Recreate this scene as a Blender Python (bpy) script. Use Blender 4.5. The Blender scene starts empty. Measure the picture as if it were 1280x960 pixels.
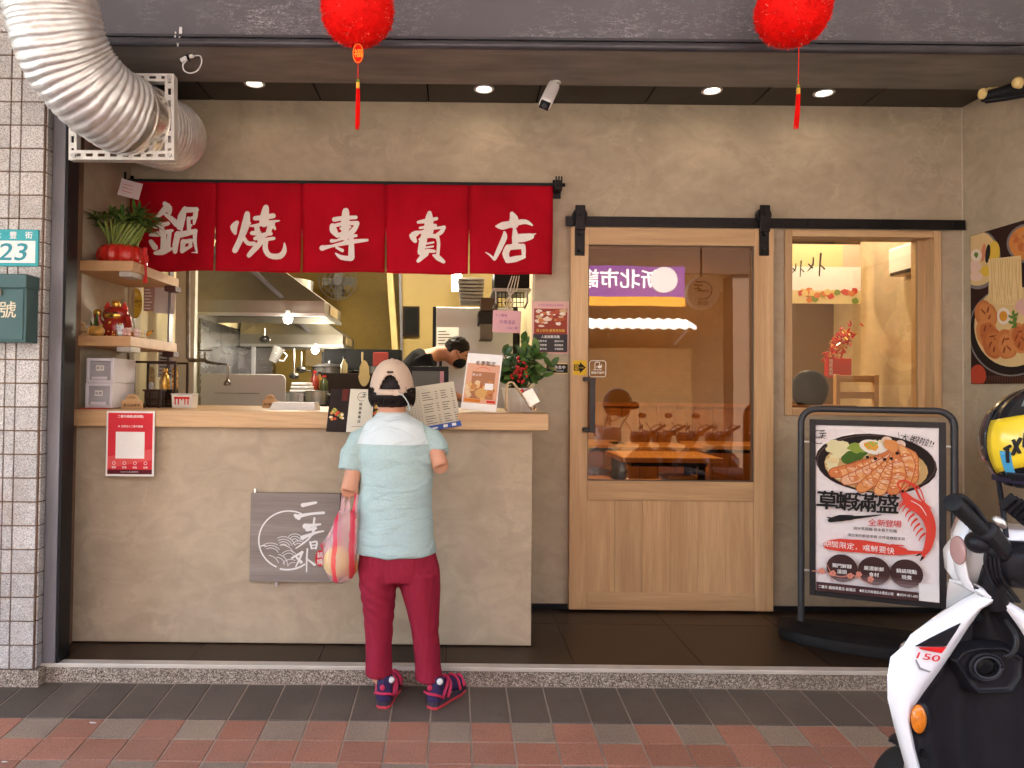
import bpy, bmesh, math, random
from mathutils import Vector, Matrix, noise
random.seed(7)
SC = bpy.context.scene
COL = SC.collection
R = math.radians
# ---------------------------------------------------------------- camera
CZ = 1.28                       # eye height above the shop floor (floor = 0)
FPX, PX, PY = 924.0, 569.0, 466.0
PITCH, ROLL = 0.021, 0.010
cam = bpy.data.objects.new('camera', bpy.data.cameras.new('camera'))
COL.objects.link(cam)
cam.data.sensor_width = 36.0
cam.data.lens = FPX / 1280 * 36.0
cam.data.shift_x = (640 - PX) / 1280
cam.data.shift_y = -(480 - PY) / 1280
cam.data.clip_end = 500; cam.data.clip_start = 0.05
CROT = Matrix.Rotation(math.pi / 2 + PITCH, 3, 'X') @ Matrix.Rotation(ROLL, 3, 'Z')
cam.matrix_world = Matrix.Translation((0, 0, CZ)) @ CROT.to_4x4()
SC.camera = cam
# ---------------------------------------------------------------- sky and sun
SUN_EL, SUN_AZ = R(58), R(25)   # sun stands behind the shop, over the roof
world = bpy.data.worlds.new('World'); SC.world = world; world.use_nodes = True
_n = world.node_tree.nodes; _l = world.node_tree.links
_sky = _n.new('ShaderNodeTexSky'); _sky.sky_type = 'NISHITA'; _sky.sun_disc = False
_sky.sun_elevation = SUN_EL; _sky.sun_rotation = SUN_AZ; _sky.air_density = 1.0; _sky.dust_density = 2.5
_l.new(_sky.outputs[0], _n['Background'].inputs[0]); _n['Background'].inputs[1].default_value = 0.15
_s = bpy.data.lights.new('sun', 'SUN'); _s.energy = 5.0; _s.angle = R(0.5); _s.color = (1.0, 0.95, 0.87)
sun = bpy.data.objects.new('sun', _s); COL.objects.link(sun)
_sd = Vector((math.sin(SUN_AZ) * math.cos(SUN_EL), math.cos(SUN_AZ) * math.cos(SUN_EL), math.sin(SUN_EL)))
sun.rotation_euler = _sd.to_track_quat('Z', 'Y').to_euler()
SC.view_settings.view_transform = 'Standard'; SC.view_settings.look = 'None'
SC.view_settings.exposure = 4.0; SC.view_settings.gamma = 1.0; SC.view_settings.use_curve_mapping = False
SC.render.engine = 'CYCLES'
SC.cycles.use_denoising = True
try: SC.cycles.denoiser = 'OPENIMAGEDENOISE'
except Exception: pass
SC.cycles.max_bounces = 8; SC.cycles.diffuse_bounces = 5; SC.cycles.glossy_bounces = 4
SC.cycles.transparent_max_bounces = 12; SC.cycles.caustics_reflective = False; SC.cycles.caustics_refractive = False
SC.cycles.sample_clamp_indirect = 6.0

# ---------------------------------------------------------------- photograph -> place
def ray(px, py):
    return CROT @ Vector((px - PX, -(py - PY), -FPX))
def W(px, py, Y):
    d = ray(px, py); t = Y / d.y
    return Vector((d.x * t, Y, CZ + d.z * t))
def WZ(px, py, z):
    d = ray(px, py); t = (z - CZ) / d.z
    return Vector((d.x * t, d.y * t, z))
def WX(px, py, x):
    d = ray(px, py); t = x / d.x
    return Vector((x, d.y * t, CZ + d.z * t))

# ---------------------------------------------------------------- materials
MATS = {}
def sl(r, g, b):
    f = lambda c: (c / 255 / 12.92) if c / 255 <= 0.04045 else ((c / 255 + 0.055) / 1.055) ** 2.4
    return (f(r), f(g), f(b))
class NT:
    def __init__(s, name):
        s.m = bpy.data.materials.new(name); s.m.use_nodes = True
        s.n = s.m.node_tree.nodes; s.l = s.m.node_tree.links
        s.b = s.n['Principled BSDF']; s.tc = s.n.new('ShaderNodeTexCoord')
    def co(s, scale=(1, 1, 1), rot=(0, 0, 0)):
        m = s.n.new('ShaderNodeMapping'); m.inputs['Scale'].default_value = scale; m.inputs['Rotation'].default_value = rot
        s.l.new(s.tc.outputs['Object'], m.inputs[0]); return m.outputs[0]
    def noise(s, co, scale, detail=4, rough=0.55, dist=0.0):
        t = s.n.new('ShaderNodeTexNoise'); t.inputs['Scale'].default_value = scale; t.inputs['Detail'].default_value = detail
        t.inputs['Roughness'].default_value = rough; t.inputs['Distortion'].default_value = dist
        s.l.new(co, t.inputs['Vector']); return t.outputs['Fac']
    def vor(s, co, scale, feature='F1'):
        t = s.n.new('ShaderNodeTexVoronoi'); t.feature = feature; t.inputs['Scale'].default_value = scale
        s.l.new(co, t.inputs['Vector']); return t
    def ramp(s, fac, stops):
        r = s.n.new('ShaderNodeValToRGB'); e = r.color_ramp.elements
        while len(e) < len(stops): e.new(0.5)
        for q, (p, c) in zip(e, stops):
            q.position = p; q.color = (c, c, c, 1) if isinstance(c, (int, float)) else (*c, 1)
        s.l.new(fac, r.inputs[0]); return r.outputs[0]
    def mix(s, fac, a, b, mode='MIX'):
        m = s.n.new('ShaderNodeMix'); m.data_type = 'RGBA'; m.blend_type = mode
        for i, v in ((0, fac), (6, a), (7, b)):
            if isinstance(v, (int, float)): m.inputs[i].default_value = v
            elif isinstance(v, tuple): m.inputs[i].default_value = (*v, 1)
            else: s.l.new(v, m.inputs[i])
        return m.outputs[2]
    def math(s, op, a, b=0.0):
        m = s.n.new('ShaderNodeMath'); m.operation = op
        for i, v in ((0, a), (1, b)):
            if isinstance(v, (int, float)): m.inputs[i].default_value = v
            else: s.l.new(v, m.inputs[i])
        return m.outputs[0]
    def rnd(s):
        return s.n.new('ShaderNodeObjectInfo').outputs['Random']
    def col(s, c):
        if isinstance(c, tuple): s.b.inputs['Base Color'].default_value = (*c, 1)
        else: s.l.new(c, s.b.inputs['Base Color'])
    def rough(s, v):
        if isinstance(v, (int, float)): s.b.inputs['Roughness'].default_value = v
        else: s.l.new(v, s.b.inputs['Roughness'])
    def bump(s, h, strength=0.3, dist=0.005):
        b = s.n.new('ShaderNodeBump'); b.inputs['Strength'].default_value = strength; b.inputs['Distance'].default_value = dist
        s.l.new(h, b.inputs['Height']); s.l.new(b.outputs[0], s.b.inputs['Normal'])
def sc3(c, k): return tuple(min(1, x * k) for x in c)
def pm(name, c, rough=0.5, metal=0.0, var=0.10, vs=6.0, bump=0.0, bs=80.0, stretch=(1, 1, 1), rand=0.0, emit=0.0, coat=0.0, sheen=0.0, trans=0.0, spec=None):
    """plain procedural material: mottled colour, uneven roughness, fine relief"""
    if name in MATS: return MATS[name]
    t = NT(name); co = t.co(stretch)
    f = t.noise(co, vs, 5)
    c_ = t.mix(t.ramp(f, [(0.3, 0.0), (0.7, 1.0)]), sc3(c, 1 - var), sc3(c, 1 + var))
    if rand:
        g = t.ramp(t.rnd(), [(0.0, 1 - rand), (1.0, 1 + rand * 0.6)])
        c_ = t.mix(1.0, c_, g, 'MULTIPLY')
    t.col(c_)
    t.rough(t.math('ADD', t.math('MULTIPLY', t.noise(co, vs * 3, 3), 0.16), rough - 0.08))
    t.b.inputs['Metallic'].default_value = metal
    t.b.inputs['Specular IOR Level'].default_value = spec if spec is not None else (.16 if max(c) < .06 and not metal else .32)
    if bump: t.bump(t.noise(co, bs, 4), bump, 0.004)
    if coat: t.b.inputs['Coat Weight'].default_value = coat; t.b.inputs['Coat Roughness'].default_value = 0.08
    if sheen: t.b.inputs['Sheen Weight'].default_value = sheen
    if trans: t.b.inputs['Transmission Weight'].default_value = trans
    if emit:
        t.l.new(c_, t.b.inputs['Emission Color']); t.b.inputs['Emission Strength'].default_value = emit
    MATS[name] = t.m; return t.m
def wood(name, a, b, axis='x', rough=0.5, bump=0.15, k=1.0):
    if name in MATS: return MATS[name]
    t = NT(name); i = 'xyz'.index(axis)
    s1 = [14 * k] * 3; s1[i] = 0.9 * k; s2 = [150 * k] * 3; s2[i] = 5 * k
    rn = t.n.new('ShaderNodeObjectInfo').outputs['Random']
    add = t.n.new('ShaderNodeVectorMath'); add.operation = 'ADD'
    cm = t.n.new('ShaderNodeCombineXYZ')
    for q in range(3): t.l.new(t.math('MULTIPLY', rn, 7.0 + q), cm.inputs[q])
    t.l.new(t.co(tuple(s1)), add.inputs[0]); t.l.new(cm.outputs[0], add.inputs[1])
    f = t.noise(add.outputs[0], 1.0, 6, 0.6, 0.6)
    g = t.noise(t.co(tuple(s2)), 1.0, 3, 0.6)
    c = t.mix(t.ramp(f, [(0.28, 0.0), (0.5, 0.45), (0.72, 1.0)]), a, b)
    c = t.mix(t.ramp(g, [(0.3, 0.28), (0.6, 0.0)]), c, sc3(a, 0.55))
    c = t.mix(1.0, c, t.ramp(rn, [(0, 0.92), (1, 1.06)]), 'MULTIPLY')
    t.col(c); t.rough(t.math('ADD', t.math('MULTIPLY', g, 0.2), rough - 0.1)); t.bump(g, bump, 0.002)
    MATS[name] = t.m; return t.m
def emis(name, c, s):
    if name in MATS: return MATS[name]
    t = NT(name); t.col(c); t.b.inputs['Emission Color'].default_value = (*c, 1); t.b.inputs['Emission Strength'].default_value = s
    MATS[name] = t.m; return t.m
def glass(name, tint, refl=0.1, rough=0.0):
    if name in MATS: return MATS[name]
    m = bpy.data.materials.new(name); m.use_nodes = True; n = m.node_tree.nodes; l = m.node_tree.links
    n.remove(n['Principled BSDF']); out = n['Material Output']
    tr = n.new('ShaderNodeBsdfTransparent'); tr.inputs[0].default_value = (*tint, 1)
    gl = n.new('ShaderNodeBsdfGlossy'); gl.inputs['Roughness'].default_value = rough
    fr = n.new('ShaderNodeFresnel'); fr.inputs[0].default_value = 1.5
    ma = n.new('ShaderNodeMath'); ma.operation = 'ADD'; ma.inputs[1].default_value = refl - 0.04; ma.use_clamp = True
    tc = n.new('ShaderNodeTexCoord'); nz = n.new('ShaderNodeTexNoise'); nz.inputs['Scale'].default_value = 2.5
    bp = n.new('ShaderNodeBump'); bp.inputs['Strength'].default_value = 0.03; bp.inputs['Distance'].default_value = 0.01
    l.new(tc.outputs['Object'], nz.inputs['Vector']); l.new(nz.outputs[0], bp.inputs['Height']); l.new(bp.outputs[0], gl.inputs['Normal'])
    mx = n.new('ShaderNodeMixShader'); l.new(fr.outputs[0], ma.inputs[0]); l.new(ma.outputs[0], mx.inputs[0])
    l.new(tr.outputs[0], mx.inputs[1]); l.new(gl.outputs[0], mx.inputs[2]); l.new(mx.outputs[0], out.inputs[0])
    MATS[name] = m; return m
def flat(name, c, rough=0.6):      # printing ink on paper or board
    return pm(name, c, rough, var=0.03, vs=20, spec=.12)

# ---------------------------------------------------------------- mesh builder
class MB:
    def __init__(s): s.v = []; s.f = []
    def add(s, vs, fs):
        o = len(s.v); s.v += [tuple(x) for x in vs]; s.f += [tuple(i + o for i in q) for q in fs]; return s
    def box(s, x0, x1, y0, y1, z0, z1):
        if x0 > x1: x0, x1 = x1, x0
        if y0 > y1: y0, y1 = y1, y0
        if z0 > z1: z0, z1 = z1, z0
        return s.add([(x0, y0, z0), (x1, y0, z0), (x1, y1, z0), (x0, y1, z0), (x0, y0, z1), (x1, y0, z1), (x1, y1, z1), (x0, y1, z1)],
                     [(0, 3, 2, 1), (4, 5, 6, 7), (0, 1, 5, 4), (1, 2, 6, 5), (2, 3, 7, 6), (3, 0, 4, 7)])
    def obox(s, M, sx, sy, sz):
        h = [(-sx, -sy, -sz), (sx, -sy, -sz), (sx, sy, -sz), (-sx, sy, -sz), (-sx, -sy, sz), (sx, -sy, sz), (sx, sy, sz), (-sx, sy, sz)]
        return s.add([M @ (Vector(p) * 0.5) for p in h], [(0, 3, 2, 1), (4, 5, 6, 7), (0, 1, 5, 4), (1, 2, 6, 5), (2, 3, 7, 6), (3, 0, 4, 7)])
    def bar(s, a, b, w, d=None, up=(0, 0, 1)):
        a, b = Vector(a), Vector(b); d = d or w; z = (b - a).normalized(); u = Vector(up)
        if abs(z.dot(u)) > 0.98: u = Vector((0, 1, 0))
        x = u.cross(z).normalized(); y = z.cross(x)
        M = Matrix((x, y, z)).transposed().to_4x4(); M.translation = (a + b) / 2
        return s.obox(M, w, d, (b - a).length)
    def tube(s, pts, r, n=10, cap=True, sq=1.0, up=None):
        pts = [Vector(p) for p in pts]; k = len(pts)
        r = [r] * k if isinstance(r, (int, float)) else r
        vs = []; nrm = None
        for i, p in enumerate(pts):
            t = (pts[min(i + 1, k - 1)] - pts[max(i - 1, 0)]).normalized()
            if nrm is None:
                u = Vector(up) if up else (Vector((0, 0, 1)) if abs(t.z) < 0.9 else Vector((0, 1, 0)))
                nrm = (u - t * u.dot(t)).normalized()
            else: nrm = (nrm - t * nrm.dot(t)).normalized()
            bi = t.cross(nrm)
            for j in range(n):
                a = 2 * math.pi * j / n
                vs.append(p + (nrm * math.cos(a) * sq + bi * math.sin(a)) * r[i])
        fs = [(i * n + j, i * n + (j + 1) % n, (i + 1) * n + (j + 1) % n, (i + 1) * n + j) for i in range(k - 1) for j in range(n)]
        if cap: fs += [tuple(range(n - 1, -1, -1)), tuple((k - 1) * n + j for j in range(n))]
        return s.add(vs, fs)
    def cyl(s, a, b, r, r2=None, n=16): return s.tube([a, b], [r, r if r2 is None else r2], n)
    def loft(s, secs, n=20, cap=True):
        """secs: (centre, rx, ry[, M3 orientation])"""
        vs = []
        for q in secs:
            c = Vector(q[0]); M = q[3] if len(q) > 3 else Matrix.Identity(3)
            for j in range(n):
                a = 2 * math.pi * j / n
                vs.append(c + M @ Vector((q[1] * math.cos(a), q[2] * math.sin(a), 0)))
        k = len(secs)
        fs = [(i * n + j, i * n + (j + 1) % n, (i + 1) * n + (j + 1) % n, (i + 1) * n + j) for i in range(k - 1) for j in range(n)]
        if cap: fs += [tuple(range(n - 1, -1, -1)), tuple((k - 1) * n + j for j in range(n))]
        return s.add(vs, fs)
    def lathe(s, prof, o=(0, 0, 0), n=24, M=None, lobes=0, amp=0.0):
        M = M or Matrix.Identity(3); o = Vector(o); vs = []
        for (r, z) in prof:
            for j in range(n):
                a = 2 * math.pi * j / n; rr = r * (1 + amp * abs(math.sin(a * lobes / 2))) if lobes else r
                vs.append(o + M @ Vector((rr * math.cos(a), rr * math.sin(a), z)))
        k = len(prof)
        fs = [(i * n + j, i * n + (j + 1) % n, (i + 1) * n + (j + 1) % n, (i + 1) * n + j) for i in range(k - 1) for j in range(n)]
        fs += [tuple(range(n - 1, -1, -1)), tuple((k - 1) * n + j for j in range(n))]
        return s.add(vs, fs)
    def ball(s, c, rx, ry=None, rz=None, n=16, m=10, M=None):
        ry = rx if ry is None else ry; rz = rx if rz is None else rz; M = M or Matrix.Identity(3); c = Vector(c)
        vs = []; 
        for i in range(m + 1):
            t = math.pi * (i + 0.02 * (1 if i == 0 else -1 if i == m else 0)) / m
            for j in range(n):
                a = 2 * math.pi * j / n
                vs.append(c + M @ Vector((rx * math.sin(t) * math.cos(a), ry * math.sin(t) * math.sin(a), rz * math.cos(t))))
        fs = [(i * n + j, (i + 1) * n + j, (i + 1) * n + (j + 1) % n, i * n + (j + 1) % n) for i in range(m) for j in range(n)]
        fs += [tuple(range(n)), tuple(m * n + j for j in range(n - 1, -1, -1))]
        return s.add(vs, fs)
    def prism(s, poly, o, ux, uy, depth):
        """2-D outline in the frame (o, ux, uy), thickened along -(ux x uy) by depth"""
        o, ux, uy = Vector(o), Vector(ux), Vector(uy); nn = ux.cross(uy).normalized(); n = len(poly)
        a = [o + ux * p[0] + uy * p[1] for p in poly]; b = [p - nn * depth for p in a]
        return s.add(a + b, [tuple(range(n)), tuple(range(2 * n - 1, n - 1, -1))] + [(i, i + n, (i + 1) % n + n, (i + 1) % n) for i in range(n)])
    def grid(s, P):
        h = len(P); w = len(P[0])
        return s.add([p for r in P for p in r], [(i * w + j, i * w + j + 1, (i + 1) * w + j + 1, (i + 1) * w + j) for i in range(h - 1) for j in range(w - 1)])
    def xf(s, M): s.v = [tuple(M @ Vector(p)) for p in s.v]; return s
    def mesh(s, name, mat, smooth=0.0, fix=True):
        me = bpy.data.meshes.new(name); me.from_pydata(s.v, [], s.f); me.update()
        if fix:
            bm = bmesh.new(); bm.from_mesh(me); bmesh.ops.recalc_face_normals(bm, faces=bm.faces); bm.to_mesh(me); bm.free()
        if smooth:
            me.polygons.foreach_set('use_smooth', [True] * len(me.polygons))
            if smooth < 179: me.set_sharp_from_angle(angle=R(smooth))
        if mat: me.materials.append(mat)
        return me
    def build(s, name, mat, parent=None, smooth=0.0, bevel=0.0, fix=True, solid=0.0, seg=2):
        o = bpy.data.objects.new(name, s.mesh(name, mat, smooth, fix)); link(o, parent)
        if solid:
            q = o.modifiers.new('s', 'SOLIDIFY'); q.thickness = solid; q.offset = 0
        if bevel:
            q = o.modifiers.new('b', 'BEVEL'); q.width = bevel; q.segments = seg; q.limit_method = 'ANGLE'; q.harden_normals = False
            if not smooth: o.data.polygons.foreach_set('use_smooth', [True] * len(o.data.polygons)); o.data.set_sharp_from_angle(angle=R(40))
        return o
def link(o, parent=None):
    COL.objects.link(o)
    if parent is not None:
        o.parent = parent; M = Matrix.Identity(4); p = parent
        M = world_of(p); o.matrix_parent_inverse = M.inverted()
def world_of(o):
    L = Matrix.LocRotScale(o.location, o.rotation_euler, o.scale)
    return L if o.parent is None else world_of(o.parent) @ o.matrix_parent_inverse @ L
def tag(o, label=None, cat=None, group=None, kind=None):
    if label: o['label'] = label
    if cat: o['category'] = cat
    if group: o['group'] = group
    if kind: o['kind'] = kind
    return o
def thing(name, label, cat, loc=(0, 0, 0), group=None):
    o = bpy.data.objects.new(name, None); COL.objects.link(o); o.location = loc; o.empty_display_size = 0.05
    return tag(o, label, cat, group)
def copy_tree(o, parent=None):
    c = o.copy(); COL.objects.link(c); c.parent = parent; c.matrix_parent_inverse = o.matrix_parent_inverse.copy()
    for ch in list(o.children): copy_tree(ch, c)
    return c
def bake(o):
    me = lone_mesh(o); o.modifiers.clear(); o.data = me; return o
def lone_mesh(o):
    """evaluate one object in a scene of its own (the full scene need not be updated)"""
    s = bpy.data.scenes.new('tmp'); s.collection.objects.link(o); vl = s.view_layers[0]; vl.update()
    me = bpy.data.meshes.new_from_object(o.evaluated_get(vl.depsgraph)); bpy.data.scenes.remove(s); return me
def remeshed(mb, name, mat, voxel, parent=None, smooth=6, factor=0.5):
    o = mb.build(name, mat, parent, fix=True)
    q = o.modifiers.new('r', 'REMESH'); q.mode = 'VOXEL'; q.voxel_size = voxel
    q = o.modifiers.new('s', 'SMOOTH'); q.iterations = smooth; q.factor = factor
    bake(o); o.data.polygons.foreach_set('use_smooth', [True] * len(o.data.polygons))
    if not o.data.materials: o.data.materials.append(mat)
    return o

# ---------------------------------------------------------------- lettering and flat print
_tc = {}
def text_geo(s, bold=0.0):
    k = (s, bold)
    if k in _tc: return _tc[k]
    cu = bpy.data.curves.new('t', 'FONT'); cu.body = s; cu.size = 1.0; cu.offset = bold; cu.resolution_u = 3; cu.fill_mode = 'FRONT'
    ob = bpy.data.objects.new('t', cu)
    me = lone_mesh(ob)
    vs = [(v.co.x, v.co.y) for v in me.vertices]; fs = [tuple(p.vertices) for p in me.polygons]
    bpy.data.objects.remove(ob); bpy.data.meshes.remove(me); bpy.data.curves.remove(cu)
    if vs:
        x0 = min(v[0] for v in vs); x1 = max(v[0] for v in vs); y0 = min(v[1] for v in vs); y1 = max(v[1] for v in vs)
    else: x0 = y0 = 0; x1 = y1 = 1
    _tc[k] = (vs, fs, x0, x1, y0, y1); return _tc[k]
class Print:
    """flat print on a board: 2-D shapes in board coordinates (u right, v up, metres), grouped into one mesh per ink"""
    def __init__(s, o, ux, uy, lift=0.0006, disp=None):
        s.o, s.ux, s.uy = Vector(o), Vector(ux).normalized(), Vector(uy).normalized(); s.n = s.ux.cross(s.uy)
        s.ink = {}; s.k = 0; s.lift = lift; s.disp = disp
    def _put(s, mat, pts, faces, z=None):
        s.k += 1; z = s.lift + s.k * 0.00006 if z is None else z
        P = []
        for (a, b) in pts:
            p = s.o + s.ux * a + s.uy * b + s.n * z
            if s.disp: p = p + s.disp(p)
            P.append(p)
        s.ink.setdefault(mat, MB()).add(P, faces)
    def poly(s, mat, pts): s._put(mat, pts, [tuple(range(len(pts)))])
    def rect(s, mat, u0, v0, u1, v1): s.poly(mat, [(u0, v0), (u1, v0), (u1, v1), (u0, v1)])
    def disc(s, mat, u, v, ru, rv=None, n=24, rot=0.0, wob=0.0, seed=0):
        rv = ru if rv is None else rv; P = []
        for i in range(n):
            a = 2 * math.pi * i / n; k = 1 + wob * noise.noise(Vector((math.cos(a) * 1.7 + seed, math.sin(a) * 1.7, seed * 3.1)))
            x, y = ru * k * math.cos(a), rv * k * math.sin(a)
            P.append((u + x * math.cos(rot) - y * math.sin(rot), v + x * math.sin(rot) + y * math.cos(rot)))
        s.poly(mat, P)
    def ring(s, mat, u, v, ru, rv, w, a0=0.0, a1=360.0, n=36):
        P = []; Q = []
        for i in range(n + 1):
            a = R(a0 + (a1 - a0) * i / n); P.append((u + ru * math.cos(a), v + rv * math.sin(a))); Q.append((u + (ru - w) * math.cos(a), v + (rv - w) * math.sin(a)))
        s._put(mat, P + Q, [(i, i + 1, n + 2 + i, n + 1 + i) for i in range(n)])
    def stroke(s, mat, pts, ws, step=None, caps=True):
        """brush stroke through pts with half-widths ws/2"""
        ws = [ws] * len(pts) if isinstance(ws, (int, float)) else ws
        P = []; w_ = []
        m = max(2, 3 if len(pts) > 2 else 4)
        for i in range(len(pts) - 1):
            p0 = Vector(pts[max(i - 1, 0)]); p1 = Vector(pts[i]); p2 = Vector(pts[i + 1]); p3 = Vector(pts[min(i + 2, len(pts) - 1)])
            for j in range(m):
                t = j / m; t2 = t * t; t3 = t2 * t
                P.append(0.5 * ((2 * p1) + (p2 - p0) * t + (2 * p0 - 5 * p1 + 4 * p2 - p3) * t2 + (3 * p1 - p0 - 3 * p2 + p3) * t3))
                w_.append(ws[i] + (ws[i + 1] - ws[i]) * t)
        P.append(Vector(pts[-1])); w_.append(ws[-1])
        L = []; Rr = []; n = len(P)
        for i in range(n):
            t = (P[min(i + 1, n - 1)] - P[max(i - 1, 0)]).normalized(); q = Vector((-t.y, t.x)) * w_[i] / 2
            L.append(P[i] + q); Rr.append(P[i] - q)
        t0 = (P[1] - P[0]).normalized(); t1 = (P[-1] - P[-2]).normalized()
        def cap(c, t, w):
            return [c + (Vector((-t.y, t.x)) * math.cos(a) + t * math.sin(a)) * w / 2 for a in (R(45), R(90), R(135))]
        c1 = cap(P[-1], t1, w_[-1]); c0 = cap(P[0], -t0, w_[0])
        V = L + Rr; F = [(i, i + 1, n + i + 1, n + i) for i in range(n - 1)]
        b = len(V); V = V + c1 + c0
        F.append((n - 1, b, b + 1, b + 2, 2 * n - 1)); F.append((n, b + 3, b + 4, b + 5, 0))
        s._put(mat, [(p.x, p.y) for p in V], F)
    def text(s, mat, t, u, v, h, w=None, bold=0.0, rot=0.0, shear=0.0, anchor='c', rough=0.0):
        vs, fs, x0, x1, y0, y1 = text_geo(t, 0.0)
        if not vs: return
        ky = h / max(y1 - y0, 1e-4); kx = ky if w is None else w / max(x1 - x0, 1e-4)
        ax = {'c': (x0 + x1) / 2, 'l': x0, 'r': x1}[anchor]; ay = (y0 + y1) / 2; P = []
        for (x, y) in vs:
            a, b = (x - ax) * kx, (y - ay) * ky; a += b * shear
            if rough:
                a += rough * h * noise.noise(Vector((x * 5, y * 5, 1.3))); b += rough * h * noise.noise(Vector((x * 5, y * 5, 8.3)))
            P.append((u + a * math.cos(rot) - b * math.sin(rot), v + a * math.sin(rot) + b * math.cos(rot)))
        e = bold * h * .55; sh_ = [(0, 0)] if bold < .015 else [(-e, 0), (e, e * .6), (0, -e)]
        for (a, b) in sh_: s._put(mat, [(x + a, y + b) for x, y in P], fs)
    def vtext(s, mat, t, u, v, h, gap=1.15, **k):
        for i, ch in enumerate(t): s.text(mat, ch, u, v - i * h * gap, h, **k)
    def done(s, parent, name='print'):
        for mat, mb in s.ink.items(): tag(mb.build(name, mat, parent, fix=False), kind='stuff')
# ================================================================ surface materials
def _plaster(name, c, var=0.15):
    t = NT(name); co = t.co()
    a = t.noise(co, 1.6, 5, 0.6, 0.8); b = t.noise(t.co((1, 1, 1.6)), 5.5, 6, 0.62, 1.4); d = t.noise(co, 28, 4)
    x = t.math('ADD', t.math('MULTIPLY', a, 0.5), t.math('MULTIPLY', b, 0.5))
    k = t.mix(t.ramp(x, [(0.36, 0.0), (0.64, 1.0)]), sc3(c, 1 - var), sc3(c, 1 + var))
    k = t.mix(t.ramp(d, [(0.35, 0.10), (0.6, 0.0)]), k, sc3(c, 0.75))
    w = t.n.new('ShaderNodeVectorMath'); w.operation = 'ADD'; cm = t.n.new('ShaderNodeCombineXYZ')
    for q in (0, 2): t.l.new(t.math('MULTIPLY', b if q else a, 1.1), cm.inputs[q])
    t.l.new(co, w.inputs[0]); t.l.new(cm.outputs[0], w.inputs[1])
    tr = t.math('MULTIPLY', t.ramp(t.vor(w.outputs[0], 2.6, 'DISTANCE_TO_EDGE').outputs['Distance'], [(0.0, .30), (0.05, 0.0)]), t.ramp(t.noise(co, 2.3, 3), [(.48, 0.0), (.6, 1.0)]))
    k = t.mix(tr, k, sc3(c, 1.45)); k = t.mix(t.math('MULTIPLY', t.ramp(t.noise(t.co((9, 9, 1.2)), 1.0, 4), [(.6, 0.0), (.72, .22)]), t.ramp(a, [(.45, 0.0), (.6, 1.0)])), k, sc3(c, .62))
    t.b.inputs['Specular IOR Level'].default_value = .25; t.col(k); t.rough(t.math('ADD', t.math('MULTIPLY', b, 0.35), 0.36)); t.bump(t.math('ADD', b, t.math('MULTIPLY', d, 0.3)), 0.12, 0.004)
    return t.m
M_PLASTER = _plaster('plaster', (0.425, 0.345, 0.245))
M_PLASTER_IN = _plaster('plaster_inside', (0.50, 0.40, 0.27))
def _granite():
    t = NT('granite_tile'); co = t.co()
    v = t.vor(co, 330).outputs['Color']; g = t.n.new('ShaderNodeSeparateColor'); t.l.new(v, g.inputs[0])
    s = t.ramp(g.outputs[0], [(0.0, (0.16, 0.15, 0.15)), (0.22, (0.34, 0.32, 0.30)), (0.6, (0.50, 0.48, 0.46)), (1.0, (0.66, 0.63, 0.60))])
    st = t.noise(t.co((1, 1, 0.5)), 7, 5, 0.6)
    s = t.mix(t.ramp(st, [(0.5, 0.0), (0.75, 0.45)]), s, (0.30, 0.22, 0.16))
    s = t.mix(1.0, s, t.ramp(t.rnd(), [(0, 0.85), (1, 1.1)]), 'MULTIPLY')
    t.col(s); t.rough(0.55); t.bump(g.outputs[1], 0.15, 0.001); return t.m
M_GRANITE = _granite()
def _terrazzo():
    t = NT('terrazzo'); co = t.co()
    v = t.vor(co, 230).outputs['Color']; g = t.n.new('ShaderNodeSeparateColor'); t.l.new(v, g.inputs[0])
    s = t.ramp(g.outputs[0], [(0.0, (0.06, 0.042, 0.03)), (0.3, (0.14, 0.105, 0.08)), (0.55, (0.25, 0.20, 0.155)), (0.8, (0.42, 0.35, 0.28)), (1.0, (0.62, 0.55, 0.46))])
    f = t.noise(co, 2.2, 4)
    s = t.mix(t.ramp(f, [(0.45, 0.0), (0.75, 0.5)]), s, (0.16, 0.12, 0.09))
    t.col(s); t.rough(0.6); t.bump(g.outputs[1], 0.2, 0.001); return t.m
M_TERRAZZO = _terrazzo()
def _pave(name, c, speck, rand=0.12, rough=0.62):
    t = NT(name); co = t.co()
    f = t.noise(t.n.new('ShaderNodeNewGeometry').outputs['Position'], 2.2, 5, 0.65); d = t.noise(co, 260, 3)
    p = t.n.new('ShaderNodeNewGeometry').outputs['Position']
    e = t.noise(p, 200, 3, 0.7)
    k = t.mix(t.ramp(f, [(0.32, 0.0), (0.7, 1.0)]), sc3(c, 0.78), sc3(c, 1.15))
    k = t.mix(t.ramp(e, [(0.42, 0.0), (0.66, speck)]), k, sc3(c, 1.7)); k = t.mix(t.ramp(e, [(0.3, speck), (0.46, 0.0)]), k, sc3(c, 0.45))
    k = t.mix(1.0, k, t.ramp(t.rnd(), [(0, 1 - rand), (1, 1 + rand)]), 'MULTIPLY')
    k = t.mix(t.ramp(t.noise(p, 9, 5, .7, .5), [(.60, 0.0), (.72, .35)]), k, sc3(c, .45)); k = t.mix(t.ramp(t.noise(p, 1.3, 4, .6), [(.5, 0.0), (.75, .30)]), k, (.30, .24, .19))
    t.b.inputs['Specular IOR Level'].default_value = .25; t.col(k); t.rough(t.math('ADD', t.math('MULTIPLY', f, 0.25), rough - 0.12)); t.bump(e, 0.25, 0.002); return t.m
M_TILE_DARK = _pave('tile_dark', (0.105, 0.083, 0.066), 0.35, 0.14, 0.5)
M_TILE_RED = _pave('tile_red', (0.33, 0.150, 0.098), 0.5, 0.12)
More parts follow.
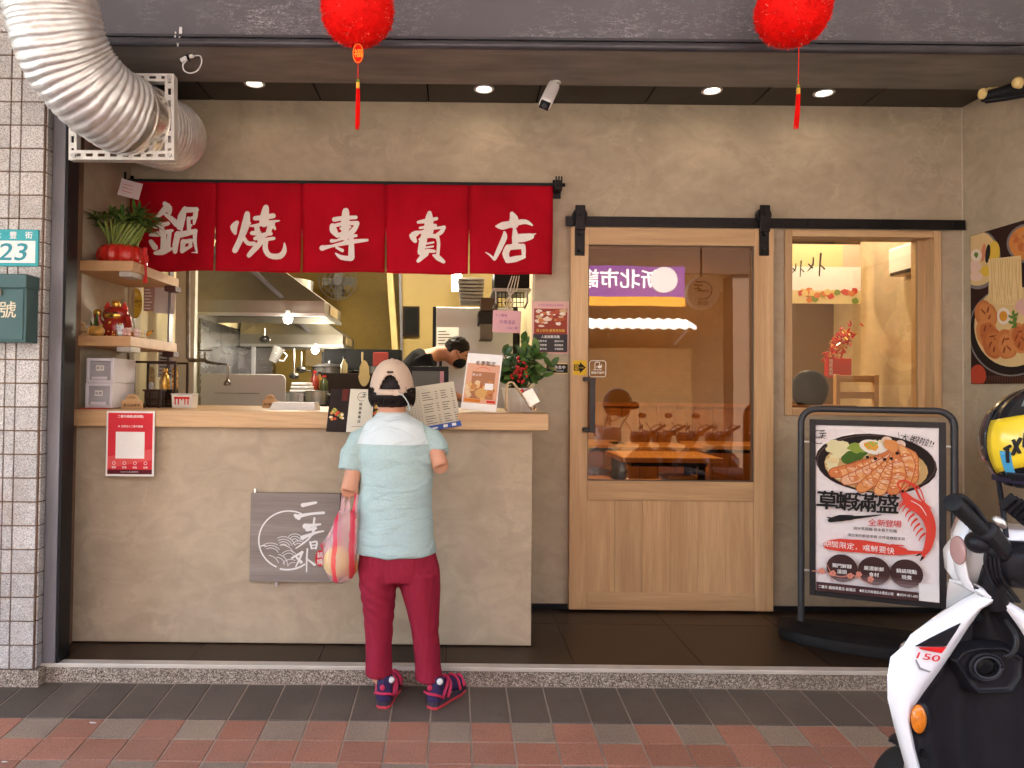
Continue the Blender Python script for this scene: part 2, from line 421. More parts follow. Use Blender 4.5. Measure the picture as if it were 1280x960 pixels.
M_TILE_GREY = _pave('tile_grey', (0.275, 0.205, 0.150), 0.5, 0.10)
M_GROUT = pm('grout', (0.36, 0.29, 0.225), 0.85, var=0.25, vs=4)
M_ASPHALT = pm('asphalt', (0.10, 0.10, 0.10), 0.85, var=0.25, vs=40, bump=0.5, bs=200)
def _floor():
    t = NT('floor_tile_brown'); p = t.n.new('ShaderNodeNewGeometry').outputs['Position']
    mp = t.n.new('ShaderNodeMapping'); mp.inputs['Scale'].default_value = (3, 26, 8); t.l.new(p, mp.inputs[0])
    f = t.noise(mp.outputs[0], 1.0, 6, 0.65, 0.5)
    k = t.mix(t.ramp(f, [(0.3, 0.0), (0.7, 1.0)]), (0.014, 0.007, 0.004), (0.052, 0.027, 0.013))
    k = t.mix(1.0, k, t.ramp(t.rnd(), [(0, 0.8), (1, 1.15)]), 'MULTIPLY')
    t.col(k); t.rough(t.math('ADD', t.math('MULTIPLY', f, 0.2), 0.22)); t.bump(f, 0.06, 0.002); t.b.inputs['Specular IOR Level'].default_value = .22; return t.m
M_FLOOR = _floor()
def _beam():
    t = NT('beam_paint'); co = t.co((0.55, 1, 1.6))
    w = t.noise(co, 5, 6, 0.7); 
    add = t.n.new('ShaderNodeVectorMath'); add.operation = 'ADD'; cm = t.n.new('ShaderNodeCombineXYZ')
    w2 = t.noise(co, 14, 5, 0.7)
    for q in (0, 2): t.l.new(t.math('MULTIPLY', w if q == 0 else w2, 0.8), cm.inputs[q])
    t.l.new(co, add.inputs[0]); t.l.new(cm.outputs[0], add.inputs[1])
    e = t.vor(add.outputs[0], 5.5, 'DISTANCE_TO_EDGE').outputs['Distance']
    e2 = t.vor(add.outputs[0], 13, 'DISTANCE_TO_EDGE').outputs['Distance']
    line = t.math('MAXIMUM', t.ramp(e, [(0.0, 1.0), (0.014, 0.0)]), t.math('MULTIPLY', t.ramp(e2, [(0.0, 0.8), (0.022, 0.0)]), t.ramp(t.noise(t.co((0.7, 1, 1)), 4, 3), [(0.45, 0.0), (0.55, 1.0)])))
    sx = t.n.new('ShaderNodeSeparateXYZ'); t.l.new(t.tc.outputs['Object'], sx.inputs[0])
    low = t.ramp(t.math('SUBTRACT', 3.16, sx.outputs[2]), [(0.0, 0.5), (0.10, 0.7), (0.2, 1.0)])
    pat = t.math('MULTIPLY', t.math('MULTIPLY', line, low), t.ramp(t.noise(t.co((0.8, 1, 1)), 3.2, 3), [(0.40, 0.0), (0.56, 1.0)]))
    base = t.mix(t.noise(co, 3, 4), (0.092, 0.087, 0.100), (0.118, 0.112, 0.126))
    t.col(t.mix(t.math('MULTIPLY', pat, 0.8), base, (0.62, 0.61, 0.65))); t.rough(0.55); t.bump(pat, 0.3, 0.002); return t.m
M_BEAM = _beam()
M_BEAM_UNDER = pm('beam_soffit', (0.19, 0.17, 0.15), 0.55, var=0.28, vs=5, stretch=(0.5, 2, 2))
M_CEIL = pm('ceiling_panel_brown', (0.046, 0.038, 0.031), 0.38, var=0.12, vs=2, rand=0.10)
M_BLACK_GAP = pm('dark_gap', (0.008, 0.008, 0.008), 0.8)
M_OAK_X = wood('oak_x', (0.47, 0.275, 0.13), (0.66, 0.44, 0.235), 'x')
M_OAK_Z = wood('oak_z', (0.47, 0.275, 0.13), (0.66, 0.44, 0.235), 'z')
M_OAK_Y = wood('oak_y', (0.47, 0.275, 0.13), (0.66, 0.44, 0.235), 'y')
M_SHELF = wood('shelf_oak', (0.42, 0.235, 0.105), (0.56, 0.34, 0.165), 'x')
M_BLACK_STEEL = pm('black_steel', (0.018, 0.016, 0.016), 0.42, 0.6, var=0.2, vs=30)
M_GREY_STEEL = pm('grey_painted_steel', (0.16, 0.155, 0.17), 0.45, 0.3, var=0.18, vs=6, stretch=(1, 1, 0.3))
M_ALU = pm('aluminium', (0.62, 0.60, 0.57), 0.32, 0.9, var=0.08, vs=12)
M_ALU_TRIM = pm('aluminium_trim', (0.62, 0.57, 0.50), 0.45, 0.35, var=0.12, vs=5)
M_STEEL = pm('stainless_steel', (0.46, 0.46, 0.45), 0.38, 1.0, var=0.04, vs=1.5)
M_DARKSTEEL = pm('dark_hood_steel', (0.10, 0.095, 0.09), 0.3, 0.8, var=0.2, vs=5)
M_WHITE = pm('white_plastic', (0.74, 0.73, 0.72), 0.4, var=0.04)
M_PAPER = pm('white_paper', (0.78, 0.76, 0.73), 0.75, var=0.04, vs=12)
M_BLACK = pm('black_plastic', (0.012, 0.012, 0.013), 0.42, var=0.15, vs=20)
M_INKW = flat('ink_white', (0.80, 0.79, 0.77))
M_INKK = flat('ink_black', (0.018, 0.016, 0.016))
M_INKR = flat('ink_red', (0.62, 0.035, 0.035))
M_GLASS_DOOR = glass('door_glass', (0.70, 0.57, 0.40), 0.11)
M_GLASS_WIN = glass('window_glass', (0.93, 0.90, 0.84), 0.10)
M_GLASS_CLEAR = glass('clear_glass', (0.95, 0.95, 0.94), 0.05)

# ================================================================ the setting
YW = 4.35          # back wall of the shop front
YS = 3.42          # front edge of the shop floor
XL, XR = -1.93, 2.99
ZC = 2.97
def gz(y): return -0.080 - 0.069 * (YS - y)    # pavement falls to the street
# pavement sheet and road
mb = MB(); mb.add([(-14, YS + .02, gz(YS) - .003), (16, YS + .02, gz(YS) - .003), (16, -1.2, gz(-1.2) - .003), (-14, -1.2, gz(-1.2) - .003)], [(0, 1, 2, 3)])
pav = tag(mb.build('pavement', M_GROUT), kind='structure')
mb = MB().box(-14, 16, -1.45, -1.2, gz(-1.2) - .2, gz(-1.2) - .004)
tag(mb.build('kerb', pm('concrete', (0.42, 0.41, 0.39), 0.8, var=0.15, bump=0.3), bevel=0.01), kind='structure')
mb = MB(); zr = gz(-1.2) - 0.14; mb.add([(-90, -1.43, zr), (90, -1.43, zr), (90, -90, zr), (-90, -90, zr)], [(0, 1, 2, 3)])
tag(mb.build('road', pm('light_road', (0.38, 0.345, 0.30), 0.85, var=0.2, vs=3, bump=0.3)), kind='structure')
mb = MB(); mb.add([(-90, YS, -0.75), (90, YS, -0.75), (90, -95, -0.75), (-90, -95, -0.75)], [(0, 1, 2, 3)])
tag(mb.build('ground', M_ASPHALT), kind='structure')
# paving tiles
TW = 0.168; X0 = 0.078; sl_ = math.atan(0.069); MR = Matrix.Rotation(sl_, 4, 'X')
def tile_mesh(nm, d, mat):
    b = MB(); w = TW - 0.007; q = d - 0.007; c = 0.0016
    b.add([(-w / 2, -q / 2, -.012), (w / 2, -q / 2, -.012), (w / 2, q / 2, -.012), (-w / 2, q / 2, -.012),
           (-w / 2, -q / 2, -c), (w / 2, -q / 2, -c), (w / 2, q / 2, -c), (-w / 2, q / 2, -c),
           (-w / 2 + c, -q / 2 + c, 0), (w / 2 - c, -q / 2 + c, 0), (w / 2 - c, q / 2 - c, 0), (-w / 2 + c, q / 2 - c, 0)],
          [(8, 9, 10, 11), (4, 5, 9, 8), (5, 6, 10, 9), (6, 7, 11, 10), (7, 4, 8, 11), (0, 1, 5, 4), (1, 2, 6, 5), (2, 3, 7, 6), (3, 0, 4, 7)])
    return b.mesh(nm, mat)
TD = 0.315; TH = 0.150
md_, mr_, mg_ = tile_mesh('paving_tile', TD, M_TILE_DARK), tile_mesh('paving_tile', TH, M_TILE_RED), tile_mesh('paving_tile', TH, M_TILE_GREY)
def put_tile(me, x, y):
    o = bpy.data.objects.new('paving_tile', me); COL.objects.link(o); o.parent = pav
    o.matrix_parent_inverse = Matrix.Identity(4)
    o.location = (x, y, gz(y) + random.uniform(-.0012, .0012)); o.rotation_euler = (sl_ + random.uniform(-.003, .003), random.uniform(-.003, .003), 0)
for k in range(-17, 19): put_tile(md_, X0 + (k + .5) * TW, YS - 0.012 - TD / 2)
for r in range(6):
    for k in range(-16 + (r > 3), 18 - (r > 3)):
        grey = (r % 2 == 0) and ((k + r // 2) % 2 == 1)
        put_tile(mg_ if grey else mr_, X0 + (k + .5) * TW, YS - 0.012 - TD - (r + .5) * TH)
# rest of the pavement towards the street: one tiled mass
bt = MB()
for r in range(6, 27):
    for k in range(-30, 34):
        x = X0 + (k + .5) * TW; y = YS - 0.012 - TD - (r + .5) * TH; w = TW / 2 - .0025; h = TH / 2 - .0025
        bt.add([(x - w, y - h, gz(y - h) - .002), (x + w, y - h, gz(y - h) - .002), (x + w, y + h, gz(y + h) - .002), (x - w, y + h, gz(y + h) - .002)], [(0, 1, 2, 3)])
tag(bt.build('paving', M_TILE_RED, pav, fix=False), kind='stuff')
# terrazzo kerb + aluminium edge + shop floor
tag(MB().box(-6, 8, YS, YS + .13, -0.45, -0.016).build('terrazzo_step', M_TERRAZZO, bevel=0.004), kind='structure')
tag(MB().box(-1.99, 8, YS - .006, YS + .045, -0.016, 0.003).build('floor_edge_trim', M_ALU_TRIM, bevel=0.002), kind='structure')
flo = tag(MB().box(-2.6, 3.6, YS + .045, 9.2, -0.12, -0.006).build('shop_floor', M_BLACK_GAP), kind='structure')
fm = MB().box(-.2985, .2985, -.2985, .2985, -.006, 0).mesh('floor_tile', M_FLOOR)
for i in range(-4, 6):
    for j in range(7):
        o = bpy.data.objects.new('floor_tile', fm); COL.objects.link(o); o.parent = flo
        o.location = (i * .6 + .27, YS + .045 + .3 + j * .6, 0)
# back wall around the openings (serving hatch, doorway, window)
Hx0, Hx1 = W(163, 400, YW).x, W(668, 450, YW).x
Hz1 = W(400, 262, YW).z; Hz0 = 1.10
Dx0, Dx1, Dz1 = W(728, 450, YW).x, W(950, 450, YW).x, 2.14
Vx0, Vx1 = W(987, 400, YW).x, W(1170, 400, YW).x
Vz1, Vz0 = W(1080, 294, YW).z, W(1080, 516, YW).z
YB = YW + .14
ZT = 3.25
wall = MB()
wall.box(XL - .14, Hx0, YW, YB, -.1, ZT)
wall.box(Hx0, Hx1, YW, YB, Hz1, ZT); wall.box(Hx0, Hx1, YW, YB, -.1, Hz0)
wall.box(Hx1, Dx0, YW, YB, -.1, ZT)
wall.box(Dx0, Dx1, YW, YB, Dz1, ZT)
wall.box(Dx1, Vx0, YW, YB, -.1, ZT)
wall.box(Vx0, Vx1, YW, YB, Vz1, ZT); wall.box(Vx0, Vx1, YW, YB, -.1, Vz0)
wall.box(Vx1, XR + .02, YW, YB, -.1, ZT)
tag(wall.build('front_wall', M_PLASTER), kind='structure')
tag(MB().box(XL - .12, XL, YS + .02, YW, -.1, ZT).build('side_wall_left', M_PLASTER), kind='structure')
tag(MB().box(XR, XR + .14, 1.1, YW + .02, -.45, 3.4).build('side_wall_right', M_PLASTER), kind='structure')
tag(MB().box(XR - .004, XR + .006, YW - .005, YW + .004, 0, ZC).build('corner_bead', pm('corner_bead', (0.55, 0.48, 0.40), 0.5)), kind='structure')
# black strip put in as the shadow along the wall foot
tag(MB().box(Hx1 - .1, XR, YW - .012, YW + .002, 0, .028).build('painted_shadow', M_BLACK), kind='structure')
# ceiling of the recess: panels with joints
ceil = tag(MB().box(XL - .1, XR + .1, 3.6, YB, ZC + .008, ZC + .1).build('ceiling', M_BLACK_GAP), kind='structure')
pxs = [266, 402, 536, 670, 804, 939, 1074]
xs = [XL + .003] + [W(p, 128, YW).x for p in pxs] + [XR - .002]
for a, b in zip(xs, xs[1:]): MB().box(a + .005, b - .005, 3.62, YW - .012, ZC, ZC + .02).build('ceiling_panel', M_CEIL, ceil, bevel=0.002)
# beam across the opening
ZB = 2.885
beam = tag(MB().box(-6, 8, YS, YS + .40, ZB, 4.2).build('beam', M_BEAM), kind='structure')
MB().box(-6, 8, YS + .004, YS + .402, ZB - .02, ZB - .001).build('soffit', M_BEAM_UNDER, beam)
lip = MB(); lip.tube([(-6, YS - .012, ZB - .008), (8, YS - .012, ZB - .008)], 0.02, 10); lip.box(-6, 8, YS - .018, YS - .002, ZB + .018, ZB + .03)
lip.build('lip', pm('lip_steel', (0.07, 0.066, 0.075), 0.35, 0.3, var=0.2), beam, smooth=40)
# arcade roof above the camera, storeys above, column row at the street
tag(MB().box(-14, 16, -1.0, YS, 4.15, 4.6).build('arcade_ceiling', pm('arcade_paint', (0.78, 0.76, 0.72), 0.7)), kind='structure')
tag(MB().box(-14, 16, -1.0, -.75, 3.75, 7.5).build('upper_facade', pm('facade_tile', (0.45, 0.42, 0.38), 0.6, var=0.2)), kind='structure')
tag(MB().box(-14, 16, -.74, 9.4, 4.62, 4.9).build('upper_storey_floor', pm('concrete', (0.42, 0.41, 0.39))), kind='structure')

# ================================================================ tiled pier at the left
pier = thing('tiled_pier', 'pier clad in speckled grey granite tiles with brown joints at left edge', 'pier', (-2.2, YS, 0))
px_r = W(48, 480, YS - .06).x
M_BGROUT = pm('brown_grout', (0.17, 0.10, 0.06), 0.85, var=0.3)
YP = YS - .06
MB().box(px_r - 1.0, px_r + .004, YP + .007, YS + .3, gz(YS) - .1, 4.15).build('pier_core', M_BGROUT, pier)
th = .1075; tw = .108
def gtile(x0, x1, z0, z1):
    MB().box(x0, x1, YP, YP + .012, z0, z1).build('granite_tile', M_GRANITE, pier, bevel=0.0015, seg=1)
zz = gz(YS) + .076; row = 0
MB().box(px_r - 1.0, px_r + .03, YP - .004, YS + .06, gz(YS) - .1, gz(YS) + .07).build('plinth', M_TERRAZZO, pier)
while zz < 3.3:
    x = px_r; first = True
    wds = [tw, .048] + [tw] * 2
    for w in wds:
        gtile(x - w + .006, x, zz, zz + th - .006); x -= w
    MB().box(px_r + .0045, px_r + .012, YP + .012, YP + .058, zz, zz + th - .006).build('granite_tile', M_GRANITE, pier, bevel=0.0015, seg=1)
    zz += th
# steel channel beside the pier
jm = thing('steel_channel', 'tall grey steel roller shutter channel beside the tiled pier', 'door frame', (px_r + .05, YS, 0))
jx = px_r + .016
b = MB(); b.box(jx, jx + .060, YS - .012, YS + .004, 0.004, ZB - .02); b.box(jx, jx + .006, YS + .004, YS + .09, 0.004, ZB - .02); b.box(jx + .054, jx + .060, YS + .004, YS + .02, .004, ZB - .02)
b.build('channel', M_GREY_STEEL, jm, bevel=.002)
MB().box(jx + .061, jx + .072, YS - .008, YS + .09, .004, ZB - .02).build('rubber_seal', M_BLACK, jm)
# ================================================================ rooms behind the front
M_OCHRE = _plaster('ochre_wall', (0.27, 0.18, 0.042), 0.10)
M_CREAM = pm('cream_wall', (0.62, 0.52, 0.30), 0.6, var=0.08, vs=2)
M_AMBER = wood('amber_panelling', (0.22, 0.08, 0.018), (0.36, 0.145, 0.03), 'z', k=0.6)
XP = 0.56                                     # partition kitchen | dining room
tag(MB().box(XP, XP + .08, YB, 8.4, -.1, 3.0).build('partition_wall', M_CREAM), kind='structure')
tag(MB().box(-2.12, -2.0, YB, 8.4, -.1, 3.0).build('kitchen_wall_left', M_CREAM), kind='structure')
tag(MB().box(-2.0, XP, 8.2, 8.3, -.1, 3.0).build('kitchen_wall_back', M_OCHRE), kind='structure')
tag(MB().box(-2.12, 4.4, YB, 8.6, 2.95, 3.05).build('room_ceiling', pm('room_ceiling', (0.42, 0.37, 0.30), 0.7)), kind='structure')
tag(MB().box(XP + .08, 4.2, 8.2, 8.3, -.1, 3.0).build('dining_wall_back', pm('dining_ochre', (.15, .085, .03), .6, var=.15, vs=2)), kind='structure')
tag(MB().box(XR, XR + .12, YB, 5.45, -.1, 3.0).build('dining_wall_right', M_PLASTER_IN), kind='structure')
tag(MB().box(XR + .12, 4.3, 5.33, 5.45, -.1, 3.0).box(4.2, 4.3, 5.45, 8.3, -.1, 3.0).build('alcove_wall', M_PLASTER_IN), kind='structure')
pan = thing('wall_panelling', 'amber wooden panelling along back wall of the dining room', 'panelling', (2, 8.15, 0))
for i in range(18): MB().box(XP + .085 + i * .2, XP + .28 + i * .2, 8.17, 8.199, 0, 1.10).build('board', M_AMBER, pan, bevel=.003, seg=1)
MB().box(XP + .085, 4.2, 8.15, 8.2, 1.10, 1.14).build('cap_rail', M_AMBER, pan)
# ---------------------------------------------------------------- lamps that light the rooms
def area_lamp(x, y, z, sx, sy, watts, c, parent=None):
    L = bpy.data.lights.new('lamp_light', 'AREA'); L.shape = 'RECTANGLE'; L.size = sx; L.size_y = sy; L.energy = watts; L.color = c
    o = bpy.data.objects.new('lamp_light', L); COL.objects.link(o); o.location = (x, y, z); return o
def spot(p, watts, c, ang=100, r=.04, tgt=None):
    L = bpy.data.lights.new('lamp_light', 'SPOT'); L.energy = watts; L.color = c; L.spot_size = R(ang); L.spot_blend = .8; L.shadow_soft_size = r
    o = bpy.data.objects.new('lamp_light', L); COL.objects.link(o); o.location = p
    if tgt is not None: o.rotation_euler = (Vector(p) - Vector(tgt)).to_track_quat('Z', 'Y').to_euler()
    return o
WARM = (1.0, 0.74, 0.42); DOWN_W = 0.08
M_LAMPW = emis('lamp_warm', (1.0, 0.80, 0.55), 2.0)
M_LAMPC = emis('lamp_cool', (1.0, 0.95, 0.86), 5.0)
for i, (x, y, lb) in enumerate([(1.2, 6.0, 'round warm ceiling lamp over the nearest dining tables'), (2.6, 6.9, 'round warm ceiling lamp far in dining room'), (2.55, 4.95, 'round warm ceiling lamp just inside right window')]):
    t = thing('ceiling_lamp', lb, 'lamp', (x, y, 2.95), 'dining room ceiling lamps')
    MB().lathe([(.11, 0), (.11, -.02), (.095, -.03), (.09, -.03)], (x, y, 2.948), 20).build('rim', M_WHITE, t, smooth=40)
    MB().lathe([(.088, -.026), (.08, -.036), (.001, -.04)], (x, y, 2.95), 20).build('diffuser', M_LAMPW, t, smooth=60)
    area_lamp(x, y, 2.90, .25, .25, (4.6, 4.6, 1.5)[i], WARM if i < 2 else (1.0, .86, .66))
# ---------------------------------------------------------------- dining tables and stools
M_TOP = wood('table_wood', (0.36, 0.18, 0.065), (0.50, 0.28, 0.11), 'x')
def dtable(x, y, lb):
    t = thing('dining_table', lb, 'table', (x, y, 0), 'dining tables')
    MB().box(x - .4, x + .4, y - .32, y + .32, .71, .75).build('table_top', M_TOP, t, bevel=.004)
    MB().box(x - .30, x + .30, y - .22, y + .22, .67, .709).build('apron', M_BLACK_STEEL, t)
    for sx in (-.33, .33):
        b = MB().box(x + sx - .025, x + sx + .025, y - .025, y + .025, 0.03, .71); b.box(x + sx - .03, x + sx + .03, y - .26, y + .26, 0.0, .03)
        b.build('leg', M_BLACK_STEEL, t)
def stool(x, y, lb):
    t = thing('wooden_stool', lb, 'stool', (x, y, 0), 'wooden stools')
    MB().box(x - .17, x + .17, y - .15, y + .15, .43, .46).build('seat', M_TOP, t, bevel=.01)
    for sx in (-1, 1):
        for sy in (-1, 1): MB().bar((x + sx * .17, y + sy * .14, 0), (x + sx * .13, y + sy * .11, .43), .032).build('leg', M_TOP, t)
    MB().box(x - .14, x + .14, y - .012, y + .012, .2, .23).build('stretcher', M_TOP, t)
dtable(1.72, 6.15, 'wooden dining table nearest to the door glass'); dtable(1.30, 7.55, 'wooden dining table behind the nearest one, by partition'); dtable(2.75, 7.5, 'wooden dining table far right seen through door glass'); dtable(3.0, 6.2, 'wooden dining table at right edge of the door glass'); dtable(1.95, 7.25, 'wooden dining table in the middle of the back row')
for i, (x, y, lb) in enumerate([(1.05, 5.75, 'wooden stool left of the nearest dining table'), (1.05, 6.5, 'wooden stool behind left end of nearest dining table'), (1.55, 5.55, 'wooden stool in front of nearest dining table, left one'), (2.0, 5.55, 'wooden stool in front of nearest dining table, right one'),
                             (2.2, 7.2, 'wooden stool between the two far tables'), (2.5, 5.75, 'wooden stool beside right hand dining table'), (1.3, 6.95, 'wooden stool before the table by the partition'), (3.0, 5.62, 'wooden stool near alcove corner under right table'), (1.75, 6.72, 'wooden stool behind the nearest dining table'), (2.35, 6.5, 'wooden stool right of the nearest dining table'), (1.62, 7.75, 'wooden stool at left end of the back row')]): stool(x, y, lb)
# bench backs (amber) along partition
bn = thing('bench', 'long amber wooden bench along the partition of the dining room', 'bench', (.8, 6.8, 0))
MB().box(XP + .085, XP + .45, 5.6, 8.1, .40, .45).build('seat', M_AMBER, bn); MB().box(XP + .082, XP + .14, 5.6, 8.1, .45, 1.0).build('backrest', M_AMBER, bn); MB().box(XP + .1, XP + .42, 5.62, 8.08, 0, .40).build('base', M_AMBER, bn)

# ================================================================ things inside the right window
# firecracker decoration in a red box, wooden chair
fx = W(1050, 455, 5.2)
t = thing('firecracker_decoration', 'red and gold firecracker branch ornament behind right window', 'ornament', fx)
M_RED_L = pm('lacquer_red', (0.55, 0.02, 0.015), 0.3, var=0.15, coat=0.4)
M_GOLD = pm('gold_foil', (0.80, 0.52, 0.14), 0.28, 0.9, var=0.15, vs=40)
a = W(1037, 448, 5.2); c = W(1061, 470, 5.2)
MB().box(a.x, c.x, 5.16, 5.28, c.z, a.z + .0).build('box', M_RED_L, t, bevel=.004)
lb_ = W(1040, 449, 5.14)
MB().box(W(1034, 0, 5.14).x, W(1043, 0, 5.14).x, 5.135, 5.15, W(1040, 472, 5.14).z, W(1040, 447, 5.14).z).build('tag', M_RED_L, t)
p = Print((W(1038.5, 459, 5.134).x, 5.134, W(1038.5, 459, 5.134).z), (1, 0, 0), (0, 0, 1)); p.vtext(M_INKW, '福星高照', 0, .045, .026, bold=.02); p.done(t, 'lettering')
b = MB(); g = MB(); rr = random.Random(3)
for i in range(150):
    u = rr.random(); ang = rr.uniform(0, 6.28); q = W(1036 + 26 * u + rr.uniform(-10, 10), 450 - 40 * u + rr.uniform(-6, 8), 5.22)
    d = Vector((math.cos(ang), rr.uniform(-1, 1), math.sin(ang) + .4)).normalized() * .028; q.y += rr.uniform(-.05, .05)
    (g if i % 4 == 0 else b).cyl(q, q + d, .007, .005, 6)
b.cyl(W(1050, 452, 5.22), W(1062, 410, 5.22), .006)
b.build('cracker_bunch', M_RED_L, t); g.build('gold_bunch', M_GOLD, t)
t = thing('wooden_chair', 'oak chair back standing behind right window', 'chair', W(1068, 600, 4.98))
q0, q1 = W(1044, 468, 4.95), W(1098, 560, 4.95)
for x in (q0.x, q1.x - .03): MB().box(x, x + .03, 4.94, 4.98, 0, q0.z).build('back_post', M_OAK_Z, t, bevel=.003)
for z in (q0.z - .05, q0.z - .16): MB().box(q0.x + .03, q1.x - .03, 4.945, 4.975, z, z + .045).build('back_rail', M_OAK_X, t, bevel=.003)
MB().box(q0.x - .01, q1.x + .01, 4.9, 5.3, .42, .46).build('seat', M_OAK_X, t, bevel=.004)
for x in (q0.x, q1.x - .03): MB().box(x, x + .03, 5.25, 5.28, 0, .42).build('leg', M_OAK_Z, t)
t = thing('reflected_helmet', 'round black pad standing in for helmet reflected in right window', 'cushion', W(1012, 500, 4.8))
MB().ball(W(1012, 487, 4.8), .125, .05, .13, 24, 14).build('cover', pm('mirrored_black', (.012, .012, .013), .3, bump=.2), t, smooth=180)  # black pad stands in for a helmet's reflection in the window
MB().box(W(1012, 487, 4.8).x - .2, W(1012, 487, 4.8).x + .25, 4.7, 5.0, 0, W(1012, 506, 4.8).z).build('stand', M_AMBER, t)
# yellow board behind the window, standing in for a sign's reflection in the glass
t = thing('reflected_sign', 'yellow board standing in for brush lettered sign reflected in right window', 'poster', W(1033, 340, 5.43))
P0 = W(989, 305, 5.30); P1 = W(1076, 380, 5.30)
MB().box(P0.x, P1.x, 5.30, 5.312, P1.z, P0.z).build('sheet', flat('mirrored_yellow', (0.70, 0.58, 0.30)), t)
p = Print((P0.x, 5.30, P1.z), (1, 0, 0), (0, 0, 1)); w = P1.x - P0.x; h = P0.z - P1.z
p.rect(M_INKW, 0, .22 * h, w, .62 * h); p.rect(flat('mirrored_peach', (.72, .48, .36)), .74 * w, .62 * h, w, h)
def squig(p, mat, u, v, k):
    p.stroke(mat, [(u - .3 * k, v + .9 * k), (u - .35 * k, v + .2 * k), (u - .9 * k, v - .5 * k)], [.12 * k, .2 * k, .05 * k]); p.stroke(mat, [(u - .75 * k, v + .25 * k), (u - .4 * k, v - .1 * k)], [.15 * k, .2 * k])
    p.stroke(mat, [(u + .45 * k, v + 1.3 * k), (u + .35 * k, v), (u + .3 * k, v - .9 * k)], [.22 * k, .16 * k, .14 * k]); p.stroke(mat, [(u + .4 * k, v + .2 * k), (u + .8 * k, v - .2 * k)], [.1 * k, .2 * k])
squig(p, M_INKK, .36 * w, .62 * h, .17 * h); squig(p, M_INKK, .02 * w + .09 * h, .56 * h, .12 * h); 
for i in range(22):
    rr.seed(i); p.disc(flat(('pr_a', 'pr_b', 'pr_c', 'pr_d')[i % 4], ((.62, .20, .06), (.70, .52, .2), (.55, .07, .05), (.2, .28, .07))[i % 4]), w * (.05 + .9 * rr.random()), h * (.05 + .18 * rr.random()), .05 * w, .05 * h, wob=.3, seed=i)
p.done(t)
t = thing('air_conditioner', 'white wall air conditioner high up behind right window', 'appliance', W(1140, 315, 4.9))
A0, A1 = WX(1120, 300, 2.98), W(1160, 330, 4.75)
MB().box(2.88, 2.985, 4.56, 4.92, 2.05, 2.24).build('body', M_WHITE, t, bevel=.02); MB().box(2.872, 2.90, 4.6, 4.88, 2.052, 2.07).build('outlet', M_BLACK, t)

# ================================================================ kitchen
K = lambda x, y, Y: W(x, y, Y)
def kbox(name, label, cat, x0, y0, x1, y1, Y, depth, mat, part='body', bevel=.004):
    a, c = K(x0, y0, Y), K(x1, y1, Y)
    t = thing(name, label, cat, ((a.x + c.x) / 2, Y + depth / 2, c.z)); MB().box(a.x, c.x, Y, Y + depth, c.z, a.z).build(part, mat, t, bevel=bevel); return t
# inner work counter below the hatch
t = thing('work_counter', 'stainless work counter inside the kitchen hatch', 'counter', (-.7, 5.0, 0))
MB().box(-1.99, XP - .01, 4.75, 5.3, 1.0, 1.03).build('top', M_STEEL, t); MB().box(-1.97, XP - .02, 4.78, 5.28, 0, .999).build('cabinet', M_STEEL, t)
t = thing('stove_counter', 'dark cooking counter along the kitchen back under hoods', 'counter', (-1.2, 6.6, 0))
MB().box(-1.99, -.95, 5.6, 8.15, .86, .9).build('top', M_STEEL, t); MB().box(-1.97, -.98, 5.62, 8.1, 0, .859).build('cabinet', M_DARKSTEEL, t)
# stainless splash panels
M_SPL = pm('splash_steel', (.24, .24, .24), .26, 1.0, var=.15, vs=2, stretch=(1, 1, 4))
t = thing('splash_back', 'stainless steel panels on left kitchen wall below the hood', 'wall panel', (-1.95, 6, 1))
pxv = [250, 275, 297, 317, 345, 372, 400]
for a, c in zip(pxv, pxv[1:]):
    MB().box(-1.99, -1.975, WX(a, 430, -1.98).y + .004, WX(c, 430, -1.98).y if c < 400 else 8.1, .95, 1.80).build('steel_panel', M_SPL, t) if WX(a, 430, -1.98).y < 7.9 else None
sp = MB()
for a in (0, 1, 2, 3, 4): sp.box(-1.974, -1.965, 5.25 + a * .55, 5.30 + a * .55, .95, 1.80)
A, C = K(250, 386, 6.9), K(340, 470, 6.9)
for i in range(4):
    x = A.x + (C.x - A.x) * i / 4
    MB().box(x + .01, x + (C.x - A.x) / 4, 6.9, 6.92, C.z - .3, A.z).build('steel_panel', M_SPL, t)
    MB().box(x - .02, x + .014, 6.885, 6.899, C.z - .3, A.z).build('cover_strip', M_WHITE, t)
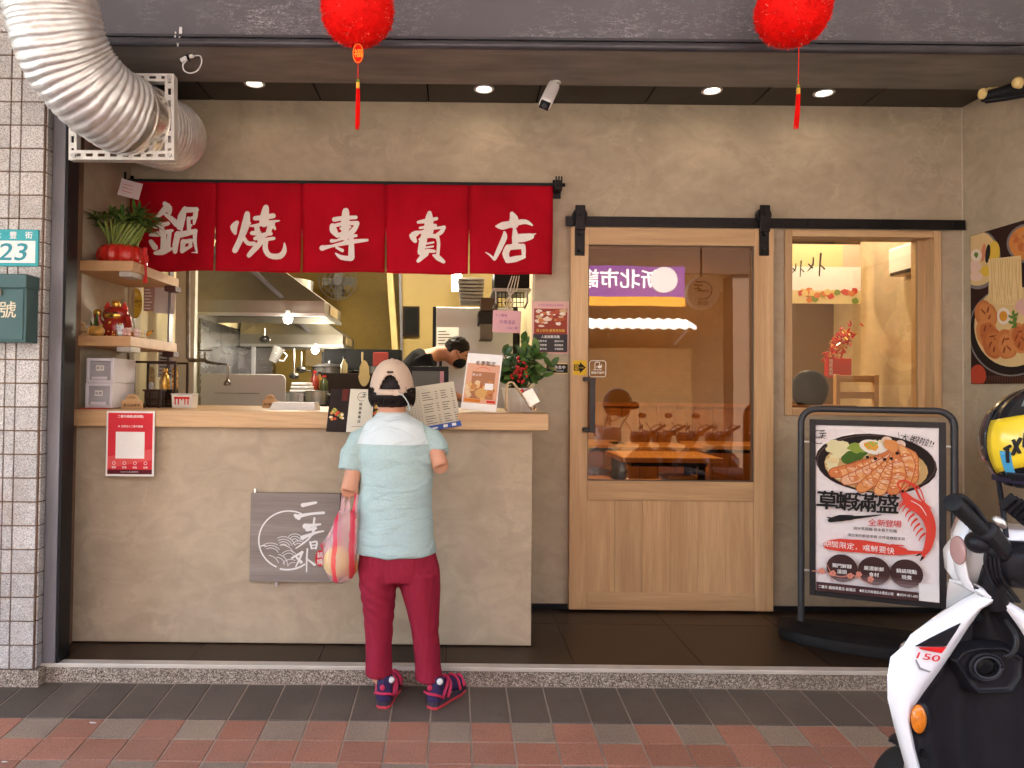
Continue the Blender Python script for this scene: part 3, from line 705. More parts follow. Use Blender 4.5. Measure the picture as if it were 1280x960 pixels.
# hoods
M_HOOD = pm('hood_steel', (0.27, 0.25, 0.21), 0.36, 0.9, var=0.12, vs=4)
def hood(lb, y0, y1, z, x1, bulb):
    t = thing('range_hood', lb, 'hood', (-1.5, (y0 + y1) / 2, z), 'range hoods')
    x0 = -1.97
    b = MB(); b.add([(x0, y0, z), (x1, y0, z), (x1, y1, z), (x0, y1, z), (x0, y0, z + .10), (x1, y0, z + .10), (x1, y1, z + .10), (x0, y1, z + .10),
                     (x0, y0 + .1, z + .42), (x1 - .45, y0 + .15, z + .42), (x1 - .45, y1 - .15, z + .42), (x0, y1 - .1, z + .42)],
                    [(0, 1, 5, 4), (1, 2, 6, 5), (2, 3, 7, 6), (3, 0, 4, 7), (4, 5, 9, 8), (5, 6, 10, 9), (6, 7, 11, 10), (8, 9, 10, 11)])
    b.build('canopy', M_HOOD, t, solid=.008)
    MB().box(x0 + .02, x1 - .02, y0 + .02, y1 - .02, z + .05, z + .06).build('filter', M_DARKSTEEL, t)
    r = MB(); r.box(x0, x1 + .01, y0 - .012, y0 + .012, z - .012, z + .012); r.box(x1 - .012, x1 + .014, y0 + .013, y1, z - .012, z + .012); r.build('rim', M_STEEL, t)
    MB().box(x1 - .02, x1 + .012, y0 + .2, y1 - .2, z + .02, z + .09).build('front_plate', M_GOLD if False else pm('hood_front', (.60, .47, .26), .35, .6), t)
    MB().bar((x0, y0 + .05, z + .75), (x1 - .3, y0 + .02, z + .12), .03).bar((x0, y0 + .3, z + .12), (x0 + .3, y0 + .02, z + .75), .025).build('stay', M_GREY_STEEL, t)
    MB().ball(bulb, .032, n=14).build('bulb', emis('bulb_glow', (1.0, .93, .8), 12.0), t, smooth=180)
    MB().cyl(bulb + Vector((0, 0, .03)), bulb + Vector((0, .0, .06)), .018).build('bulb_socket', M_WHITE, t)
    L = bpy.data.lights.new('lamp_light', 'POINT'); L.energy = 0.9; L.color = (1, .88, .7); L.shadow_soft_size = .04
    o = bpy.data.objects.new('lamp_light', L); COL.objects.link(o); o.location = bulb + Vector((0, -.02, -.06))
hood('large stainless range hood with lit bulb, nearest in the kitchen', 5.35, 6.1, K(330, 393, 5.35).z, K(405, 393, 5.35).x, K(360, 399, 5.32))
hood('smaller stainless range hood with lit bulb further back in kitchen', 6.75, 7.5, K(380, 432, 6.75).z, K(428, 432, 6.75).x, K(394, 438, 6.72))
# shiny exhaust pipe over the hoods
t = thing('exhaust_pipe', 'shiny round exhaust pipe rising above the kitchen hoods', 'pipe', K(375, 360, 6.3))
b = MB(); b.tube([K(368, 350, 6.6), K(366, 372, 6.6)], .17, 20); b.build('pipe', M_STEEL, t, smooth=40)
MB().tube([K(330, 335, 6.2), K(345, 352, 6.2), K(382, 385, 6.2)], [.09, .12, .10], 16).build('branch', M_HOOD, t, smooth=40)
# wall fan
fc = K(423, 352, 7.9)
t = thing('wall_fan', 'round wall fan high on the ochre kitchen wall', 'fan', fc)
b = MB()
for r_ in (.10, .15, .20):
    b.tube([fc + Vector((r_ * math.cos(a), -.05, r_ * math.sin(a))) for a in [2 * math.pi * i / 24 for i in range(25)]], .004, 5)
for i in range(16): b.cyl(fc + Vector((0, -.05, 0)), fc + Vector((.2 * math.cos(i * .3927), -.05, .2 * math.sin(i * .3927))), .003, n=5)
b.build('guard', M_GREY_STEEL, t)
bl = MB()
for i in range(4):
    a = i * 1.571; bl.obox(Matrix.Translation(fc) @ Matrix.Rotation(a, 4, 'Y') @ Matrix.Translation((.1, 0, 0)) @ Matrix.Rotation(.4, 4, 'X'), .15, .006, .09)
bl.build('blade', pm('fan_blade', (.25, .24, .2), .4), t); MB().cyl(fc + Vector((0, -.06, 0)), fc + Vector((0, .1, 0)), .05).build('motor', M_GREY_STEEL, t)
MB().bar(fc + Vector((0, .1, 0)), fc + Vector((0, .29, -.1)), .04).build('bracket', M_GREY_STEEL, t)
# timber door frame posts in front of the ochre wall, dark pass-through
t = thing('timber_post', 'pale timber post standing before ochre kitchen wall', 'post', K(495, 520, 7.6))
MB().bar(K(487, 335, 7.6), K(500, 520, 7.6), .06, .1).build('post', pm('pale_timber', (.62, .46, .2), .5), t); MB().bar(K(500, 335, 7.62), K(504, 520, 7.62), .025).build('pipe', M_GREY_STEEL, t)
tag(MB().box(K(505, 0, 7.7).x, XP, 7.7, 7.75, 0, 2.95).build('kitchen_inner_wall', pm('yellow_wall', (.40, .29, .105), .5, var=.06, vs=2)), kind='structure')
t = thing('pass_opening', 'dark brown framed opening in the yellow kitchen wall', 'opening', K(514, 420, 7.7))
A, C = K(504, 383, 7.68), K(524, 420, 7.68)
MB().box(A.x, C.x, 7.66, 7.70, C.z, A.z).build('frame', pm('dark_brown', (.022, .012, .007), .6), t); MB().box(A.x + .02, C.x - .015, 7.652, 7.661, C.z + .02, A.z - .02).build('panel', M_BLACK_GAP, t)  # solid block; the black panel paints the dark inside the opening
# fluorescent tube
fa, fb = K(571, 332, 7.2), K(573, 360, 7.2)
t = thing('tube_lamp', 'bright white tube lamp upright behind the plate rack', 'lamp', fb)
MB().cyl(fa, fb, .03).build('tube', M_LAMPC, t, smooth=40); MB().box(fa.x - .05, fa.x + .05, 7.24, 7.27, fb.z - .03, fa.z + .03).build('fitting', M_WHITE, t)
area_lamp(-.4, 6.2, 2.9, 1.2, .2, 5.5, (1.0, .86, .60))
t = thing('ceiling_tube', 'long tube lamp on the kitchen ceiling hidden above curtain', 'lamp', (-.4, 6.2, 2.95))
MB().box(-1.02, .22, 6.08, 6.32, 2.915, 2.949).build('casing', M_WHITE, t); MB().cyl((-1, 6.2, 2.912), (.2, 6.2, 2.912), .014).build('tube', M_LAMPC, t)
# fridge with paper
t = thing('fridge', 'tall stainless fridge behind the stooping cook', 'fridge', K(590, 600, 6.4))
A, C = K(541, 383, 6.4), K(640, 560, 6.4)
MB().box(A.x, XP - .02, 6.42, 7.1, 0, A.z).build('body', M_BLACK, t); MB().box(A.x + .03, C.x, 6.395, 6.42, .1, A.z - .005).build('door', M_STEEL, t, bevel=.006)
MB().box(A.x + .06, A.x + .085, 6.36, 6.395, 1.2, 1.55).build('handle', M_BLACK, t)
A, C = K(546, 409, 6.39), K(573, 440, 6.39); sh = thing('paper_list', 'handwritten white list stuck on the fridge door', 'paper', A)
MB().box(A.x, C.x, 6.386, 6.390, C.z, A.z).build('sheet', M_PAPER, sh)
p = Print((A.x, 6.386, C.z), (1, 0, 0), (0, 0, 1)); 
for i in range(7): p.stroke(M_INKK, [(.015, .02 + .026 * i), (.06 + .1 * ((i * 37) % 10) / 10, .022 + .026 * i)], .006)
p.done(sh, 'writing')
# plate rack: stacked trays and boxes at upper right
t = thing('tray_stack', 'pile of grey plastic trays hanging below the curtain edge', 'trays', K(592, 378, 5.9))
for i in range(7):
    A, C = K(572 + i * .6, 347 + i * 4.4, 5.9), K(606 - i * .4, 350.5 + i * 4.4, 5.9); MB().box(A.x, C.x, 5.9, 6.2, C.z, A.z).build('tray', pm('tray_grey', (.40, .38, .36), .45, rand=.15), t, bevel=.006)
t = thing('wall_shelf', 'steel wall shelf carrying a black microwave near hatch right end', 'shelf', K(640, 360, 5.2))
A, C = K(616, 360, 5.1), K(664, 364, 5.1); MB().box(A.x, C.x, 5.1, 5.5, C.z, A.z).build('board', M_STEEL, t)
for x in (620, 659): MB().tube([K(x, 363, 5.12), K(x, 378, 5.12), K(x - 3, 385, 5.3)], .008, 8).build('bracket', M_STEEL, t)
kbox('microwave', 'black microwave on the wall shelf below red curtain', 'microwave', 618, 338, 662, 359.5, 5.12, .34, M_BLACK)
t = thing('wire_basket', 'black wire basket hanging under the wall shelf', 'basket', K(636, 380, 5.15))
b = MB()
for i in range(9):
    x = 618 + i * 4.6; b.cyl(K(x, 366, 5.12), K(x, 384, 5.12), .003, n=6)
for y in (366, 372, 378, 384): b.cyl(K(618, y, 5.12), K(655, y, 5.12), .003, n=6); b.cyl(K(618, y, 5.35), K(655, y, 5.35), .003, n=6)
tag(b.build('wires', M_BLACK_STEEL, t), kind='stuff')
cb = MB(); rr = random.Random(5)
for i in range(4): cb.tube([K(640 + i * 3, 345, 5.05), K(634 + i * 4, 362, 5.03), K(641 - i * 4, 378, 5.03), K(636, 390, 5.02)], .004, 6)
t = thing('cables', 'loose white cables hanging below the red curtain', 'cable', K(640, 385, 5.03)); cb.build('strand', M_WHITE, t)
t = thing('dark_boxes', 'dark cardboard boxes stacked beside the fridge', 'boxes', K(606, 420, 5.7))
for i, (x0, y0, x1, y1) in enumerate([(601, 372, 622, 388), (598, 389, 618, 404), (600, 405, 616, 424)]):
    A, C = K(x0, y0, 5.75), K(x1, y1, 5.75); MB().box(A.x, C.x, 5.75, 6.05, C.z, A.z).build('box', pm('dark_card%d' % i, ((.10, .06, .04), (.035, .03, .03), (.16, .14, .12))[i], .6), t)
# notices
def notice(name, label, x0, y0, x1, y1, Y, base, draw=None, tilt=0.0, cat='notice', thick=.003):
    A, C = W(x0, y0, Y), W(x1, y1, Y); t = thing(name, label, cat, ((A.x + C.x) / 2, Y, C.z))
    w, h = C.x - A.x, A.z - C.z; cx = (A.x + C.x) / 2; cz = (A.z + C.z) / 2
    ux = Vector((math.cos(tilt), 0, math.sin(tilt))); uy = Vector((-math.sin(tilt), 0, math.cos(tilt))); o = Vector((cx, Y, cz)) - ux * w / 2 - uy * h / 2
    MB().prism([(0, 0), (w, 0), (w, h), (0, h)], o, ux, uy, thick).build('sheet', base, t)
    if draw:
        p = Print(o, ux, uy); draw(p, w, h); p.done(t)
    return t
M_PINK = flat('paper_pink', (.72, .45, .52)); M_PURPLE = flat('ink_purple', (.25, .08, .30))
def d1(p, w, h):
    p.text(M_PURPLE, '7.二楼有', .30 * w, .78 * h, .13 * h, bold=.01, rough=.05); p.text(M_PURPLE, '冷清溫區', .52 * w, .48 * h, .17 * h, bold=.01, rough=.05); p.text(M_PURPLE, '上仙二樓', .68 * w, .22 * h, .12 * h, bold=.01, rough=.05)
notice('hanging_notice', 'pink handwritten notice hanging on strings in the hatch', 616, 388, 651, 416, 4.62, M_PINK, d1, -.03)
# white chopping board leaning, jug, pots, bottles, crates
t = thing('chopping_board', 'large pale grey chopping board leaning behind the counter', 'chopping board', K(300, 515, 5.25))
A, C = K(251, 467, 5.25), K(356, 520, 5.25); w, h = C.x - A.x, A.z - C.z; r_ = .03
MB().prism([(0, 0), (w, 0), (w, h - r_), (w - .01, h - .01), (w - r_, h), (0, h)], (A.x, 5.25, C.z), (1, 0, 0), (0, 0, 1), .02).build('board', pm('board_grey', (.56, .57, .54), .5, var=.06, vs=3), t, bevel=.004)
MB().box(A.x + .1, A.x + .42, 5.246, 5.249, C.z + h * .53, C.z + h * .53 + .004).build('scratch', M_GREY_STEEL, t)
jg = K(345, 443, 5.6); t = thing('measuring_jug', 'clear plastic measuring jug hanging tilted below the hood', 'jug', jg)
Mj = Matrix.Rotation(R(25), 3, 'Y')
MB().lathe([(.034, -.06), (.045, .05), (.047, .06), (.043, .06), (.031, -.055)], jg, 18, Mj).build('body', pm('clear_plastic', (.62, .62, .60), .25, trans=.6), t, smooth=40)
MB().tube([jg + Mj @ Vector((.045, 0, .04)), jg + Mj @ Vector((.08, 0, .03)), jg + Mj @ Vector((.075, 0, -.02)), jg + Mj @ Vector((.04, 0, -.03))], .006, 8).build('handle', M_WHITE, t, smooth=60)
def pot(lb, x, y, Y, r, h, mat, lid=False):
    c = K(x, y, Y); t = thing('cooking_pot', lb, 'pot', c, 'pots in the kitchen')
    MB().lathe([(r * .92, 0), (r, .01), (r, h), (r * 1.06, h + .004), (r * .97, h - .004), (r * .95, .012)], c, 24).build('body', mat, t, smooth=40)
    b = MB(); b.cyl(c + Vector((r, 0, h * .75)), c + Vector((r + .05, 0, h * .75)), .008, n=8); b.cyl(c + Vector((-r, 0, h * .75)), c + Vector((-r - .05, 0, h * .75)), .008, n=8); b.build('handle', mat, t)
    if lid: MB().lathe([(r * 1.05, h + .005), (r * .7, h + .03), (.02, h + .04), (.02, h + .06), (.001, h + .06)], c, 24).build('lid', mat, t, smooth=40)
pot('steel cooking pot behind the white box stack, left one', 370, 506, 5.5, .07, .09, M_STEEL); pot('steel cooking pot beside the black menu card', 396, 506, 5.45, .085, .10, M_STEEL); pot('dark lidded pot on the back stove under far hood', 412, 478, 6.9, .16, .14, M_DARKSTEEL, True); pot('dark pot at the back beside the timber post', 470, 480, 6.9, .16, .16, M_DARKSTEEL)
t = thing('foam_boxes', 'stack of white foam boxes behind the counter', 'boxes', K(375, 492, 5.45))
for i in range(3):
    A, C = K(362 + i, 487 - i * 4.5, 5.42), K(388 - i * 1.5, 491 - i * 4.5, 5.42); MB().box(A.x, C.x, 5.42, 5.6, C.z, A.z).build('box', M_WHITE, t, bevel=.006)
MB().box(K(364, 0, 5.43).x, K(386, 0, 5.43).x, 5.44, 5.58, 1.031, K(375, 491.5, 5.42).z).build('stand', M_STEEL, t)
bt_cols = [(.25, .03, .015), (.30, .15, .03), (.05, .06, .02), (.25, .2, .1), (.03, .02, .015), (.22, .04, .02), (.3, .22, .05), (.03, .03, .03)]
for i, (x, y, Y, h, lb) in enumerate([(393, 487, 5.9, .15, 'red topped sauce bottle beside foam boxes'), (399, 487, 5.95, .14, 'amber sauce bottle right of the red one'), (405, 488, 5.9, .12, 'dark green bottle right of amber bottle'), (430, 470, 6.6, .17, 'dark soy bottle below the far hood edge')]):
    c = K(x, y, Y); t = thing('sauce_bottle', lb, 'bottle', c, 'bottles in the kitchen')
    MB().lathe([(.03, 0), (.032, .01), (.032, h * .6), (.013, h * .78), (.012, h * .9)], c, 14).build('body', pm('bottle%d' % i, bt_cols[i], .25), t, smooth=50)
    MB().cyl(c + Vector((0, 0, h * .9)), c + Vector((0, 0, h)), .015, n=12).build('cap', M_INKR if i % 2 == 0 else M_BLACK, t)
kbox('black_rack', 'black rack of cooking gear below the far hood', 'rack', 402, 440, 452, 466, 7.2, .4, M_BLACK)
kbox('dark_filler', 'black block added to darken kitchen behind the customer cap', 'shelf', 405, 436, 500, 464, 7.0, .25, M_BLACK_GAP)  # plain black block added to darken this part of the kitchen
kbox('dark_cabinet', 'dark brown cabinet behind the black menu card', 'cabinet', 398, 466, 500, 540, 6.3, .4, pm('dark_brown', (.022, .012, .007), .6))
kbox('paper_bags', 'tan paper bag pinned at the back of kitchen', 'bag', 382, 433, 408, 458, 7.6, .05, pm('kraft', (.42, .30, .14), .7))
kbox('red_towel', 'dark red cloth hanging beside the timber post', 'cloth', 466, 440, 485, 462, 6.9, .03, pm('dark_red_cloth', (.16, .02, .015), .9), bevel=.01)
ya = K(455, 480, 6.2); t = thing('wooden_paddle', 'pale yellow oval chopping paddle standing by the dark pots', 'paddle', ya)
MB().prism([(.05 * math.cos(a) * (1 if math.sin(a) < 0 else .8), .09 + .11 * math.sin(a)) for a in [i * 2 * math.pi / 24 for i in range(24)]], ya, (1, 0, 0), (0, 0, 1), .015).build('blade', pm('pale_wood', (.55, .42, .18), .5), t)
MB().cyl(K(453, 452, 6.21), K(453, 440, 6.21), .008, n=8).build('handle', pm('pale_wood', (.55, .42, .18), .5), t)
for i, (x0, y0, x1, y1, Y, lb) in enumerate([(325, 410, 337, 424, 5.9, 'hanging dark ladle set under the near hood, left'), (365, 436, 370, 470, 6.6, 'hanging steel ladle under the far hood'), (373, 440, 380, 462, 6.7, 'hanging sieve under the far hood')]):
    t = thing('hanging_ladle', lb, 'ladle', K(x0, y1, Y), 'ladles hanging in kitchen')
    MB().cyl(K((x0 + x1) / 2, y0, Y), K((x0 + x1) / 2, y1, Y), .006, n=8).build('handle', M_STEEL, t); MB().ball(K((x0 + x1) / 2, y1, Y), .045, .045, .03).build('bowl', M_DARKSTEEL, t, smooth=180)
# steel post, water pipe, tap
t = thing('steel_post', 'pale steel post at left side of the open hatch', 'post', K(226, 515, 4.55))
MB().box(K(220, 0, 4.42).x, K(222, 0, 4.42).x, 4.38, 4.44, Hz0 + .002, Hz1 - .002).build('glass_edge', M_GREY_STEEL, t); MB().box(K(223, 0, 4.9).x, K(247, 0, 4.9).x, 4.95, 5.0, 1.03, 2.9).build('pillar', pm('pale_post', (.52, .50, .43), .4, var=.1), t)
t = thing('water_tap', 'old brass and steel water tap on a dark pipe inside hatch', 'tap', K(262, 455, 4.85))
M_PIPE = pm('old_pipe', (.16, .14, .12), .4, .7, var=.3, vs=20)
MB().tube([K(235, 330, 4.86), K(235, 447, 4.86), K(237, 450, 4.86), K(245, 450.5, 4.86)], .014, 12).build('pipe', M_PIPE, t, smooth=50)
b = MB(); b.tube([K(245, 450.5, 4.86), K(255, 450, 4.86), K(260, 453, 4.85), K(270, 454.5, 4.85), K(284, 455.5, 4.84)], [.012, .014, .012, .007, .007], 12); b.tube([K(284, 455, 4.84), K(285, 460, 4.84), K(284.5, 476, 4.84)], .008, 10); b.lathe([(.008, .02), (.014, .012), (.022, 0), (.024, -.015), (.018, -.022)], K(284, 478, 4.84), 18); b.build('spout', pm('old_chrome', (.22, .21, .2), .25, 1.0, var=.2, vs=30), t, smooth=50)
b = MB(); b.cyl(K(256, 450, 4.86), K(256, 440, 4.86), .008); b.bar(K(248, 438, 4.86), K(266, 438, 4.86), .012); b.build('lever', M_PIPE, t)
# ================================================================ barn door
YD = 4.29
door = thing('sliding_door', 'oak sliding barn door with tall glass pane and lower boards', 'door', ((W(840, 760, YD).x), YD, 0))
DL, DR = W(712.5, 520, YD).x, W(967, 520, YD).x; DT = W(840, 285, YD).z; DB = 0.012
GL, GR = W(735, 450, YD).x, W(943, 450, YD).x; GT, GB = W(840, 306.5, YD).z, W(840, 602, YD).z
R2 = W(840, 626, YD).z; R3 = W(840, 741, YD).z
th_ = .042
MB().box(DL, GL, YD, YD + th_, DB, DT).build('stile', M_OAK_Z, door, bevel=.002); MB().box(GR, DR, YD, YD + th_, DB, DT).build('stile', M_OAK_Z, door, bevel=.002)
MB().box(GL + .0005, GR - .0005, YD + .001, YD + th_, GT, DT - .0005).build('top_rail', M_OAK_X, door, bevel=.002)
MB().box(GL + .0005, GR - .0005, YD + .001, YD + th_, R2, GB).build('mid_rail', M_OAK_X, door, bevel=.002)
MB().box(GL + .0005, GR - .0005, YD + .001, YD + th_, DB, R3).build('bottom_rail', M_OAK_X, door, bevel=.002)
nb = 6
for i in range(nb):
    a = GL + (GR - GL) * i / nb; c = GL + (GR - GL) * (i + 1) / nb
    MB().box(a + .0004, c - .0004, YD + .009, YD + .03, R3 - .004, R2 + .004).build('panel_board', M_OAK_Z, door, bevel=.0008, seg=1)
MB().box(GL - .004, GR + .004, YD + .018, YD + .024, GB - .004, GT + .004).build('glass_pane', M_GLASS_DOOR, door)
gb = MB()
for q in ((GL, GL + .006, GB, GT), (GR - .012, GR, GB, GT), (GL + .006, GR - .012, GB, GB + .008), (GL + .006, GR - .012, GT - .006, GT)): gb.box(q[0], q[1], YD + .012, YD + .0175, q[2], q[3])
gb.build('glazing_bead', pm('bead_brown', (.10, .07, .045), .5), door)
# handle
h0, h1 = W(736, 474, YD), W(736, 538, YD); hd = MB()
hd.box(h0.x - .004, h0.x + .030, YD - .05, YD - .034, h1.z - .01, h0.z + .005); hd.box(h0.x - .036, h0.x - .0045, YD - .049, YD - .0005, h0.z - .012, h0.z + .012); hd.box(h0.x - .036, h0.x - .0045, YD - .049, YD - .0005, h1.z - .006, h1.z + .018)
hd.build('handle', pm('handle_grey', (.045, .042, .045), .4, .4), door, bevel=.003)
# hangers
for px in (725, 955.5):
    hp = W(px, 290, YD - .008); top = W(px, 256, YD - .02).z; bot = W(px, 319, YD - .02).z; w_ = .029
    b = MB(); b.box(hp.x - w_, hp.x + w_, YD - .008, YD - .0005, bot, DT - .002); b.box(hp.x - w_, hp.x + w_, YD - .022, YD - .0085, DT - .02, top)
    hg = b.build('hanger_strap', M_BLACK_STEEL, door, bevel=.004)
    MB().cyl((hp.x, YD - .006, top - .055), (hp.x, YD + .022, top - .055), .043, n=28).build('wheel', M_BLACK, hg, smooth=40)
    for z in (bot + .03, bot + .125, top - .055): MB().cyl((hp.x, YD - .031, z), (hp.x, YD - .007, z), .012, n=6).build('bolt', M_BLACK, hg)
# rail
rl = thing('door_rail', 'long black steel barn door rail bolted to plaster wall', 'rail', W(960, 279, YW - .03))
ra, rb = W(707, 277.5, YW - .035), W(1206, 280.5, YW - .035); zr_ = (ra.z + rb.z) / 2
MB().box(ra.x, rb.x, YW - .042, YW - .030, zr_ - .029, zr_ + .029).build('bar', M_BLACK_STEEL, rl, bevel=.002)
for px in (760, 826, 918, 1009, 1100, 1190):
    x = W(px, 279, YW - .03).x; MB().cyl((x, YW - .0295, zr_), (x, YW + .0, zr_), .016, n=12).build('spacer', M_BLACK, rl); MB().cyl((x, YW - .05, zr_), (x, YW - .0425, zr_), .011, n=6).build('bolt', M_BLACK, rl)
# stickers on door
def sticker(name, lb, x0, y0, x1, y1, Y, draw, base=None, cat='sticker'):
    A, C = W(x0, y0, Y), W(x1, y1, Y); t = thing(name, lb, cat, ((A.x + C.x) / 2, Y, C.z)); w, h = C.x - A.x, A.z - C.z
    if base: MB().box(A.x, C.x, Y - .0012, Y - .0002, C.z, A.z).build('film', base, t)
    p = Print((A.x, Y - .0012, C.z), (1, 0, 0), (0, 0, 1), .0003); draw(p, w, h); p.done(t); return t
def arrow(p, w, h):
    p.poly(M_INKK, [(.05 * w, .3 * h), (.5 * w, .3 * h), (.5 * w, .12 * h), (.95 * w, .52 * h), (.5 * w, .9 * h), (.5 * w, .72 * h), (.05 * w, .72 * h)])
    p.rect(flat('sticker_yellow', (.75, .48, .04)), .12 * w, .36 * h, .40 * w, .66 * h); p.text(M_INKK, '推', .26 * w, .51 * h, .26 * h); p.text(flat('sticker_yellow', (.75, .48, .04)), 'SLIDE', .62 * w, .51 * h, .09 * h)
sticker('arrow_sticker', 'yellow sticker with black slide arrow on the door stile', 716.5, 450.5, 733, 469, YD, arrow, flat('sticker_yellow', (.75, .48, .04)))
def handsign(p, w, h):
    for a in (0, 1):
        c = .16; q = .035
    n = 6; L = []
    def rr_(i, r):
        o = []
        for (cx, cy, a0) in ((w - i - r, h - i - r, 0), (i + r, h - i - r, 90), (i + r, i + r, 180), (w - i - r, i + r, 270)):
            for k in range(5): o.append((cx + r * math.cos(R(a0 + k * 22.5)), cy + r * math.sin(R(a0 + k * 22.5))))
        return o
    A_ = rr_(0, .15 * w); B_ = rr_(.035 * w, .12 * w); m = len(A_)
    p._put(M_INKW, A_ + B_, [(i, (i + 1) % m, m + (i + 1) % m, m + i) for i in range(m)])
    p.stroke(M_INKW, [(.35 * w, .46 * h), (.35 * w, .86 * h), (.6 * w, .88 * h), (.6 * w, .74 * h)], .035 * w); p.stroke(M_INKW, [(.25 * w, .44 * h), (.75 * w, .44 * h)], .03 * w)
    p.disc(M_INKW, .62 * w, .62 * h, .13 * w, .09 * h); p.stroke(M_INKW, [(.6 * w, .6 * h), (.74 * w, .72 * h)], .06 * w); p.disc(M_INKW, .44 * w, .62 * h, .03 * w)
    p.text(M_INKW, '請隨手關門', .5 * w, .26 * h, .15 * h, bold=.03)
sticker('door_notice_sticker', 'white outlined please close the door sticker on the glass', 736.5, 450.5, 757.5, 471.5, YD + .0178, handsign)

# ================================================================ right window
win = thing('fixed_window', 'oak framed fixed window right of the sliding door', 'window', W(1080, 521, YW))
A, C = W(981.5, 287.5, YW - .012), W(1177, 521, YW - .012); fw = .042
zt, zb = (A.z + .005), C.z
MB().box(A.x, A.x + fw, YW - .014, YW + .13, zb, zt).build('frame_jamb', M_OAK_Z, win, bevel=.002); MB().box(C.x - fw, C.x, YW - .014, YW + .13, zb, zt).build('frame_jamb', M_OAK_Z, win, bevel=.002)
MB().box(A.x + fw + .0005, C.x - fw - .0005, YW - .013, YW + .13, zt - fw, zt).build('frame_head', M_OAK_X, win, bevel=.002); MB().box(A.x + fw + .0005, C.x - fw - .0005, YW - .013, YW + .13, zb, zb + fw).build('frame_sill', M_OAK_X, win, bevel=.002)
MB().box(C.x - fw - .05, C.x - fw - .001, YW + .06, YW + .128, zb + fw, zt - fw).build('stop_bead', M_OAK_Z, win, bevel=.002)
MB().box(A.x + fw - .003, C.x - fw - .048, YW + .07, YW + .076, zb + fw - .003, zt - fw + .003).build('glass_pane', M_GLASS_WIN, win)

# ================================================================ notices beside the door
def d2(p, w, h):
    p.rect(flat('menu_photo_red', (.30, .06, .04)), .06 * w, .02 * h, .95 * w, .86 * h); p.rect(flat('menu_dark', (.06, .055, .06)), .04 * w, .03 * h, .96 * w, .37 * h)
    rr = random.Random(11)
    for i in range(34):
        p.disc(flat('mf%d' % (i % 5), ((.75, .62, .5), (.58, .2, .08), (.80, .74, .66), (.42, .10, .05), (.62, .42, .25))[i % 5]), w * rr.uniform(.14, .86), h * rr.uniform(.52, .82), w * rr.uniform(.04, .12), h * rr.uniform(.02, .05), wob=.4, seed=i, n=12)
    p.text(flat('menu_purple', (.45, .15, .35)), '冬天限定鍋.養生湯 暖胃鍋', .5 * w, .925 * h, .04 * h, bold=.02); p.text(flat('menu_gold', (.72, .45, .08)), '湯上好吃.暖胃再加麵', .5 * w, .44 * h, .055 * h, bold=.03)
    p.text(M_INKW, '人氣推薦湯麵', .5 * w, .32 * h, .055 * h, bold=.03)
    for i, (a, b) in enumerate((('招牌牛肉', '雞排牛肉'), ('海味鮮蝦', '雞蛋麵食'), ('牛筋牛肉', '叉燒豚骨'))): p.text(M_INKW, a, .28 * w, (.235 - i * .075) * h, .04 * h, bold=.02); p.text(M_INKW, b, .73 * w, (.235 - i * .075) * h, .04 * h, bold=.02)
notice('menu_poster', 'small noodle menu poster with pink border left of the door', 665, 376.5, 711, 442, YW - .008, flat('menu_pink', (.68, .42, .38)), d2, cat='poster')
def d3(p, w, h):
    p.rect(flat('sign_cream', (.72, .55, .26)), 0, 0, w, h); p.rect(M_INKK, .03 * w, .1 * h, .97 * w, .9 * h); p.text(M_INKW, '休息中', .62 * w, .6 * h, .32 * h, bold=.02); p.text(M_INKW, 'Closed', .62 * w, .28 * h, .16 * h)
notice('closed_sign', 'small black and gold closed sign behind holly leaves', 682, 453.5, 710.5, 467.5, YW - .01, flat('sign_cream', (.72, .55, .26)), d3, cat='sign')
# ================================================================ counter
YC = 3.70                                      # front of counter body
ct = thing('service_counter', 'plastered service counter with thick oak top below the hatch', 'counter', (-.8, YC, 0))
CXR = W(665, 660, YC).x; CT = W(380, 514.5, YC - .045).z; CU = W(380, 535.5, YC - .045).z; CTX = W(686, 525, YC - .045).x
MB().box(XL + .002, CXR, YC, YW - .001, 0.004, CU - .001).build('body', M_PLASTER, ct, bevel=.004)
MB().box(XL + .003, CTX, YC - .045, YW + .3, CU, CT).build('top_board', M_OAK_X, ct, bevel=.004)
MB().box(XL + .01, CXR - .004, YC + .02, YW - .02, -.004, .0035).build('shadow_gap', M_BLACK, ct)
# wooden-look logo sign on the counter front
M_SIGNW = wood('weathered_grey_wood', (.20, .165, .145), (.30, .255, .225), 'x', .55)
sg = thing('logo_sign', 'weathered grey wood sign with white wave logo on counter front', 'sign', W(367, 729, YC - .03))
A, C = W(313.5, 616, YC - .03), W(424, 728.5, YC - .03); w, h = C.x - A.x, A.z - C.z
MB().box(A.x, C.x, YC - .030, YC - .002, C.z, A.z).build('board', M_SIGNW, sg, bevel=.003)
for (x, z) in ((A.x + .02, A.z + .012), (A.x + .3 * w, C.z - .008)): MB().cyl((x, YC - .02, z - .014), (x, YC - .02, z + .008), .008, n=10).build('fixing_pin', M_ALU, sg)
p = Print((A.x, YC - .030, C.z), (1, 0, 0), (0, 0, 1)); kx = w / ((424 - 313.5) * 6.4); ky = h / ((728.5 - 616) * 6.4)
def lg(u, v): return ((u - 13.5 * 6.4) * kx, h - (v - 26 * 6.4) * ky)
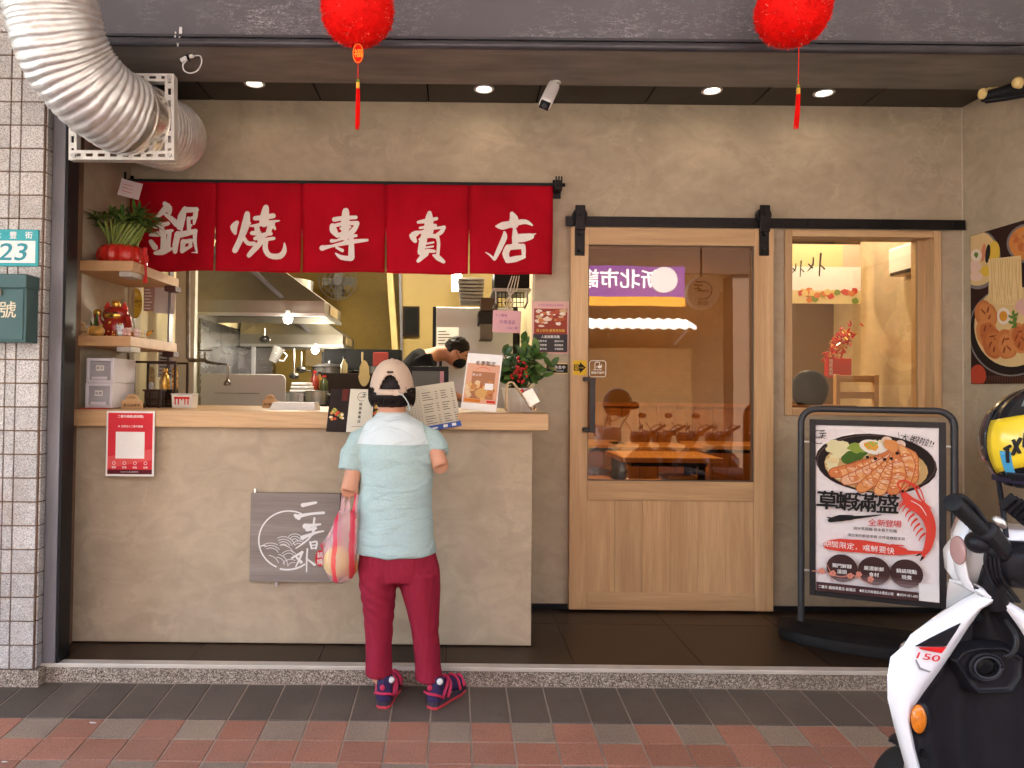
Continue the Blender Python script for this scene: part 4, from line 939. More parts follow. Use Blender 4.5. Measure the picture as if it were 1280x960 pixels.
LOGO = [([(498, 262), (545, 252), (602, 240)], [34, 26, 20]), ([(440, 345), (468, 366)], [26, 34]), ([(452, 356), (560, 332), (665, 322)], [34, 20, 22]),
        ([(592, 366), (585, 430), (578, 505)], [18, 16, 12]), ([(520, 432), (570, 425), (640, 415)], [44, 26, 14]), ([(535, 460), (605, 448)], [30, 18]),
        ([(500, 525), (540, 508), (610, 482), (665, 470)], [36, 26, 18, 12]), ([(602, 440), (560, 520), (500, 575), (448, 612)], [16, 14, 12, 8]), ([(560, 560), (574, 612)], [16, 16]),
        ([(560, 566), (612, 556), (606, 612)], [12, 16, 16]), ([(566, 588), (604, 582)], 10), ([(572, 612), (606, 606)], 12),
        ([(500, 642), (455, 668), (418, 690)], [22, 16, 14]), ([(498, 642), (482, 690), (450, 760)], [22, 16, 10]), ([(455, 684), (492, 722)], [16, 26]), ([(540, 615), (536, 700), (536, 800)], [14, 14, 10]), ([(530, 690), (598, 742)], [10, 20])]
for pts, ws in LOGO: p.stroke(M_INKW, [lg(*q) for q in pts], [x * kx for x in ws] if isinstance(ws, list) else ws * kx)
def arc(cx, cy, r, a0, a1, wd, n=14): 
    return [lg(cx + r * math.cos(R(a0 + (a1 - a0) * i / n)), cy - r * math.sin(R(a0 + (a1 - a0) * i / n))) for i in range(n + 1)]
p.stroke(M_INKW, arc(392, 546, 236, 66, 246, 0, 30), 11 * kx); p.stroke(M_INKW, arc(380, 540, 244, 258, 305, 0), [14 * kx] * 15)
for (cx, cy, r, a0, a1) in [(350, 610, 92, 15, 120), (350, 610, 72, 18, 125), (350, 610, 52, 20, 130), (350, 610, 32, 20, 140), (440, 560, 66, 10, 140), (440, 560, 46, 10, 140), (440, 560, 26, 5, 150), (470, 600, 50, 40, 150), (470, 600, 30, 40, 150), (250, 680, 110, 60, 125), (250, 680, 90, 40, 120), (250, 680, 70, 30, 115), (230, 760, 90, 20, 85), (300, 745, 60, 0, 90), (300, 745, 85, 0, 80), (395, 700, 70, 30, 140), (395, 700, 50, 20, 150), (410, 770, 70, 60, 150), (430, 770, 45, 70, 160), (340, 680, 95, 20, 100), (195, 620, 28, 50, 130), (195, 640, 50, 60, 120)]:
    p.stroke(M_INKW, arc(cx, cy, r, a0, a1, 0, 8), 4.5 * kx)
q = lg(640, 690); p.disc(M_INKR, q[0], q[1], 38 * kx, 66 * ky); p.vtext(M_INKW, '鍋燒', q[0], q[1] + 28 * ky, 46 * kx, bold=.02)
p.done(sg, 'lettering')
# red flyer taped to the counter (its square code is left blank)
def d4(p, w, h):
    p.rect(M_PAPER, 0, 0, w, h); p.rect(flat('flyer_red', (.60, .035, .05)), .035 * w, .03 * h, .965 * w, .97 * h)
    p.poly(flat('flyer_red2', (.68, .10, .10)), [(.035 * w, .30 * h), (.965 * w, .42 * h), (.965 * w, .25 * h), (.035 * w, .12 * h)]); p.rect(flat('flyer_dark', (.10, .012, .02)), .035 * w, .03 * h, .965 * w, .10 * h)
    p.text(M_INKW, '二春外鍋燒(鍋燒麵)', .5 * w, .915 * h, .05 * h, bold=.03); p.text(M_INKW, '★ 立即加入二春外鍋燒', .5 * w, .765 * h, .035 * h, bold=.02)
    p.rect(M_INKW, .2 * w, .27 * h, .8 * w, .68 * h)
    for i, s in enumerate(('優惠', '點餐', '集點', '送餐')): p.text(M_INKW, s, (.17 + .22 * i) * w, .135 * h, .032 * h, bold=.02); p.ring(M_INKW, (.17 + .22 * i) * w, .20 * h, .035 * w, .035 * w, .008 * w)
    p.text(M_INKW, 'Powered by 線上點餐系統', .5 * w, .065 * h, .026 * h)
notice('red_flyer', 'red and white flyer taped to the counter edge', 133.5, 513.5, 192, 595.5, YC - .052, M_PAPER, d4, cat='flyer')

# ================================================================ shelves on the left wall
YSH = 3.70
M_BRK = pm('bracket_grey', (.36, .33, .29), .5, .2)
def shelf(lb, y0, y1, x1px, yy):
    zt = W(120, y0, YSH).z; zb = W(120, y1, YSH).z; x1 = W(x1px, y0, YSH).x
    t = thing('wall_shelf', lb, 'shelf', (XL, YSH, zb), 'oak shelves on left wall')
    MB().box(XL + .001, x1, YSH, YW - .03, zb, zt).build('board', M_SHELF, t, bevel=.003)
    xb = W(x1px - 10, y1, YSH).x; MB().box(xb - .03, xb + .04, YSH + .0, YSH + .12, zb - .028, zb - .001).build('bracket', M_BRK, t, bevel=.003)
    MB().box(x1 - .05, x1 + .015, YW - .12, YW - .03, zb - .03, zb - .001).build('bracket', pm('bracket_brown', (.06, .02, .015), .5), t, bevel=.003)
    return zt, x1
Z1, SX = shelf('upper oak wall shelf carrying the lucky bamboo', 325.5, 338.5, 166, 0); Z2, SX2 = shelf('lower oak wall shelf carrying the lucky cat', 419.5, 432.5, 163, 0)
# ---- lucky bamboo in red pumpkin pot
pc = W(153, 326, 3.93); pc.z = Z1
t = thing('lucky_bamboo', 'bundle of lucky bamboo in ribbed red pot on upper shelf', 'plant', pc)
pr = .128; ph = .112
M_POT = pm('red_glaze', (.55, .02, .012), .28, var=.12, coat=.5)
MB().lathe([(pr * .75, 0), (pr * .97, ph * .2), (pr * 1.02, ph * .5), (pr * .97, ph * .8), (pr * .8, ph * .98), (pr * .66, ph * 1.0), (pr * .6, ph * .9)], pc, 60, lobes=15, amp=-.10).build('pot', M_POT, t, smooth=60)
st = MB(); lf = MB(); rr = random.Random(21); lf2 = MB()
def leaf(mb, base, d, L, wd, droop):
    d = d.normalized(); side = d.cross(Vector((0, 0, 1)));
    if side.length < .05: side = Vector((1, 0, 0))
    side.normalize(); P = []
    for i in range(5):
        s = i / 4; wv = wd * (0.35, 1, .9, .55, .03)[i]; c = base + d * L * s + Vector((0, 0, -droop * s * s * L)); up = Vector((0, 0, .25 * wv))
        P.append([c - side * wv / 2 + up, c, c + side * wv / 2 + up])
    mb.grid(P)
for i in range(46):
    a = rr.uniform(0, 6.28); r0 = .068 * math.sqrt(rr.random()); b0 = pc + Vector((r0 * math.cos(a), r0 * math.sin(a), ph * .8)); tw_ = a + .9; r1 = r0 * 1.75 + .016
    tip = pc + Vector((r1 * math.cos(tw_), r1 * math.sin(tw_), ph + rr.uniform(.10, .16)))
    st.tube([b0, (b0 + tip) / 2 + Vector((0, 0, .004)), tip], .0065, 7)
    for k in range(6):
        aa = rr.uniform(0, 6.28); dd = Vector((math.cos(tw_) * 1.0 * r1 / .1 + .8 * math.cos(aa), math.sin(tw_) * .9 * r1 / .1 + .8 * math.sin(aa), rr.uniform(.15, 1.3)))
        leaf(lf if k % 3 else lf2, tip, dd, rr.uniform(.075, .13), rr.uniform(.014, .022), rr.uniform(.1, .7))
st.build('stems', pm('bamboo_stem', (.22, .30, .07), .4), t, smooth=60); tag(lf.build('leaves', pm('bamboo_leaf', (.045, .11, .018), .45, var=.4, vs=25), t, smooth=180, fix=False), kind='stuff'); tag(lf2.build('leaves', pm('bamboo_leaf_pale', (.14, .20, .04), .45, var=.35, vs=25), t, smooth=180, fix=False), kind='stuff')
rb_ = W(181, 312, 3.86); kn = MB(); kn.ball(rb_, .014, .01, .014); kn.tube([rb_, W(182, 330, 3.84), W(182.5, 352, 3.83)], .006, 6); kn.tube([rb_, W(176, 318, 3.85), W(181, 322, 3.85)], .004, 6)
for i in range(5): kn.cyl(W(181.5 + .8 * (i - 2), 345, 3.83), W(181.5 + 1.2 * (i - 2), 354, 3.83), .0025, n=5)
kn.build('ribbon', pm('ribbon_red', (.50, .02, .02), .6), t, smooth=60)
notice('pink_card', 'small pink and white card tucked behind the bamboo leaves', 149, 226, 176, 247, 4.03, flat('card_pink', (.72, .55, .55)), lambda p, w, h: [p.stroke(M_INKR, [(.15 * w, (.3 + .2 * i) * h), (.6 * w, (.3 + .2 * i) * h)], .03 * h) for i in range(3)], -.25, cat='card')
# ---- lucky cat
M_CATR = pm('cat_red', (.30, .018, .014), .25, var=.2, coat=.5); M_CATG = pm('cat_gold', (.78, .45, .09), .25, .8, var=.1)
cc = W(145, 418, 3.95); cc.z = Z2
t = thing('lucky_cat', 'red and gold lucky cat figurine on lower shelf', 'figurine', cc)
b = MB(); b.lathe([(.055, 0), (.072, .02), (.074, .06), (.06, .10), (.045, .115)], cc, 24); b.build('body', M_CATR, t, smooth=60)
hc = cc + Vector((0, -.005, .128)); MB().ball(hc, .070, .055, .048, 24, 14).build('head', M_CATR, t, smooth=180); MB().ball(hc + Vector((0, -.022, -.006)), .053, .036, .029, 20, 12).build('face', M_CATG, t, smooth=180)
for s in (-1, 1):
    MB().lathe([(.022, 0), (.014, .02), (.002, .042)], hc + Vector((s * .045, 0, .028)), 10).build('ear', pm('cat_ear', (.62, .04, .03), .3), t, smooth=60)
    MB().tube([hc + Vector((s * .012, -.056, .004)), hc + Vector((s * .022, -.055, .009)), hc + Vector((s * .033, -.05, .003))], .0025, 6).build('eye', M_INKK, t)
MB().tube([hc + Vector((-.012, -.058, -.014)), hc + Vector((-.005, -.06, -.018)), hc + Vector((0, -.06, -.013)), hc + Vector((.005, -.06, -.018)), hc + Vector((.012, -.058, -.014))], .0022, 6).build('mouth', M_INKK, t)
MB().tube([cc + Vector((-.06, -.02, .06)), cc + Vector((-.085, -.03, .10)), cc + Vector((-.086, -.03, .125))], [.02, .017, .02], 12).build('paw', M_CATR, t, smooth=60); MB().ball(cc + Vector((-.086, -.032, .135)), .022, .018, .022).build('paw_pad', M_CATG, t, smooth=180)
MB().tube([cc + Vector((.06, -.02, .08)), cc + Vector((.085, -.03, .07)), cc + Vector((.08, -.05, .12))], [.02, .017, .018], 12).build('paw', M_CATR, t, smooth=60)
MB().lathe([(.02, 0), (.024, .012), (.018, .03), (.004, .034)], hc + Vector((0, 0, .045)), 14).build('crown', M_CATG, t, smooth=60)
b = MB(); rr = random.Random(4)
for i in range(40): b.ball(cc + Vector((rr.uniform(-.06, .06), -.062 + rr.uniform(-.012, .01), rr.uniform(.005, .085))), .007, n=8, m=5)
b.build('coins', M_CATG, t, smooth=180)
def ingot(lb, c, k, mat):
    t = thing('gold_ingot', lb, 'ornament', c, 'gold ingots on the lower shelf'); P = []
    for i in range(13):
        s = -1 + 2 * i / 12; zz = .35 * k * s * s; wv = .42 * k * math.sqrt(max(0, 1 - .92 * s * s)) + .02 * k
        P.append([c + Vector((s * k, wv * math.cos(a), zz + wv * .8 * math.sin(a) * (.9 if math.sin(a) < 0 else .35) + .36 * k)) for a in [2 * math.pi * j / 12 for j in range(13)]])
    MB().grid(P).build('hull', mat, t, smooth=60); MB().ball(c + Vector((0, 0, .45 * k)), .33 * k, .28 * k, .22 * k).build('dome', mat, t, smooth=180)
c = W(175, 419, 3.98); c.z = Z2; ingot('gold boat shaped ingot right of the lucky cat', c, .068, M_CATG)
t = thing('gold_stone', 'rough golden brown stone left of the lucky cat', 'ornament', c)
c = W(119.5, 418, 3.77); c.z = Z2 + .026; b = MB(); b.ball(c, .048, .035, .028, 20, 12); b.v = [tuple(Vector(v) + (Vector(v) - c).normalized() * .008 * noise.noise(Vector(v) * 45)) for v in b.v]
b.build('stone', pm('amber_stone', (.46, .24, .05), .35, var=.5, vs=30), t, smooth=180)
# ---- small wooden signs
M_PLY = wood('ply', (.50, .30, .14), (.62, .40, .21), 'x')
def woodsign(lb, x0, y0, x1, y1, Y, zb, txt):
    A, C = W(x0, y0, Y), W(x1, y1, Y); w, h = C.x - A.x, A.z - zb; t = thing('wooden_table_sign', lb, 'sign', ((A.x + C.x) / 2, Y, zb), 'small wooden table signs')
    out = [(0, 0), (w, 0), (w, .55 * h), (.84 * w, .58 * h)] + [(.5 * w + .34 * w * math.cos(R(a)), .58 * h + .42 * h * math.sin(R(a))) for a in range(10, 180, 10)] + [(.16 * w, .58 * h), (0, .55 * h)]
    MB().prism(out, (A.x, Y, zb), (1, 0, 0), (0, 0, 1), .012).build('board', M_PLY, t, bevel=.001, seg=1); M = flat('burnt_brown', (.10, .045, .02))
    p = Print((A.x, Y, zb), (1, 0, 0), (0, 0, 1)); p.text(M, txt, .5 * w, .26 * h, .2 * h, w=.82 * w, bold=.02)
    for i in range(3): p.ring(M, (.36 + .14 * i) * w, .66 * h, .09 * w, .12 * h, .02 * w, 0, 180, 10)
    p.ring(M, .5 * w, .76 * h, .14 * w, .12 * h, .02 * w, 20, 160, 10); p.done(t, 'lettering')
    MB().box(A.x + .3 * w, A.x + .7 * w, Y + .0125, Y + .035, zb, zb + .012).build('foot', M_PLY, t)
woodsign('small wooden sign at left end of lower shelf', 89, 401, 110, 418, 3.735, Z2, '招財貓咪')
woodsign('small wooden sign beside the drawer boxes on counter', 152, 492.5, 177.5, 512, 3.80, CT, '春日烏龍茶')
woodsign('small wooden sign before the grey chopping board', 328, 493, 347, 510, 4.25, CT, '取餐區')
# ---- small plant in white bowl
c = W(117, 416, 3.90); c.z = Z2 + .0; t = thing('cactus_bowl', 'small green shoot in a white bowl on lower shelf', 'plant', c)
MB().lathe([(.035, 0), (.045, .03), (.052, .062), (.046, .062), (.038, .03)], c, 20).build('bowl', M_WHITE, t, smooth=50); MB().cyl(c + Vector((0, 0, .045)), c + Vector((0, 0, .052)), .044).build('soil', pm('soil', (.05, .035, .02), .9), t)
b = MB()
for i in range(7):
    a = i * .9; leaf(b, c + Vector((.01 * math.cos(a), .01 * math.sin(a), .05)), Vector((.35 * math.cos(a), .35 * math.sin(a), 1)), .05 + .05 * (i == 2), .012, .05)
leaf(b, c + Vector((.012, 0, .05)), Vector((.05, 0, 1)), .10, .016, .0); b.build('leaf', pm('bamboo_leaf', (.045, .11, .018)), t, smooth=180, fix=False)
# ---- row of tiny cats
tcols = [(.62, .66, .72), (.68, .40, .38), (.70, .46, .40), (.72, .52, .50), (.70, .58, .55), (.70, .58, .30), (.66, .60, .48)]
for i in range(7):
    c = W(150 + i * 5.6, 418.5, 3.745); c.z = Z2; k = .021 if i == 0 else .015
    if c.x > SX2 - .012: c.x = SX2 - .014; c.y = 3.76 + .034 * (i - 2)
    t = thing('tiny_cat', ['pale blue tiny toy cat, largest of the row on shelf', 'dark pink tiny toy cat second in the row', 'salmon tiny toy cat third in the row', 'pink tiny toy cat in middle of the row', 'pale pink tiny toy cat fifth in the row', 'yellow tiny toy cat near the shelf edge', 'cream tiny toy cat last in the row'][i], 'figurine', c, 'tiny toy cats on the shelf')
    M = pm('toy%d' % i, tcols[i], .4)
    b = MB(); b.ball(c + Vector((0, 0, .8 * k)), .75 * k, .7 * k, .8 * k, 12, 8); b.build('body', M, t, smooth=180); b = MB(); b.ball(c + Vector((0, -.2 * k, 2.0 * k)), k, .85 * k, .8 * k, 12, 8); hb = b.build('head', M, t, smooth=180)
    for s in (-1, 1): MB().lathe([(.35 * k, 0), (.03 * k, .6 * k)], c + Vector((s * .6 * k, -.2 * k, 2.5 * k)), 8).build('ear', M, hb); MB().ball(c + Vector((s * .35 * k, -1.02 * k, 2.1 * k)), .12 * k, n=6, m=4).build('eye', M_INKK, hb)
# ---- fixed glass pane with papers left of hatch
t = thing('side_pane', 'narrow fixed glass pane behind the shelves at left of hatch', 'pane', (Hx0, YW + .05, 1.2))
MB().box(Hx0 + .002, W(219, 0, 4.40).x, 4.40, 4.406, CT + .002, Hz1 - .002).build('glass', M_GLASS_CLEAR, t)
def d5(p, w, h):
    p.disc(flat('oval_yellow', (.66, .45, .05)), .5 * w, .5 * h, .5 * w, .5 * h, 30); p.ring(flat('oval_edge', (.30, .16, .02)), .5 * w, .5 * h, .49 * w, .49 * h, .03 * w); p.text(M_INKK, '本店使用', .5 * w, .56 * h, .12 * h, w=.8 * w, bold=.02); p.text(M_INKK, 'チーズ', .5 * w, .42 * h, .12 * h, w=.75 * w, bold=.02); p.disc(flat('oval_pale', (.72, .60, .2)), .5 * w, .78 * h, .14 * w, .07 * h)
A, C = W(162.5, 360, 4.396), W(177, 398, 4.396); t = thing('oval_sticker', 'yellow oval cheese sticker on glass behind the lucky cat', 'sticker', A)
MB().prism([((C.x - A.x) * (.5 + .5 * math.cos(a)), (A.z - C.z) * (.5 + .5 * math.sin(a))) for a in [i * 2 * math.pi / 30 for i in range(30)]], (A.x, 4.3985, C.z), (1, 0, 0), (0, 0, 1), .001).build('film', flat('oval_yellow', (.66, .45, .05)), t)
p = Print((A.x, 4.3984, C.z), (1, 0, 0), (0, 0, 1), .0003); d5(p, C.x - A.x, A.z - C.z); p.done(t)
def lines(n, mat=None):
    def f(p, w, h):
        r_ = random.Random(n)
        for i in range(n): p.stroke(mat or M_INKK, [(.12 * w, h * (.1 + .8 * i / n)), (w * r_.uniform(.5, .88), h * (.1 + .8 * i / n))], .25 * h / n)
    return f
notice('glass_notice', 'small reddish notice on the glass behind upper shelf edge', 180, 355, 193, 389, 4.397, flat('notice_mauve', (.36, .22, .20)), lines(7, M_INKW)); notice('glass_notice', 'large pale sheet taped on the glass pane', 193.5, 353, 219, 392, 4.396, flat('sheet_grey', (.52, .48, .46)), None, -.05); notice('glass_notice', 'white sheet low on the glass pane beneath lower shelf', 198, 436, 218, 472, 4.397, flat('sheet_white', (.62, .60, .63)), lines(6), -.02)
# ================================================================ things on the counter
def on_top(px, py, Y): 
    c = W(px, py, Y); c.z = CT; return c
# red mat + drawer boxes
a = W(84, 514, 3.80); tag(MB().box(XL + .03, W(150, 0, 3.8).x, 3.72, 4.12, CT + .0005, CT + .004).build('red_mat', pm('red_felt', (.50, .015, .015), .9)), 'red mat under the white drawer boxes', 'mat')
M_FROST = pm('frosted_drawer', (.50, .49, .52), .3, var=.08, vs=10); M_BOXW = pm('box_white', (.66, .64, .70), .35, var=.03)
M_FRONT = pm('frost_front', (.52, .51, .55), .35, var=.1, vs=14); M_FRONT.node_tree.nodes['Principled BSDF'].inputs['Alpha'].default_value = .62
def drawer(lb, y0, y1, zb, lab, lump):
    A, C = W(108 - (0 if y0 < 470 else 1.5), y0, 3.76), W(141.5 - (0 if y0 < 470 else 1.5), y1, 3.76); x0, x1 = A.x, C.x; z1 = zb + (A.z - C.z)
    t = thing('drawer_box', lb, 'box', ((x0 + x1) / 2, 3.76, zb), 'stacked drawer boxes'); y_ = 3.76; f = .016
    b = MB(); b.box(x0, x0 + f, y_, y_ + .26, zb, z1); b.box(x1 - f, x1, y_, y_ + .26, zb, z1); b.box(x0 + f, x1 - f, y_, y_ + .26, zb, zb + f); b.box(x0 + f, x1 - f, y_, y_ + .26, z1 - f, z1); b.box(x0 + f, x1 - f, y_ + .25, y_ + .26, zb + f, z1 - f)
    b.build('shell', M_BOXW, t, bevel=.003)
    MB().box(x0 + f + .002, x1 - f - .002, y_ + .004, y_ + .012, zb + f + .002, z1 - f - .002).build('drawer_front', M_FRONT, t); MB().box(x0 + .03, x1 - .03, y_ - .006, y_ + .004, zb + f, zb + f + .016).build('drawer_pull', M_BOXW, t, bevel=.002)
    cx = (x0 + x1) / 2; MB().box(cx - .02, cx + .02, y_ + .001, y_ + .0035, z1 - .065, z1 - .038).build('label_tag', M_PAPER, t); p = Print((cx - .02, y_ + .001, z1 - .065), (1, 0, 0), (0, 0, 1)); p.text(M_INKK, lab, .02, .0135, .016, bold=.02); p.done(t, 'lettering')
    rr = random.Random(lump)
    b = MB()
    for i in range(5): b.ball((x0 + .04 + .07 * rr.random(), y_ + .06 + .1 * rr.random(), zb + .04), .03, .03, .022, 12, 8)
    b.build('contents', pm('napkin', (.66, .60, .52), .8), t, smooth=180)
    return z1
z_ = drawer('white drawer box with frosted front, lower of the two', 480, 511.5, CT + .0045, '吸管', 1); drawer('white drawer box with frosted front, upper of the two', 448, 479.5, z_ + .001, '杯子', 2)
# display case with figurine
t = thing('display_case', 'dark framed glass display case with small figurine on counter', 'case', on_top(192, 511, 4.1)); A, C = W(166, 451, 4.1), W(219, 510, 4.1); M_DW = pm('dark_wood', (.035, .016, .01), .4)
b = MB(); x0, x1, y0, y1, z0, z1 = A.x, C.x, 4.10, 4.30, CT, A.z
for x in (x0, x1 - .012):
    for y in (y0, y1 - .012): b.box(x, x + .012, y, y + .012, z0 + .012, z1 - .012)
for z in (z0, z1 - .012):
    for y in (y0, y1 - .012): b.box(x0, x1, y, y + .012, z, z + .012)
b.build('frame', M_DW, t); MB().box(x0 + .013, x1 - .013, y0 + .003, y0 + .006, z0 + .013, z1 - .013).build('glass', M_GLASS_CLEAR, t); MB().box(x0 + .001, x1 - .001, y0 + .013, y1 - .013, z0 + .0005, z0 + .02).build('base', M_DW, t)
for x in (x0 + .02, x1 - .085): MB().box(x, x + .03, y1 - .03, y1 - .02, z0 + .04, z1 - .03).build('gold_panel', M_GOLD, t)
xc = (x0 + x1) / 2; b = MB(); b.lathe([(.028, 0), (.03, .04), (.02, .075), (.012, .09)], (xc + .02, 4.2, z0 + .10), 14); b.ball((xc + .02, 4.2, z0 + .205), .017); b.build('figurine', M_CATG, t, smooth=60); MB().box(xc - .06, xc + .08, 4.15, 4.25, z0 + .02, z0 + .10).build('pedestal', M_DW, t)
MB().lathe([(.012, 0), (.013, .03), (.006, .04)], (xc - .045, 4.17, z0 + .10), 10).build('vase', M_WHITE, t, smooth=50)
# small dark wooden chair-like stand
t = thing('dark_stand', 'small dark carved wooden stand beside the wooden sign', 'stand', on_top(186, 511, 3.98)); A = on_top(180, 512, 3.98)
for (dx, dy) in ((0, 0), (.075, 0), (0, .06), (.075, .06)): MB().box(A.x + dx, A.x + dx + .008, 3.98 + dy, 3.988 + dy, CT, CT + .09).build('leg', M_DW, t)
MB().box(A.x - .006, A.x + .09, 3.97, 4.06, CT + .09, CT + .10).build('top', M_DW, t, bevel=.002); MB().box(A.x + .008, A.x + .075, 3.981, 3.987, CT + .04, CT + .052).build('rail', M_DW, t)
# takeaway tub
t = thing('paper_tub', 'white and red printed tub on counter near the tap', 'tub', on_top(227, 512, 4.0)); A, C = W(214, 497, 4.0), W(240.5, 513, 4.0)
b = MB(); b.prism([(.004, 0), (C.x - A.x - .004, 0), (C.x - A.x, .072), (0, .072)], (A.x, 4.0, CT), (1, 0, 0), (0, 0, 1), .09); b.build('tub', M_WHITE, t, bevel=.004); MB().box(A.x - .003, C.x + .003, 3.996, 4.094, CT + .0725, CT + .079).build('lid', pm('clear_lid', (.6, .58, .57), .3), t, bevel=.002)
p = Print((A.x, 4.0, CT), (1, 0, 0), (0, 0, 1)); w = C.x - A.x
p.rect(M_INKR, .14 * w, .05, .86 * w, .062)
for i in range(5): p.rect(M_INKR, (.16 + .15 * i) * w, .02, (.22 + .15 * i) * w, .05)
p.rect(M_PAPER, .38 * w, .015, .62 * w, .042); p.done(t)
# white papers lying on counter
A, C = on_top(338, 513, 3.92), on_top(395, 513, 3.92); t = thing('paper_stack', 'flat stack of white paper slips on the counter', 'paper', A)
for i in range(4): MB().box(A.x + .004 * i, C.x - .003 * i, 3.90 + .005 * i, 4.05, CT + .010 * i, CT + .0095 + .010 * i).build('sheet', M_PAPER, t)
# menu card (black / cream, held against the counter) ------------------------------------------------
def board(name, lb, cat, pts, Ys, mat, draw=None, thick=.003, back=None):
    """flat rectangular card given by its bottom-left, bottom-right and top-left points"""
    o = W(*pts[0], Ys[0]); br = W(*pts[1], Ys[1]); tl = W(*pts[2], Ys[2]); ux = br - o; w = ux.length; ux.normalize(); uy = tl - o; uy = (uy - ux * uy.dot(ux)); h = uy.length; uy.normalize()
    t = thing(name, lb, cat, o); MB().prism([(0, 0), (w, 0), (w, h), (0, h)], o, ux, uy, thick).build('sheet', mat, t)
    if draw: p = Print(o, ux, uy); draw(p, w, h); p.done(t)
    return t, o, ux, uy, w, h
M_CREAMP = flat('menu_cream', (.62, .58, .47)); M_MBLK = flat('menu_black', (.022, .014, .012))
def minilogo(p, u, v, k, mat=M_INKK):
    p.ring(mat, u, v, k, k, .1 * k, 60, 300); 
    for i in range(3): p.ring(mat, u - .3 * k + .35 * i * k, v - .35 * k, .45 * k, .4 * k, .07 * k, 20, 160, 8)
    p.stroke(mat, [(u + .3 * k, v + .9 * k), (u + .75 * k, v + .95 * k)], .16 * k); p.stroke(mat, [(u + .1 * k, v + .55 * k), (u + .95 * k, v + .6 * k)], .14 * k); p.stroke(mat, [(u + .55 * k, v + .45 * k), (u + .4 * k, v - .1 * k)], .12 * k); p.stroke(mat, [(u + .2 * k, v + .15 * k), (u + .9 * k, v + .2 * k)], .12 * k)
def d6(p, w, h):
    rr = random.Random(8); p.rect(M_MBLK, 0, 0, w, h)
    fc = [(.55, .07, .03), (.62, .42, .1), (.50, .22, .06), (.70, .60, .42), (.20, .25, .06)]
    for (ua, ub, va, vb, n) in ((.02, .30, .27, .52, 22), (.80, .99, .30, .70, 22)):
        for i in range(n): p.disc(flat('mfood%d' % (i % 5), fc[i % 5]), w * rr.uniform(ua + .03, ub - .03), h * rr.uniform(va, vb), .03 * w, .03 * h, wob=.4, seed=i, n=10)
    p.rect(flat('menu_maroon', (.10, .02, .015)), .22 * w, .72 * h, .33 * w, h)
    p.rect(M_CREAMP, .36 * w, 0, .80 * w, h); minilogo(p, .58 * w, .82 * h, .08 * w)
    for i, ch in enumerate('鍋燒專賣店'): p.text(M_INKK, ch, .57 * w, (.65 - .10 * i) * h, .07 * h, bold=.03, rough=.05)
    p.stroke(M_INKK, [(.45 * w, .13 * h), (.7 * w, .13 * h)], .008 * h)
board('menu_card', 'folded black and cream menu card held left of the customer', 'menu', [(407.5, 539.5), (478, 541.5), (414, 486)], [3.52, 3.48, 3.58], M_MBLK, d6)
def d7(p, w, h):
    p.rect(M_CREAMP, 0, 0, w, h); ln = flat('menu_line', (.25, .24, .22)); rr = random.Random(2)
    for i in range(17): p.rect(ln, .02 * w, h * (.14 + .05 * i), .40 * w, h * (.14 + .05 * i) + .0012)
    for i in range(9): p.rect(ln, w * (.02 + .0475 * i), .14 * h, w * (.02 + .0475 * i) + .0012, .94 * h)
    for i in range(15):
        y = h * (.16 + .052 * i)
        if i % 5 == 4: continue
        p.stroke(M_INKK, [(.45 * w, y), (w * rr.uniform(.55, .62), y)], .011 * h); p.stroke(M_INKK, [(.66 * w, y), (.69 * w, y)], .011 * h); p.stroke(M_INKK, [(.75 * w, y), (w * rr.uniform(.82, .88), y)], .011 * h); p.stroke(M_INKK, [(.92 * w, y), (.95 * w, y)], .011 * h)
    bl = flat('menu_blue', (.07, .13, .40)); p.rect(bl, .42 * w, 0, w, .115 * h); p.rect(M_INKW, .70 * w, .03 * h, .77 * w, .09 * h); p.rect(M_INKW, .84 * w, .03 * h, .91 * w, .09 * h); p.stroke(M_INKW, [(.46 * w, .05 * h), (.6 * w, .05 * h)], .03 * h)
board('menu_sheet', 'large cream printed order menu standing right of the customer', 'menu', [(499, 546), (577, 532), (503, 486)], [3.50, 3.66, 3.54], M_CREAMP, d7)
# winter special display card
M_PEACH = flat('card_peach', (.66, .36, .24))
def d8(p, w, h):
    rr = random.Random(6); p.rect(M_INKW, 0, 0, w, h); p.rect(M_PEACH, .03 * w, .12 * h, .97 * w, .82 * h); p.rect(flat('card_brown', (.38, .17, .09)), .2 * w, .2 * h, .86 * w, .68 * h)
    fc = [(.66, .40, .16), (.50, .22, .08), (.68, .5, .3), (.40, .12, .05)]
    for i in range(26): p.disc(flat('wfood%d' % (i % 4), fc[i % 4]), w * rr.uniform(.1, .9), h * rr.uniform(.2, .5), .07 * w, .045 * h, wob=.4, seed=i, n=12)
    p.disc(flat('wfood5', (.58, .34, .12)), .52 * w, .30 * h, .17 * w, .085 * h, wob=.2); p.rect(flat('card_orange', (.62, .20, .03)), .06 * w, .14 * h, .52 * w, .19 * h); p.rect(M_INKR, .7 * w, .14 * h, .94 * w, .18 * h)
    p.text(flat('brush_brown', (.12, .045, .02)), '冬季限定', .55 * w, .83 * h, .085 * h, bold=.02, rough=.08); p.ring(M_INKR, .5 * w, .70 * h, .2 * w, .06 * h, .012 * w, 10, 170); p.rect(M_INKW, .6 * w, .37 * h, .84 * w, .48 * h); p.text(M_INKW, '新上市', .34 * w, .62 * h, .05 * h)
t, o, ux, uy, w, h = board('winter_card', 'peach winter special display card standing on the counter', 'display card', [(576, 511), (620, 515), (584, 441)], [3.74, 3.70, 3.80], M_INKW, d8, .004)
